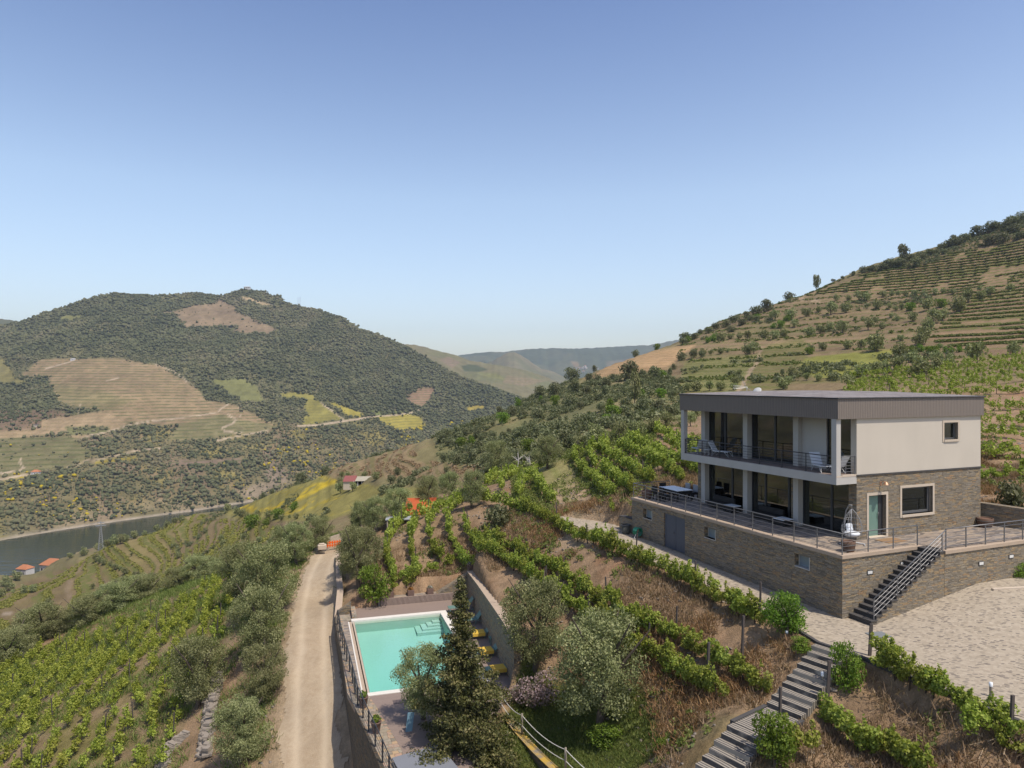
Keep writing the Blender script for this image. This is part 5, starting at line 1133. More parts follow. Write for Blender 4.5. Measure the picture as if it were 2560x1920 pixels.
# ------------------------------------------------------------------ vines
def vine_variant(i, matn, L=1.5, w=.62, z0=.2, z1=1.12, n=850, size=.098, th=.03):
    r_ = random.Random(300+i); b = []
    for k in range(10): b.append((r_.uniform(-.5, .5)*L, r_.uniform(-.2, .2)*w, r_.uniform(z0+.15, z1-.12), r_.uniform(.2, .34), r_.uniform(.18, .3)*w*1.6, r_.uniform(.17, .28)))
    for k in range(2): b.append((r_.uniform(-.5, .5)*L, r_.uniform(-.2, .2)*w, z1+r_.uniform(0, .18), .09, .09, .2))
    cr = crown_mesh('foliage', b, n, size, .85, matn, 400+i, inner=.35)
    g = MB(); x = r_.uniform(-.08, .08); g.tube([(0, 0, -.15), (x, 0, .25), (x*.3, .03, .55), (x, 0, .85)], [th*1.3, th, th*.9, th*.6], 5); g.tube([(x*.3, .03, .6), (.35, 0, .78), (.55, 0, .8)], [th*.6, th*.5, th*.3], 4); g.tube([(x*.3, .03, .6), (-.35, 0, .78), (-.55, 0, .8)], [th*.6, th*.5, th*.3], 4)
    me = bpy.data.meshes.new('trunk'); me.from_pydata([tuple(p) for p in g.v], [], g.f); me.update(); me.materials.append(M['vinewood']); return cr, me
VR = [vine_variant(i, 'vine') for i in range(7)]
VF = [vine_variant(20+i, 'vinefield', 1.0, .7, .25, 1.05, 210, .125, .03) for i in range(6)]
VLOW = [vine_variant(40+i, 'vine', 1.7, .6, .3, 1.3, 190, .17) for i in range(4)]
cand = []      # (distance, x, y, z, angle, style, label, group)
posts = []
def row(pts, label_, group, style=0, gap=1.15, world=False, post=5.2, dmin=15, jit=.12, skip=.04, lowf=1.0):
    P = [p[:2] if world else hit(p[0], p[1], dmin)[:2] for p in pts]; acc = 0.0; pn = 0; run = 0.0; cnt = 0
    LT = sum(math.hypot(b[0]-a[0], b[1]-a[1]) for a, b in zip(P[:-1], P[1:]))
    for (ax, ay), (bx, by) in zip(P[:-1], P[1:]):
        L = math.hypot(bx-ax, by-ay); ang = math.atan2(by-ay, bx-ax); s = acc
        if L < .01: continue
        while s < L:
            t = s/L; X = ax+(bx-ax)*t+rnd.uniform(-jit, jit); Y = ay+(by-ay)*t+rnd.uniform(-jit, jit)
            q_ = (run+s)/LT; label = label_
            if post == 0: label = label_+', '+ORD[min(cnt, 19)]+' from left'; cnt += 1
            elif len(P) >= 6 and group.endswith(('path', 'row')): label = label_+(', near end' if q_ < .33 else ', middle part' if q_ < .66 else ', far end')
            if rnd.random() > skip: cand.append((math.hypot(X, Y), X, Y, 0, ang+rnd.uniform(-.12, .12), style, label, group, lowf))
            pn += gap
            if post and pn >= post: pn = 0; posts.append((math.hypot(X, Y), X+.1, Y+.1, group))
            s += gap*rnd.uniform(.88, 1.12)
        acc = s-L; run += L
row([(1884,1562),(1713,1463),(1594,1412),(1467,1360),(1400,1325),(1345,1297)], 'leafy vine in the long row edging the cobbled path', 'vines edging the cobbled path', gap=.72)
row([(1335,1290),(1290,1280),(1221,1262),(1165,1250)], 'vine in the row running across above the bank', 'vines across above the bank', gap=.72)
row([(1892,1727),(1840,1697),(1738,1643),(1630,1592),(1560,1550),(1485,1507),(1420,1460),(1362,1422),(1287,1384),(1225,1363),(1190,1350)], 'vine in the upper of the two rows on the brown slope', 'vines in the upper slope row', gap=.72)
row([(1784,1747),(1700,1697),(1623,1650),(1503,1572),(1413,1514),(1341,1468),(1276,1416),(1196,1383)], 'vine in the lower of the two rows on the brown slope', 'vines in the lower slope row', gap=.72)
row([(1196,1383),(1140,1402),(1080,1432),(1030,1452),(992,1462)], 'vine in the row curving behind the pool planters', 'vines curving behind the pool', gap=.72)
for i, L_ in enumerate(([(1440,1055),(1390,920),(1380,790),(1440,680),(1530,590)], [(1590,1010),(1560,840),(1550,710),(1600,615),(1690,540)], [(1760,890),(1705,770),(1680,655),(1740,565),(1850,500)], [(1900,835),(1850,750),(1820,630),(1850,545),(1940,470)], [(2040,790),(1960,690),(1940,600)])):
    row([p[:2] for p in Z4(L_)], 'vine in row %s of the small block above the pool' % ('one two three four five'.split()[i]+' from the left'), 'vines of the small block above the pool', gap=1.0, post=4)
for i, L_ in enumerate(([(605,445),(530,370),(490,300)], [(370,410),(400,330),(480,262),(560,185),(650,155)], [(250,365),(280,295),(370,245),(440,222)], [(160,320),(230,262),(300,228)])):
    row([p[:2] for p in ZV(L_)], 'vine in the short rows left of the grassy track', 'vines left of the grassy track', gap=1.05)
for i, L_ in enumerate(([(1030,462),(965,385),(880,285),(800,215),(757,150),(785,110),(850,98)], [(1165,370),(1050,305),(960,235),(885,170),(868,120),(940,80)], [(1290,310),(1180,245),(1080,185),(990,125),(950,85),(1000,40)], [(1500,290),(1380,215),(1260,145),(1140,95),(1060,55)], [(1605,250),(1480,175),(1340,112),(1200,55),(1130,15)], [(1612,140),(1500,92),(1380,35)], [(1600,85),(1480,35)])):
    row([p[:2] for p in ZV(L_)], 'vine in the long rows above the track, left of the house', 'vines above the track left of the house', gap=.95, style=2 if i > 2 else 0)
row([p[:2] for p in Z6([(2190,1200),(2050,1190),(1900,1130),(1780,1085)])], 'vine in the long rows above the track, left of the house', 'vines above the track left of the house', gap=.95, style=2)
for k, D in enumerate((50, 58, 67, 77, 87, 97, 107, 117, 127, 137, 147)):
    x0 = (2470-CX)/F*D if D < 92 else (2120+12*(D > 120)-CX)/F*D
    row([(x0, D), (x0+.40*D, D+.05*D), ((2950-CX)/F*D, D+.1*D)], 'vine on the slope behind the house', 'vines behind the house', gap=1.1, style=0 if D < 70 else 2, world=True, post=7)
row([(2172,1648),(2222,1690),(2290,1722),(2352,1768)], 'vine in the first stretch under the yard kerb', 'vines under the yard kerb', gap=.5, post=0)
row([(2400,1785),(2470,1812),(2530,1838)], 'vine in the second stretch under the yard kerb', 'vines under the yard kerb', gap=.5, post=0)
row([(2490,1868),(2560,1890)], 'vine in the last stretch under the yard kerb', 'vines under the yard kerb', gap=.5, post=0)
row([(2072,1815),(2130,1866),(2190,1890),(2240,1912),(2290,1945)], 'vine in the second row right of the slate steps', 'vines right of the slate steps', gap=.5, post=0)
row([(1965,1885),(2000,1902),(2030,1925)], 'vine at the very bottom right of the slate steps', 'vines at the bottom by the slate steps', gap=.5, post=0)
# left vineyard
fieldpoly = zone(Z5, [(-900,900),(0,668),(160,600),(460,480),(860,360),(1250,220),(1500,80),(1700,40),(1690,300),(1560,560),(1500,760),(1330,1080),(1150,1450),(1100,1900),(-900,2300)])
a0 = np.array([-32., 44.]); dv = np.array([-.30, .954]); nv = np.array([.954, .30])
for i in range(-38, 16):
    for j in range(-11, 38):
        p = a0+nv*i*1.7+dv*j*1.1+np.array([rnd.uniform(-.38, .38), rnd.uniform(-.38, .38)])
        if p[1] < 38 or p[1] > 90: continue
        z = gz1(*p); px = CX+p[0]/p[1]*F; py = CY-z/p[1]*F
        if not (-60 < px < 700 and py < 1990): continue
        if not inpoly(np.array([px]), np.array([py]), fieldpoly)[0]: continue
        if rnd.random() < .04: continue
        cand.append((math.hypot(*p), p[0], p[1], 0, math.atan2(dv[1], dv[0])+rnd.uniform(-.3, .3), 1, 'yellow green vine in the sloping vineyard left of the dirt road, '+('left part' if px < 230 else 'middle part' if px < 420 else 'right part'), 'vines of the left vineyard', 1.0))
        if rnd.random() < .10: posts.append((math.hypot(*p), p[0]+.15, p[1]+.1, 'vines of the left vineyard'))
cand.sort(key=lambda c: c[0]); print('vines', len(cand), 'posts', len(posts))
proto = {}
for i, c in enumerate(cand[:300]):
    L = VF if c[5] == 1 else VR; cr, tk = L[i % len(L)]
    o = empty('grapevine', (c[1], c[2], gz1(c[1], c[2])-.04), c[4]+(math.pi if rnd.random() < .5 else 0), c[6], 'grapevine', c[7]); s = rnd.uniform(.82, 1.15); o.scale = (s, s, s*rnd.uniform(.85, 1.15))
    link('trunk', tk, o); link('foliage', cr, o)
def mesh_np(me):
    v = np.zeros(len(me.vertices)*3, 'f'); me.vertices.foreach_get('co', v); n = len(me.polygons); l = np.zeros(len(me.loops), 'i'); me.loops.foreach_get('vertex_index', l)
    a = np.zeros(n, 'f'); me.attributes['leaf'].data.foreach_get('value', a); return v.reshape(-1, 3), l.reshape(n, -1), a
def merged(name, items, temps, matn, kind='stuff', label=None, cat=None):
    """items (temp index, x, y, z, angle, sx, sz)"""
    VV = []; FF = []; AA = []; off = 0; T = [mesh_np(t) for t in temps]; r_ = np.random.RandomState(9)
    for it in items:
        v, f, a = T[it[0]]; c, s = math.cos(it[4]), math.sin(it[4]); w_ = v*np.array([it[5], it[5], it[6]], 'f')
        VV.append(np.stack([w_[:, 0]*c-w_[:, 1]*s+it[1], w_[:, 0]*s+w_[:, 1]*c+it[2], w_[:, 2]+it[3]], 1)); FF.append(f+off); off += len(v); AA.append(np.clip(a*.8+r_.rand()*.25-.02, 0, 1))
    o = link(name, npmesh(name, np.concatenate(VV), np.concatenate(FF), M[matn], attrs={'leaf': np.concatenate(AA)})); return tag(o, label, cat, None, kind)
it1 = []; it2 = []
for i, c in enumerate(cand[300:]):
    z = gz1(c[1], c[2])-.04; s = rnd.uniform(.85, 1.2)
    if c[5] == 1: it1.append((i % 6, c[1], c[2], z, c[4], s, s*rnd.uniform(.85, 1.15)))
    else: it2.append((i % (4 if c[0] > 62 else 4), c[1], c[2], z, c[4], s, s*rnd.uniform(.9, 1.2)))
merged('vineyard_foliage', it1, [v[0] for v in VF], 'vinefield', label='many yellow green vines filling the left vineyard', cat='vines')
merged('vine_row_foliage', it2, [v[0] for v in VLOW], 'vine', label='leafy vines of the farther rows', cat='vines')
# stakes
plab = {}
g = MB(); g.box(-.035, .035, -.03, .03, -.3, 1.55); pm = g.build('vine_stake', M['post'], None); pmesh = pm.data; bpy.data.objects.remove(pm)
posts.sort(key=lambda c: c[0])
for d_, X, Y, grp in posts[:230]:
    o = link('vine_stake', pmesh, None, (X, Y, gz1(X, Y)), rnd.random()); o.rotation_euler = (rnd.uniform(-.06, .06), rnd.uniform(-.06, .06), rnd.random()); s = rnd.uniform(.85, 1.15); o.scale = (1, 1, s)
    tag(o, 'grey stake standing among the '+grp, 'stake', 'stakes among the '+grp)
for px, py, d_, hh, lab in ((1900,1566,32.6,2.0,'tall dark end post of the row beside the round oleander'), (2174,1640,28.6,1.35,'leaning slate post at the left end of the kerb row'), (2068,1792,27.2,1.75,'dark slate post at the head of the second row by the slate steps'), (1948,1872,25.6,1.9,'slate post in front of the wooden landing of the steps'), (2528,1815,22.8,1.3,'dark slate post by the kerb at the right edge'), (1855,1700,31.2,2.0,'thin stake at the lower end of the upper slope row'), (1768,1742,30.6,2.0,'thin stake at the end of the lower slope row')):
    X = (px-CX)/F*d_; g = MB(); g.box(-.06, .06, -.035, .035, -.3, hh, Matrix.Rotation(math.radians(3), 4, 'Y')); o = g.build('slate_post', M['post'], None, (X, d_, gz1(X, d_)), rnd.random()); tag(o, lab, 'post')

# ------------------------------------------------------------------ ground cover (uncountable)
def tuft_mesh(n, h, w, matn, seed, spread=.16):
    r_ = np.random.RandomState(seed); P = r_.randn(n, 2)*spread; a = r_.rand(n)*6.283; hh = h*(.4+.9*r_.rand(n)); lean = r_.randn(n, 2)*h*.45
    dx = np.cos(a)*w; dy = np.sin(a)*w; z = np.zeros(n)-.02
    V = np.stack([np.stack([P[:, 0]-dx, P[:, 1]-dy, z], 1), np.stack([P[:, 0]+dx, P[:, 1]+dy, z], 1), np.stack([P[:, 0]+dx*.3+lean[:, 0], P[:, 1]+dy*.3+lean[:, 1], hh], 1), np.stack([P[:, 0]-dx*.3+lean[:, 0], P[:, 1]-dy*.3+lean[:, 1], hh], 1)], 1).reshape(-1, 3)
    return npmesh('tuft', V, np.arange(4*n).reshape(n, 4), M[matn], attrs={'leaf': r_.rand(n)})
def inlist(X, Y, *conds): return all(conds)
def scatter(n, dmin, dmax, pxa, pxb, ok, power=1.0):
    out = []; r_ = np.random.RandomState(n)
    while len(out) < n:
        m = 20000; u = ((pxa+(pxb-pxa)*r_.rand(m))-CX)/F; d = (dmin**2+(dmax**2-dmin**2)*r_.rand(m)**power)**.5; X = u*d; k = ok(X, d); out += list(zip(X[k], d[k]))
    out = out[:n]; A = np.array(out); return A[:, 0], A[:, 1], gz(A[:, 0], A[:, 1])
ROADA = [p for p in ROADC]
def free(X, Y): return (polydist(X, Y, YARD) > .3) & (polydist(X, Y, DECKP) > .5) & (polydist(X, Y, HOUSEPOLY) > 0) & (sdist(X, Y, ROADA) > 2.0) & (Y > 20) & (sdist(X, Y, [(13.05, 29.9), (10.0, 27.3), (6.0, 24.6)]) > .75)
def leftf(X, Y):
    z = gz(X, Y); return inpoly(CX+X/Y*F, CY-z/Y*F, fieldpoly)
def lawnf(X, Y): return polydist(X, Y, [(.6, 39.4), (.1, 37), (-1.5, 33), (-1, 29), (6.5, 29), (6.2, 33), (3.6, 36.5)]) < 0
X, Y, Z = scatter(18000, 21, 62, 900, 2700, lambda X, Y: free(X, Y) & ~lawnf(X, Y) & (fbm(X/2.5, Y/2.5, 3, 201) > -.02))
T_d = [tuft_mesh(10, .26, .016, 'drygrass', s) for s in (1, 2, 3)]
redm = fbm(X/4.5, Y/4.5, 3, 205) > .02
items = [(i % 3, X[i], Y[i], Z[i], i*1.3, rnd.uniform(.7, 1.5), rnd.uniform(.6, 1.3)) for i in range(len(X)) if not (redm[i] and rnd.random() < .7)]
merged('dry_grass', items, T_d, 'drygrass', label='dry tan grass tufts over the slopes', cat='grass')
T_r = [tuft_mesh(16, .19, .018, 'dryred', s+9, .22) for s in (1, 2, 3)]
items = [(i % 3, X[i], Y[i], Z[i], i*1.3, rnd.uniform(.8, 1.6), rnd.uniform(.7, 1.4)) for i in range(len(X)) if redm[i] and X[i] > -1 and rnd.random() < .8]
merged('dead_weeds', items, T_r, 'dryred', label='rusty dead weeds on the bank between the vine rows', cat='weeds')
X, Y, Z = scatter(16000, 38, 92, -300, 860, lambda X, Y: free(X, Y)&(fbm(X/3, Y/3, 3, 211) > -.1))
T_g = [tuft_mesh(12, .28, .02, 'grass', s+19) for s in (1, 2, 3)]
merged('field_grass', [(i % 3, X[i], Y[i], Z[i], i*1.3, rnd.uniform(.8, 1.6), rnd.uniform(.6, 1.3)) for i in range(len(X))], T_g, 'grass', label='green grass and weeds between the vines of the left vineyard', cat='grass')
X, Y, Z = scatter(6000, 28, 41, 1200, 1700, lawnf)
T_l = [tuft_mesh(14, .09, .012, 'grass', s+29, .1) for s in (1, 2)]
merged('lawn_grass', [(i % 2, X[i], Y[i], Z[i], i*1.3, rnd.uniform(.8, 1.6), rnd.uniform(.6, 1.3)) for i in range(len(X))], T_l, 'grass', label='short lawn grass beside the pool deck', cat='grass')
X, Y, Z = scatter(2600, 24, 100, 900, 2700, lambda X, Y: free(X, Y) & (fbm(X/3.5, Y/3.5, 3, 221) > .12))
T_w = [crown_mesh('weed', [(0, 0, .12, .22, .22, .14)], 26, .10, .6, 'grass', s) for s in (61, 62)]
TRK = [hit(1350, 1130)[:2], hit(1372, 1165)[:2], hit(1400, 1200)[:2], hit(1430, 1270)[:2], (5.2, 49.6), (4.6, 54)]
_X, _Y, _Z = scatter(5000, 50, 108, 1280, 1640, lambda X, Y: free(X, Y) & (sdist(X, Y, TRK) > 1.7)); X = np.r_[X, _X]; Y = np.r_[Y, _Y]; Z = np.r_[Z, _Z]
merged('green_weeds', [(i % 2, X[i], Y[i], Z[i], i*1.3, rnd.uniform(.6, 1.7), rnd.uniform(.6, 1.8)) for i in range(len(X))], T_w, 'grass', label='small green weeds over the slopes', cat='weeds')
# distant scrub on this side
T_s = [crown_mesh('scrub', rblobs(s, 2.6, 0, 1.9, 6, .45, .85), 110, .45, .7, 'bush', s) for s in (31, 32, 33, 34)]
def okscrub(X, Y):
    z = gz(X, Y); px = CX+X/Y*F; py = CY-z/Y*F
    a = inpoly(px, py, zone(Z6, [(-60,1110),(200,1010),(470,900),(640,810),(1060,640),(1250,640),(1600,600),(1900,590),(2040,740),(2100,1100),(1200,1330),(400,1400),(0,1330)])) & (fbm(X/14, Y/14, 3, 231) > -.05)
    b = inpoly(px, py, zone(Z7, [(1140,475),(1560,435),(1760,345),(2250,235),(2260,60),(1700,230)]))
    c = (fbm(X/20, Y/20, 3, 233) > .22) & (X > 30) & inpoly(px, py, RH) & ~inpoly(px, py, VT)
    e = (fbm(X/25, Y/25, 3, 235) > .25) & (X < 0)
    return (a | b | c | e) & (Y > 95)
X, Y, Z = scatter(4200, 95, 470, 200, 2600, okscrub)
merged('scrub', [(i % 4, X[i], Y[i], Z[i]-.2, i*1.7, rnd.uniform(.35, 1.25), rnd.uniform(.4, 1.15)) for i in range(len(X))], T_s, 'bush', label='low scrub covering the hillsides on this side of the valley', cat='scrub')
# vine rows and grass lines following the terraces of the hillsides
def contour(name, n, ok, step, band, size, matn, label, dmin=130, dmax=470, pxa=-100, pxb=2640, zs=.5, off=0.0):
    T_ = [crown_mesh('clump', [(0, 0, .3, .75, .5, .38)], 10, size, .6, matn, 500+i, inner=.2) for i in range(3)]
    out = []; r_ = np.random.RandomState(n+7)
    for _ in range(60):
        m = 30000; u = ((pxa+(pxb-pxa)*r_.rand(m))-CX)/F; d = (dmin**2+(dmax**2-dmin**2)*r_.rand(m))**.5; X = u*d; Z = gz(X, d)
        fr = (Z/step+off+fbm(X/70, d/70, 2, 301)*.8)%1.0; px = CX+u*F; py = CY-Z/d*F
        k = (abs(fr-.5) < band) & ok(X, d, px, py) & (fbm(X/16, d/16, 3, 303) > -.13); out += list(zip(X[k], d[k], Z[k]))
        if len(out) > n: break
    out = out[:n]; print(name, len(out))
    merged(name, [(i % 3, p[0], p[1], p[2]-.05, i*1.3, rnd.uniform(.7, 1.3)*(.6+p[1]/500), rnd.uniform(.8, 1.4)*zs*1.6) for i, p in enumerate(out)], T_, matn, label=label, cat='vine rows')
VTm = lambda px, py: inpoly(px, py, VT)
GF = zone(Z7, [(780,1170),(760,1070),(800,1000),(1380,950),(1340,1110),(1000,1165)])
contour('terrace_vines', 17000, lambda X, Y, px, py: VTm(px, py), 2.3, .09, .45, 'grass', 'low green vine rows along the terraces of the right hill', 180, 480, 1950, 2640, .5)
contour('hillside_grass', 2600, lambda X, Y, px, py: inpoly(px, py, RH) & ~VTm(px, py) & ~inpoly(px, py, GF), 4.4, .13, .6, 'grass', 'green grass lines along the banks of the right hill', 150, 480, 1600, 2640, .5, .3)
TMP = zone(Z3, [(-900,1250),(0,1330),(200,1260),(640,1090),(900,980),(1110,870),(1380,800),(1700,660),(1920,570),(2700,700),(3300,900),(2600,1300),(1800,1500),(0,1800),(-1500,1900)])
YMP = zone(Z4, [(120,520),(320,430),(740,285),(900,255),(1000,300),(1400,350),(1700,340),(1700,420),(1300,480),(950,590),(600,600),(300,590)])
contour('river_terrace_vines', 14000, lambda X, Y, px, py: inpoly(px, py, TMP) & ~inpoly(px, py, YMP), 1.7, .13, .55, 'strip', 'yellow green strips along the curved terraces above the river', 140, 400, -60, 1000, .35)
TF = zone(Z2, [(640,1490),(860,1365),(1280,1270),(1320,1400),(1830,1430),(1860,1540),(1000,1520),(700,1515)])
contour('tan_field_vines', 4000, lambda X, Y, px, py: inpoly(px, py, TF), 1.3, .12, .4, 'drygrass', 'thin rows of young vines on the tan field', 110, 330, 780, 1300, .35)
# stones
def stone_t(seed):
    r_ = np.random.RandomState(seed); bm = []
    V = np.array([(x, y, z) for z in (0, 1) for y in (-1, 1) for x in (-1, 1)], float)*[.12, .09, .07]; V += r_.randn(8, 3)*.022
    return npmesh('stone', V, np.array([(0, 2, 3, 1), (4, 5, 7, 6), (0, 1, 5, 4), (2, 6, 7, 3), (0, 4, 6, 2), (1, 3, 7, 5)]), M['stone_rough'], attrs={'leaf': np.zeros(6)})
X, Y, Z = scatter(3500, 22, 80, 600, 2650, lambda X, Y: free(X, Y) & (fbm(X/3, Y/3, 3, 241) > .02))
M['looserock'] = m_render('loose_stone', (.30, .25, .2), 6, .4)
merged('loose_stones', [(i % 3, X[i], Y[i], Z[i]-.02, i*1.7, rnd.uniform(.3, 1.3), rnd.uniform(.3, 1.2)) for i in range(len(X))], [stone_t(s) for s in (1, 2, 3)], 'looserock', label='loose stones scattered over the slopes', cat='stones')

# trees of the far valley side: thousands, one object
def ico():
    p = (1+5**.5)/2; v = np.array([(-1, p, 0), (1, p, 0), (-1, -p, 0), (1, -p, 0), (0, -1, p), (0, 1, p), (0, -1, -p), (0, 1, -p), (p, 0, -1), (p, 0, 1), (-p, 0, -1), (-p, 0, 1)], float); v /= np.linalg.norm(v[0])
    f = np.array([(0, 11, 5), (0, 5, 1), (0, 1, 7), (0, 7, 10), (0, 10, 11), (1, 5, 9), (5, 11, 4), (11, 10, 2), (10, 7, 6), (7, 1, 8), (3, 9, 4), (3, 4, 2), (3, 2, 6), (3, 6, 8), (3, 8, 9), (4, 9, 5), (2, 4, 11), (6, 2, 10), (8, 6, 7), (9, 8, 1)]); return v, f
def m_fartree():
    m = mat('distant_foliage', rough=.9, spec=.1); N = NT(m); N.base(N.ramp(N.attr('leaf'), [(0, (.062, .070, .032)), (.3, (.088, .095, .045)), (.6, (.122, .122, .06)), (.85, (.165, .145, .085)), (.93, (.13, .12, .05)), (.96, (.32, .24, .02)), (1, (.38, .29, .02))])); return m
M['fartree'] = m_fartree()
r_ = np.random.RandomState(3); iv, jf = ico(); NTREE = 110000
vis_c = np.nonzero((u1 > -.80) & (u1 < .125))[0]; rr_ = []; n_ = 0
ii = r_.randint(3, int(NR*1.14/1.37), 1200000); jj = vis_c[r_.randint(0, len(vis_c), 1200000)]
wD = D_[ii, jj]/2000; keep = (r_.rand(1200000) < FOREST[ii, jj]*wD) & (Z_[ii, jj] > -177); ii = ii[keep][:NTREE]; jj = jj[keep][:NTREE]
n = len(ii); bx = X_[ii, jj]+r_.randn(n)*4; by = D_[ii, jj]+r_.randn(n)*3; bz = Z_[ii, jj]; sz = (.9+2.7*r_.rand(n)**3)*(1+.2*(by > 1500))*(1+.8*np.clip(fbm(bx/40, by/50, 3, 257), -.4, .5))
V = iv[None]*(1+.28*r_.randn(n, 12, 1))*sz[:, None, None]*np.array([1, 1, .85]); V += np.stack([bx, by, bz+sz*.45], 1)[:, None]
lv = np.clip(.40+.5*fbm(bx/45, by/60, 4, 251)*2+.4*fbm(bx/200, by/220, 2, 259)+.11*r_.randn(n), 0, .9); lowz = (bz < -90) & (r_.rand(n) < .10) & (fbm(bx/70, by/70, 2, 253) > .05); lv[lowz] = 1.0
Ff = (jf[None]+12*np.arange(n)[:, None, None]).reshape(-1, 3)
o = link('distant_trees', npmesh('distant_trees', V.reshape(-1, 3), Ff, M['fartree'], attrs={'leaf': np.repeat(lv, 20)}), None); tag(o, 'dense woodland and olive groves covering the far side of the valley', 'woodland', None, 'stuff'); print('far trees', n)
# ------------------------------------------------------------------ swimming pool and its deck
PA = math.atan2(.286, .958); PO = (-11.41, 49.9)
def pw(x, y): return (PO[0]+math.cos(PA)*x-math.sin(PA)*y, PO[1]+math.sin(PA)*x+math.cos(PA)*y)
def plc(X, Y): dx = X-PO[0]; dy = Y-PO[1]; return dx*math.cos(PA)+dy*math.sin(PA), -dx*math.sin(PA)+dy*math.cos(PA)
pool = empty('swimming_pool', PO+(DZ,), PA, 'rectangular turquoise swimming pool with white coping and corner steps', 'swimming pool')
M['liner'] = m_render('mint_pool_liner', (.40, .50, .46), 1, .05); M['popcop'] = m_render('white_coping_stone', (.66, .62, .56), 3, .15)
g = MB(); x0, x1, y0, y1 = .2, 6.32, -12.4, -.45
g.add([(x0, y1, -.05), (x1, y1, -.05), (x1, y0, -.05), (x0, y0, -.05), (x0, y1, -.85), (x1, y1, -.85), (x1, y0, -2.0), (x0, y0, -2.0)], [(1, 0, 4, 5), (2, 1, 5, 6), (3, 2, 6, 7), (0, 3, 7, 4), (5, 4, 7, 6)])
g.build('basin', M['liner'], pool)
for i in range(4):
    s_ = 1.9-.42*i; g = MB(); zt = -.78+.11*i; g.box(x1-s_*1.0, x1-.004*i-.003, y1-s_*.78, y1-.004*i-.003, zt-.24, zt); g.build('pool_step', M['liner'], pool)
mw = bpy.data.materials.new('pool_water'); mw.use_nodes = True; N = NT(mw)
tr = N.n('ShaderNodeBsdfTransparent'); tr.inputs[0].default_value = (.93, 1, .98, 1); gl = N.n('ShaderNodeBsdfGlossy'); gl.inputs['Roughness'].default_value = .03
fr = N.n('ShaderNodeFresnel'); fr.inputs['IOR'].default_value = 1.33; bp = N.n('ShaderNodeBump'); bp.inputs['Strength'].default_value = .25; bp.inputs['Distance'].default_value = .05; N.l(N.noise(N.obj(), 5, 3), bp.inputs['Height']); N.l(bp.outputs[0], gl.inputs['Normal']); N.l(bp.outputs[0], fr.inputs['Normal'])
ms = N.n('ShaderNodeMixShader'); N.l(fr.outputs[0], ms.inputs[0]); N.l(tr.outputs[0], ms.inputs[1]); N.l(gl.outputs[0], ms.inputs[2]); N.l(ms.outputs[0], N.out.inputs['Surface'])
va = N.n('ShaderNodeVolumeAbsorption'); va.inputs['Color'].default_value = (.28, .94, .90, 1); va.inputs['Density'].default_value = .17; N.l(va.outputs[0], N.out.inputs['Volume'])
g = MB(); e = -.015
g.add([(x0+e, y1-e, -.09), (x1-e, y1-e, -.09), (x1-e, y0+e, -.09), (x0+e, y0+e, -.09), (x0+e, y1-e, -.95), (x1-e, y1-e, -.95), (x1-e, y0+e, -2.1), (x0+e, y0+e, -2.1)], [(0, 3, 2, 1), (0, 1, 5, 4), (1, 2, 6, 5), (2, 3, 7, 6), (3, 0, 4, 7), (4, 5, 6, 7)])
g.build('water', mw, pool)
g = MB(); g.box(0, 6.8, -.46, 0, -.25, .03); g.box(6.32, 6.8, -12.8, -.46, -.25, .03); g.box(0.05, 6.32, -12.8, -12.4, -.25, .03); g.build('coping', M['popcop'], pool)
g = MB(); g.box(.085, .2, -12.4, -.46, -.5, -.075); g.build('overflow_edge', m_render('beige_edge_stone', (.45, .38, .3), 3, .2), pool)
g = MB(); g.box(0.0, .085, -12.4, -.46, -.5, -.3); g.build('gutter', M['frame'], pool)
g = MB(); g.box(-.17, -.001, -12.6, -.5, -.5, -.0); g.build('edge_band', M['coping'], pool)
g = MB(); g.box(-.245, -.17, -12.6, -.5, -.5, .015); g.build('edge_strip', M['popcop'], pool)
g = MB(); g.box(-.62, -.245, -12.75, -.2, -.5, -.012); g.build('pebble_strip', M['slate_floor'], pool)
dk = empty('pool_deck', PO+(DZ,), PA, 'brown composite decking round the swimming pool', 'deck')
g = MB(); g.prism([(.1, .003), (6.80, .003), (9.1, .003), (9.5, 2.38), (.45, 2.38), (-.1, 1.2)], -.3, 0); g.build('deck_board', M['deck'], dk)
g = MB(); g.prism([(6.803, .0), (6.803, -12.8), (8.25, -12.95), (9.1, .0)], -.3, 0); g.build('deck_board', M['deck'], dk)
g = MB(); g.prism([(.12, -12.803), (6.8, -12.803), (8.25, -12.953), (7.2, -14.9), (4.7, -18.6), (3.3, -23), (1.35, -23), (1.0, -18.5), (.35, -14)], -.3, 0); g.build('deck_board', M['deck'], dk)
g = MB(); g.prism([(-.95, 1.2), (-.1, 1.2), (.1, .0), (-.0, -.2), (-.62, -.2), (-.62, -12.75), (.12, -12.78), (.35, -14), (1.0, -18.5), (1.35, -23), (.5, -23), (.05, -19.4), (-.75, -13.6), (-.98, -12)], -.3, -.006)
M['pave'] = m_stone('crazy_slate_paving', 1.5, (.34, .3), .75, .06); g.build('slate_paving', M['pave'], dk)
g = MB(); g.box(1.25, 1.95, -14.1, -13.65, .001, .012); g.build('hatch', mat('dark_hatch', (.11, .085, .08), .6), dk)
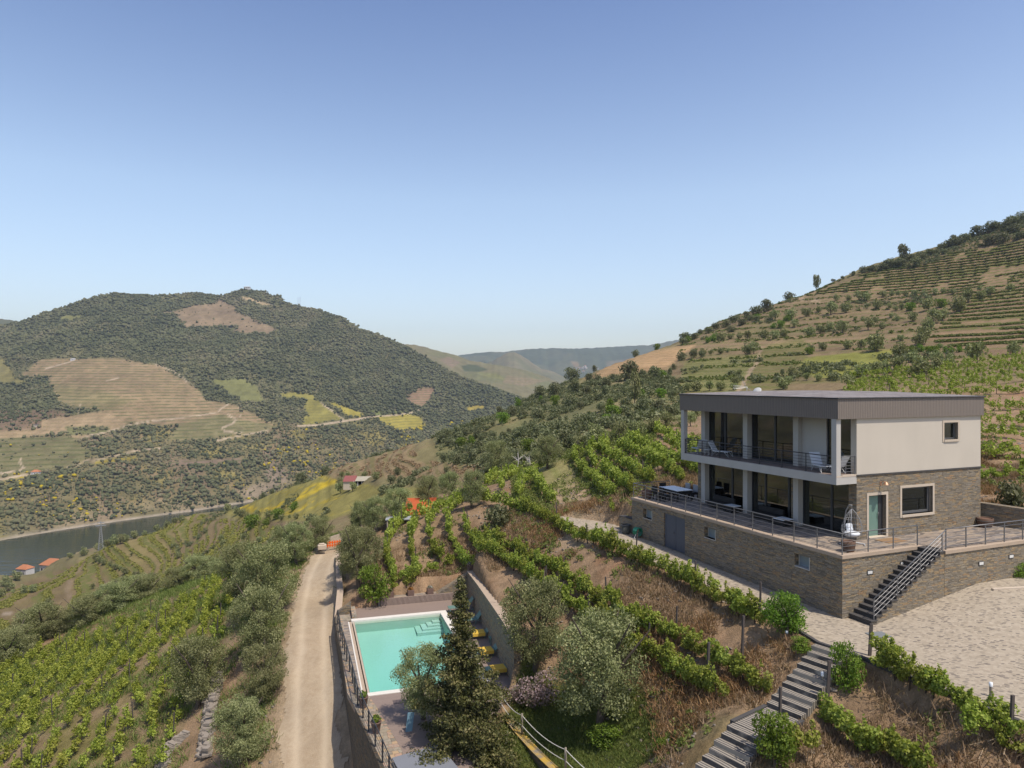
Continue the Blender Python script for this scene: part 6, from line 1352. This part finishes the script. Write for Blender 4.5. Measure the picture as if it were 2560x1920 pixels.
# timber-faced planter wall behind the deck and slate wedge
pf = empty('planter_wall', pw(2.35, 2.40)+(DZ,), PA, 'low wall faced with brown boards behind the deck, carrying three planters', 'wall')
g = MB(); g.box(0, 5.9, 0, .14, -.3, .52); g.build('board_face', M['deck'], pf); g = MB(); g.box(-.2, 4.4, .14, .85, -.3, .49); g.build('gravel_top', M['slate_floor'], pf)
g = MB(); g.add([(4.3, .16, -.3), (7.4, .16, -.3), (7.4, .16, 2.2), (4.3, .16, .5), (4.3, .75, -.3), (7.4, .75, -.3), (7.4, .75, 2.2), (4.3, .75, .5)], [(0, 1, 2, 3), (5, 4, 7, 6), (3, 2, 6, 7), (1, 5, 6, 2), (4, 0, 3, 7)]); g.build('slate_slope', M['stone_pool'], pf)
sw = empty('slate_wedge_wall', pw(-.9, 1.5)+(DZ,), PA, 'small sloping slate wall at the far left corner of the pool deck', 'wall')
g = MB(); g.add([(0, 0, -2), (1.0, 0, -2), (1.0, 0, .75), (0, 0, .1), (0, .4, -2), (1.0, .4, -2), (1.0, .4, .75), (0, .4, .1)], [(0, 1, 2, 3), (5, 4, 7, 6), (3, 2, 6, 7), (1, 5, 6, 2), (4, 0, 3, 7)]); g.build('slate_face', M['stone_pool'], sw)
g = MB(); g.box(.98, 1.3, -1.4, .5, -.3, .3); g.build('end_block', M['pave'], sw)
woodp = mat('brown_planter_wood', (.15, .095, .075), .7)
def sqplanter(x, y, z, s, h, label, flower='pink', world=None, plant=True):
    p = empty('square_planter', world or (pw(x, y)+(DZ+z,)), PA, label, 'planter'); g = MB(); g.box(-s, s, -s, s, 0, h); g.build('box', woodp, p, bevel=.01); g = MB(); g.box(-s*.85, s*.85, -s*.85, s*.85, h, h+.02); g.build('soil', soilm, p)
    if plant: link('plant', crown_mesh('plant', [(0, 0, h+.06, s*.95, s*.95, .13)], 160, .09, .7, flower, 7), p)
M['orange'] = leafmat('orange_flowers', (.10, .12, .03), (.48, .22, .06), (.62, .32, .12)); M['whitefl'] = leafmat('white_flowers', (.12, .14, .06), (.5, .46, .45), (.66, .62, .62))
sqplanter(3.1, 2.85, .49, .24, .42, 'square planter with pale pink flowers, left of the three behind the deck')
sqplanter(4.65, 2.85, .49, .24, .42, 'square planter with orange flowers, middle of the three behind the deck', 'orange')
sqplanter(6.15, 2.85, .49, .24, .42, 'square planter with white flowers, right of the three behind the deck', 'whitefl')
sqplanter(0, 0, 0, .22, .4, 'square planter with white flowers on the wall corner beside the conifer tip', 'whitefl', world=(-3.3, 55.6, -14.75))
for i, (px, py, lab) in enumerate(((908, 1768, 'round pot with leafy plant by the railing at the near end of the pool'), (940, 1832, 'round pot with spiky plant by the railing, nearer than the leafy one'))):
    D = 16.8*F/(py-CY); t = empty('plant_pot', ((px-CX)/F*D, D, DZ), 0, lab, 'plant pot'); g = MB(); g.lathe([(.17, 0), (.25, .5), (.27, .52), (.27, .56), (.23, .56), (.22, .5), (.001, .5)], 14); g.build('pot', woodp, t)
    link('plant', crown_mesh('plant', [(0, 0, .68, .2, .2, .18)], 110, .12, .5, 'bright', 17+i), t)
# retaining walls
def m_lichen():
    m = mat('lichen_covered_stone', (.3, .25, .18), .9); N = NT(m); p = N.geo(); N.base(N.mix(N.ramp(N.noise(p, 1.6, 5, .7), [(.42, 0.0), (.6, 1.0)]), (.21, .18, .14), (.42, .27, .05))); N.bump(N.noise(p, 5, 4), .6, .05); return m
def top_at(P, h): return [(x, y, h(x, y)) for x, y in P]
LW = [(-12.62, 51.0), (-12.10, 48.9), (-11.1, 45.7), (-9.95, 42.4), (-8.9, 39.3), (-8.02, 36.6), (-6.9, 33.9), (-5.72, 31.1), (-4.7, 28.6)]
wall_line('road_retaining_wall', top_at(LW, lambda x, y: DZ-.01), .34, -22.5, 0, M['stone_shade'], 'long shaded dry schist wall between the dirt road and the pool deck')
LW2 = [(-12.62, 51.0), (-13.3, 54.5), (-14.4, 58.6), (-15.4, 62.5), (-16.2, 66)]
wall_line('roadside_wall', [(x, y, max(gz1(x+.7, y), -17.3)+.28) for x, y in LW2], .4, lambda x, y: gz1(x-.5, y)-.8, 0, M['stone_pool'], 'low schist wall along the dirt road in front of the grey olives', cap=M['coping'])
wall_line('pool_side_wall', [(-3.25, 55.1, -14.78), (-2.2, 50.4, -14.5), (-1.0, 44.9, -14.25), (-.25, 41.4, -14.1), (.35, 38.9, -14.3)], .5, -17.5, 0, M['stone_pool'], 'tall schist wall behind the sun loungers at the right side of the pool deck', cap=M['coping'])
wall_line('lichen_wall', [(-.2, 35.6, -17.05), (.35, 34.2, -17.05), (1.1, 32.6, -17.1), (2.15, 30.7, -17.15), (3.6, 28.2, -17.3)], .32, -20.5, 0, M['stone_pool'], 'old stone wall under the rope fence with yellow lichen on its top', cap=m_lichen())
def rubble_wall(pts, hgt, wd_, n, label, seed):
    r_ = random.Random(seed); o0 = Vector(pts[0]); g = MB(); segs = list(zip(pts[:-1], pts[1:]))
    for i in range(n):
        a, b = segs[i*len(segs)//n]; t = r_.random(); hh = hgt*(.55+.45*math.sin(i*.37)**2)
        c = Vector(a)+(Vector(b)-Vector(a))*t-o0; x = r_.gauss(0, wd_*.38); zz = r_.random()**.8*hh*max(.2, 1-abs(x)/wd_)
        sx, sy, sz = r_.uniform(.10, .30), r_.uniform(.08, .2), r_.uniform(.04, .11)
        R = Matrix.Translation(c+Vector((x, 0, zz-.05))) @ Matrix.Rotation(r_.uniform(-.5, .5), 4, 'Z') @ Matrix.Rotation(r_.uniform(-.25, .25), 4, 'Y')
        g.box(-sx, sx, -sy, sy, -sz, sz, R)
    o = empty('dry_stone_wall', o0, 0, label, 'wall'); g.build('stones', M['rubble'], o)
M['rubble'] = m_render('rubble_schist', (.36, .31, .26), 1.5, .5)
rubble_wall([hit(*p[:2]) for p in Z5([(1590,745),(1572,830),(1552,930),(1530,1050),(1512,1170),(1500,1330)])], .8, .45, 520, 'old crumbling dry stone wall left of the roadside olives', 3)
rubble_wall([hit(*p[:2]) for p in Z5([(1350,1160),(1280,1220),(1215,1290),(1190,1400)])], .35, .5, 160, 'low broken stone edge at the lower right corner of the left vineyard', 5)
P = [(x, y, DZ) for x, y in LW[1:]]
railing('pool_railing', P, 'dark railing along the top of the wall between the pool and the dirt road', spacing=1.35, h=1.0, nb=4, pr=.035, mat_=M['frame'])
# sun loungers
gm = mat('green_lounger_plastic', (.11, .19, .16), .5, .4); yel = m_render('yellow_towel', (.68, .44, .07), 6, .1)
def lounger(x, y, rz, label, towel=None):
    c = empty('sun_lounger', pw(x, y)+(DZ,), PA+rz, label, 'sun lounger', 'green sun loungers beside the pool')
    g = MB(); g.box(-1.0, .35, -.32, .32, .33, .38); g.build('seat', gm, c, bevel=.01)
    g = MB(); g.box(0, .78, -.32, .32, -.025, .025, Matrix.Translation((.35, 0, .36)) @ Matrix.Rotation(math.radians(-50), 4, 'Y')); g.build('backrest', gm, c, bevel=.01)
    for sx in (-.85, .25):
        for sy in (-.28, .28): g = MB(); g.tube([(sx, sy, .34), (sx-.08, sy, 0)], .025, 6); g.build('leg', gm, c)
    g = MB(); g.tube([(.3, -.3, .3), (.85, -.3, .12)], .02, 5); g.tube([(.3, .3, .3), (.85, .3, .12)], .02, 5); g.tube([(.85, -.3, .12), (.85, .3, .12)], .02, 5); g.build('back_strut', gm, c)
    if towel:
        X, Y = pw(x-.22, y); t = MB(); t.box(-.42, .42, -.37, .37, .384, .40); t.box(-.42, .42, -.385, -.368, .2, .399); t.box(-.42, .42, .368, .385, .2, .399)
        o = t.build('towel', yel, None, (X, Y, DZ), PA+rz); tag(o, towel, 'towel')
lounger(7.72, -11.95, .02, 'green lounger nearest the camera on the pool deck', 'yellow towel spread on the nearest lounger')
lounger(7.72, -9.1, .04, 'green lounger second from the camera on the pool deck', 'yellow towel spread on the second lounger')
lounger(8.0, -6.0, -.05, 'green lounger third from the camera, behind the conifer', 'yellow towel on the third lounger, partly behind the conifer')
lounger(8.0, -3.3, .05, 'green lounger fourth from the camera, against the stone wall')
lounger(7.9, -.5, -.05, 'green lounger farthest from the camera near the deck corner')
c = empty('side_table', pw(8.45, -7.3)+(DZ,), PA, 'small low table between the loungers beside the olive', 'table'); g = MB(); g.box(-.24, .24, -.24, .24, .38, .42); g.build('tabletop', gm, c); legs4(c, .2, .2, .38, .02, gm)
# pump room roof and hanging towel at the bottom
pr_ = empty('pump_room', (-4.2, 30.6, DZ), 0, 'flat pale grey roof of a low box room at the near end of the deck', 'pump room')
g = MB(); g.prism([(-1.0, .35), (.85, 1.45), (2.2, -1.2), (.2, -2.3)], -2.0, .22); g.build('wall', M['stone_pool'], pr_); g = MB(); g.prism([(-1.08, .38), (.87, 1.55), (2.3, -1.2), (.2, -2.4)], .225, .28); g.build('roof', m_render('pale_grey_membrane', (.20, .21, .235), .8, .2), pr_)
o = MB(); o.box(-.16, .16, -.02, .02, .0, .9, Matrix.Rotation(.12, 4, 'Y')); D = 16.3*F/(1803-CY)
o = o.build('towel', m_render('blue_grey_towel', (.2, .34, .42), 5, .3), None, ((1022-CX)/F*D, D, DZ), .4); tag(o, 'light blue towel hanging beside the pool olive', 'towel')
# rope fence
rf = empty('rope_fence', (0, 34, -17), 0, 'white rope fence with wooden posts along the edge of the lawn', 'fence')
RP = [((1249-CX)/F*37.0, 37.0, -17.2+1.0-.0), ((1305-CX)/F*34.0, 34.0, -16.02), ((1414-CX)/F*30.9, 30.9, -16.06), (4.6, 27.6, -16.2)]
for p in RP: g = MB(); g.tube([(p[0], p[1]-34, p[2]+17-1.15), (p[0], p[1]-34, p[2]+17+.03)], .05, 8); g.build('post', M['postwood'], rf)
ropem = mat('white_rope', (.52, .50, .46), .8)
for dz, sg in ((-.06, .22), (-.55, .18)):
    for a, b in zip(RP[:-1], RP[1:]):
        g = MB(); g.tube([(a[0]+(b[0]-a[0])*t, a[1]+(b[1]-a[1])*t-34, a[2]+(b[2]-a[2])*t+17+dz-sg*4*t*(1-t)) for t in np.linspace(0, 1, 9)], .018, 5); g.build('rope', ropem, rf)

# ------------------------------------------------------------------ slate steps down the slope
ss_ = empty('slate_steps', SO+(-11.1,), math.atan2(-.6, -.8), 'long flight of dark and pale slate steps with a landing below the yard', 'steps')
R_ = .168; T0 = .36
for i in range(10): g = MB(); g.box(i*T0+.003*i, (i+1)*T0+.06, .0+.03*math.sin(i*2.1), 1.5+.03*math.cos(i*1.7), -R_*(i+1)-.16, -R_*(i+.0)-.03); g.build('step', M['slate_step'], ss_)
g = MB(); g.box(3.66, 5.8, .06, 1.46, -1.9, -R_*10-.03); g.build('landing', M['slate_step'], ss_)
g = MB(); g.box(3.66, 5.85, -.12, .055, -2.0, -1.66); g.box(3.66, 5.85, 1.465, 1.62, -2.0, -1.66); g.build('landing_edge', M['slate_dark'], ss_)
for i in range(10): g = MB(); g.box(5.8+i*T0+.003*i, 5.8+(i+1)*T0+.06, .0+.03*math.sin(i*2.4), 1.5+.03*math.cos(i*1.9), -R_*10-R_*(i+1)-.16, -R_*10-R_*i-.03-.02); g.build('step', M['slate_step'], ss_)
# kerb of the yard
KL = [(5.5, 49.6), (9.2, 40.4), (12.85, 31.2), (13.05, 30.0), (14.15, 28.35), (16.7, 22.85), (18.4, 18.3)]
kb = wall_line('kerb', [(x, y, float(yard_z(np.array(x), np.array(y)))+.06) for x, y in KL], .16, -12.5, 0, M['slate_dark'], 'low slate kerb edging the cobbled yard and path', 'kerb')
KL2 = [W3(4.0, -4.3, 0)[:2], W3(6.2, -5.0, 0)[:2], W3(9.5, -5.15, 0)[:2], W3(13, -5.2, 0)[:2]]
wall_line('kerb', [(x, y, float(yard_z(np.array(x), np.array(y)))+.10) for x, y in KL2], .16, -12.5, 0, M['sillstone'], 'pale stone kerb of the planting bed at the right end of the terrace wall', 'kerb')
X, D = (2190-CX)/F*(11.1*F/(1590-CY)), 11.1*F/(1590-CY)
o = MB(); o.box(-.42, .42, -.32, .32, 0, .02); o = o.build('drain_cover', mat('grey_steel_plate', (.22, .235, .24), .5, .4, .3), None, (X+.15, D+.1, float(yard_z(np.array(X), np.array(D)))+.012), .2); tag(o, 'grey steel cover plate set in the cobbled yard', 'drain cover')
def bollard(px, py, d, h, lab):
    X = (px-CX)/F*d; b = empty('path_light', (X, d, gz1(X, d)), 0, lab, 'path light'); g = MB(); g.lathe([(.05, -.1), (.05, h*.75)], 8); g.build('pole', M['postwood'], b); g = MB(); g.lathe([(.06, h*.75), (.065, h), (.001, h+.01)], 8); g.build('head', wht, b)
bollard(2056, 1768, 28.0, .62, 'short pale path light right of the slate steps'); bollard(2477, 1762, 24.9, .55, 'short pale path light at the kerb of the yard'); bollard(1967, 1604, 31.2, .35, 'small path light under the oleander'); bollard(1669, 1885, 28.8, .3, 'small path light on the rock at the foot of the slope')
tree_px('bush_big', 1655, 1880, 46, 'clump of yellow green strappy leaves on the dry slope above the lawn', 'plant', name='lily_clump', hr=.7)
tree_px('bush_big', 1512, 1862, 100, 'dark green clump of leaves at the foot of the largest olive', 'plant', name='lily_clump', hr=.45)

# ------------------------------------------------------------------ buildings farther off
tile_o = m_render('orange_roof_tiles', (.44, .18, .09), .3, .2); wallw = m_render('whitewash', (.62, .60, .57), 1, .15); darkw = mat('dark_opening', (.03, .03, .035), .5)
def cottage(X, Y, Z, w_, d_, h, rh, rz, label, name='cottage', cat='house', wm=None, rm=None, nwin=3, hip=True, detail=True):
    o = empty(name, (X, Y, Z), rz, label, cat); g = MB(); g.box(-w_/2, w_/2, -d_/2, d_/2, -2, h); g.build('wall', wm or wallw, o)
    e = w_*.04; k = d_*.5 if hip else 0; g = MB(); a, b = w_/2+e, d_/2+e
    g.add([(-a, -b, h), (a, -b, h), (a, b, h), (-a, b, h), (-a+k*.8, 0, h+rh), (a-k*.8, 0, h+rh)], [(0, 1, 5, 4), (1, 2, 5), (2, 3, 4, 5), (3, 0, 4), (3, 2, 1, 0)]); g.build('roof', rm or tile_o, o)
    if detail:
        for i in range(nwin): x = -w_/2+w_*(i+.5)/nwin; g = MB(); g.box(x-w_*.05, x+w_*.05, -d_/2-.03, -d_/2+.05, h*.45, h*.72); g.build('window', darkw, o)
    return o
def at(px, py, d): return ((px-CX)/F*d, d, (CY-py)/F*d)
X, Y, Z = at(135, 1409, 560); cottage(X, Y, Z-9.5, 16, 11, 9.5, 4.2, -.25, 'white riverside house with a broad orange tiled roof', nwin=4)
X, Y, Z = at(63, 1420, 575); cottage(X, Y, Z-8, 10, 8, 8, 3, -.25, 'small white riverside house with orange roof left of the broad roofed one', nwin=2)
X, Y, Z = at(24, 1450, 540); cottage(X, Y, Z-8, 9, 9, 8, 3, .3, 'riverside house with faded orange roof near the left edge', nwin=2)
X, Y, Z = at(-2, 1455, 530); cottage(X, Y, Z-9, 9, 10, 9, 3.5, .1, 'riverside house with bright orange roof cut by the left edge', nwin=2)
X, Y, Z = at(184, 1398, 520); cottage(X, Y, Z-7, 9, 5, 6.5, .7, -.1, 'grey open shed right of the broad orange roof by the river', name='shed', cat='shed', wm=M['frame'], rm=M['sillstone'], nwin=1)
X, Y, Z = at(199, 1400, 515); o = MB(); o.box(-2.6, 2.6, -2, 2, -7, 1.2); o.prism([(-2.2, -1.6), (2.2, -1.6), (2.2, 1.6), (-2.2, 1.6)], 1.2, 2.0); o = o.build('tarpaulin_stack', mat('blue_tarpaulin', (.07, .25, .5), .5), None, (X, Y, Z), .3); tag(o, 'bright blue covered stack beside the grey riverside shed', 'tarpaulin')
# white house across the river
def fhit(px, py):
    u = (px-CX)/F; j = int(np.argmin(abs(u1-u))); e = (CY-py)/F; col = np.maximum.accumulate(E_[:, j]); i = int(np.searchsorted(col, e)); i = min(i, NR-1); return u*D_[i, j], D_[i, j], Z_[i, j]
X, Y, Z = fhit(90, 1192); cottage(X, Y, Z, 10, 8, 5, 3, .2, 'white house with orange roof beside the road across the river', nwin=3)
X, Y, Z = fhit(92, 1070); cottage(X, Y, Z, 8, 5, 2.5, .8, .1, 'small grey ruin in the pale field across the river', name='ruin', cat='ruin', wm=M['sillstone'], rm=M['slate_dark'], nwin=1)
X, Y, Z = fhit(618, 725); cottage(X, Y, Z+1.5, 16, 8, 6, 1.5, 0, 'small white building on the very top of the left mountain', name='chapel', cat='chapel', rm=wallw, nwin=3)
X, Y, Z = fhit(183, 901); cottage(X, Y, Z, 9, 5, 3, 1, 0, 'tiny white hut at the top of the terraced vineyard across the river', name='hut', cat='hut', rm=wallw, nwin=1)
for px, py, top, lab in ((745, 762, 744, 'left of two thin masts on the left mountain ridge'), (750, 763, 742, 'right of two thin masts on the left mountain ridge')):
    X, Y, Z = at(px, py, 1905); g = MB(); g.tube([(0, 0, -8), (0, 0, (py-top)/F*1905)], .45, 5); o = g.build('radio_mast', al, None, (X, Y, Z)); tag(o, lab, 'mast')
# pylon
X, Y, Z = at(252, 1372, 480); hgt = 20.; py_ = empty('power_pylon', (X, Y, Z-1), .4, 'grey lattice power pylon rising in front of the river', 'pylon'); stl = mat('galvanised_steel', (.36, .37, .38), .5, .5, .5)
for sx in (-1, 1):
    for sy in (-1, 1): g = MB(); g.tube([(sx*1.7, sy*1.7, -4), (sx*.35, sy*.35, hgt*.8), (sx*.05, sy*.05, hgt)], .11, 4); g.build('leg', stl, py_)
g = MB()
for k in range(11):
    z0_, z1_ = hgt*.8*k/11, hgt*.8*(k+1)/11; r0 = 1.7-(1.35)*k/11; r1 = 1.7-(1.35)*(k+1)/11
    for a, b in (((-1, -1), (1, -1)), ((1, -1), (1, 1)), ((1, 1), (-1, 1)), ((-1, 1), (-1, -1))): g.tube([(a[0]*r0, a[1]*r0, z0_), (b[0]*r1, b[1]*r1, z1_)], .06, 3); g.tube([(b[0]*r0, b[1]*r0, z0_), (a[0]*r1, a[1]*r1, z1_)], .06, 3)
g.build('lattice', stl, py_); g = MB(); g.box(-3.2, 3.2, -.12, .12, hgt*.83, hgt*.86); g.box(-2.2, 2.2, -.12, .12, hgt*.93, hgt*.955); g.build('cross_arm', stl, py_)
for k, (z_, e_) in enumerate(((hgt*.83, 3.1), (hgt*.93, 2.1))):
    g = MB(); A = Vector((X-e_, Y, Z+z_-1)); B = Vector((-700, 420, -105-k*6)); g.tube([A+(B-A)*t+Vector((0, 0, -30*t*(1-t))) for t in np.linspace(0, 1, 14)], .05, 3)
    o = g.build('power_line', stl, None); tag(o, ('upper' if k else 'lower')+' power line sagging from the pylon across the river', 'power line')
# farm shed on the meadow
X, Y, Z = hit(*Z4([(1160,335)])[0][:2], 90)
sh_ = empty('farm_shed', (X, Y, Z), .08, 'long farm shed on the meadow, red roof at one end', 'shed'); q = Y/F/2.949
g = MB(); g.box(-95*q, -20*q, -2, 2, -1, 1.5); g.build('wall', M['sillstone'], sh_); g = MB(); g.add([(-98*q, -2.3, 1.5), (-10*q, -2.3, 1.5), (-10*q, 2.3, 2.7), (-98*q, 2.3, 2.7), (-98*q, 2.3, 1.4), (-10*q, 2.3, 1.4)], [(0, 1, 2, 3), (0, 3, 4), (1, 5, 2), (3, 2, 5, 4)]); g.build('roof', m_render('dull_red_roof', (.26, .09, .08), 2, .2), sh_)
g = MB(); g.add([(-9*q, -2.6, 1.7), (105*q, -2.6, 1.7), (105*q, 2.6, 2.4), (-9*q, 2.6, 2.4), (-9*q, -2.6, 1.6), (105*q, -2.6, 1.6), (105*q, 2.6, 2.3), (-9*q, 2.6, 2.3)], [(0, 1, 2, 3), (4, 7, 6, 5), (0, 4, 5, 1), (1, 5, 6, 2), (3, 2, 6, 7), (0, 3, 7, 4)]); g.build('pale_roof', m_render('weathered_fibre_sheet', (.42, .38, .29), 1, .3), sh_)
for i in range(5): x = (-18+29*i)*q; g = MB(); g.box(x-.1, x+.1, -2.3, -2.1, -1, 1.6); g.build('post', wallw, sh_)
g = MB(); g.box(-18*q, 100*q, 1.9, 2.1, -1, 2.15); g.build('back_wall', darkw, sh_)
# orange roofed hut by the vine block
X, Y, Z = hit(*Z4([(1600,600)])[0][:2]); Y0 = 73.0; X = (1049-CX)/F*Y0; Zt = (CY-1287)/F*Y0
hut = empty('orange_roofed_hut', (X, Y0, Zt-1.85), .12, 'low hut with a bright orange sheet roof above the vine block', 'hut'); g = MB(); g.box(-1.5, 1.5, -1.2, 1.2, -2.5, 2.2); g.build('wall', wallw, hut)
g = MB(); g.add([(-1.7, -1.5, 2.2), (1.7, -1.5, 2.2), (1.75, 1.6, 3.35), (-1.3, 1.6, 3.35), (-1.7, -1.5, 2.1), (1.7, -1.5, 2.1), (1.75, 1.6, 3.25), (-1.3, 1.6, 3.25)], [(0, 1, 2, 3), (4, 7, 6, 5), (0, 4, 5, 1), (1, 5, 6, 2), (3, 2, 6, 7), (0, 3, 7, 4)]); g.build('roof', m_render('orange_metal_sheet', (.48, .11, .04), 2, .3), hut)
Y0 = 70.; X = (1003-CX)/F*Y0; Zt = (CY-1294)/F*Y0
o = empty('lean_to', (X, Y0, Zt), .1, 'flat pale grey roof of a lean-to left of the orange roofed hut', 'shed'); g = MB(); g.box(-1.5, 1.6, -.9, 1.0, -.08, .0); g.build('roof', m_render('grey_sheet', (.32, .34, .37), 1, .2), o)
for a in (-1.3, 1.4): g = MB(); g.tube([(a, -.8, -2.5), (a, -.8, -.08)], .06, 6); g.build('post', M['postwood'], o)
# orange barrier at the end of the road
X, Y, Z = at(833, 1367, 70.5); bf = empty('orange_barrier', (X, Y, Z), .5, 'bright orange plastic barrier closing the end of the dirt road', 'barrier'); og = mat('orange_plastic', (.75, .13, .02), .45)
for k in range(6): g = MB(); g.box(-.62+k*.24, -.5+k*.24, -.03, .03, 0, .62); g.build('slat', og, bf)
for z in (.12, .4): g = MB(); g.box(-.66, .74, -.05, -.03, z, z+.12); g.build('rail', og, bf)
X, Y, Z = at(805, 1366, 69.); o = MB(); o.box(-.42, .42, -.3, .3, -.2, .3); o.box(-.3, .25, -.2, .2, .3, .42); o = o.build('stacked_sacks', M['sillstone'], None, (X, Y, Z-.1), .3, bevel=.06); tag(o, 'pale sacks piled left of the orange barrier', 'sacks')
# dead pale tree
for px, py, hh, lab in ((1293, 1170, 42, 'bare white dead tree, taller and left of two'), (1322, 1170, 32, 'bare white dead tree, spreading and right of two')):
    X, Y, Z = hit(px, py, 90); s = hh*Y/F; g = MB(); r_ = random.Random(px)
    g.tube([(0, 0, -.3), (s*.08, 0, s*.4), (s*.05, 0, s)], [.12, .09, .02], 5)
    for k in range(7): a = r_.uniform(0, 6.28); z_ = s*r_.uniform(.25, .7); l = s*r_.uniform(.25, .5); g.tube([(s*.06, 0, z_), (s*.06+math.cos(a)*l*.6, math.sin(a)*l*.6, z_+l*.5), (s*.06+math.cos(a)*l, math.sin(a)*l, z_+l*.8)], [.06, .04, .01], 4)
    o = g.build('dead_tree', m_render('bleached_wood', (.5, .46, .42), 3, .2), None, (X, Y, Z)); tag(o, lab, 'dead tree')
# village far away
vm = m_render('far_white_walls', (.45, .42, .38), .1, .1)
r_ = random.Random(8)
for k in range(22):
    px, py = Z6([(r_.gauss(1200, 48), 0)])[0][:2]; px = px; py = 760+(548-(px-1458)*.55*3.35*.35+r_.uniform(-22, 22))/3.3515; d = 4150+r_.uniform(-50, 50)
    X, Y, Z = at(px, py, d); cottage(X, Y, Z, r_.uniform(9, 14), 9, 5, 2, r_.uniform(-.5, .5), 'tiny pale house of the village far up the valley', 'village_house', 'house', vm, vm if k % 3 else tile_o, detail=False)['group'] = 'houses of the distant village'

# ------------------------------------------------------------------ haze over the valley
hz = bpy.data.materials.new('haze'); hz.use_nodes = True; N = NT(hz); hz.node_tree.nodes.remove(N.b)
pv = N.n('ShaderNodeVolumePrincipled'); pv.inputs['Color'].default_value = (.72, .82, 1.0, 1); pv.inputs['Density'].default_value = 8.5e-5; pv.inputs['Anisotropy'].default_value = .2; N.l(pv.outputs[0], N.out.inputs['Volume'])
g = MB(); g.box(-6500, 6500, -300, 7300, -320, 560); h_ = g.build('haze', hz, None); tag(h_, kind='stuff', label='thin blue haze filling the valley air', cat='haze')
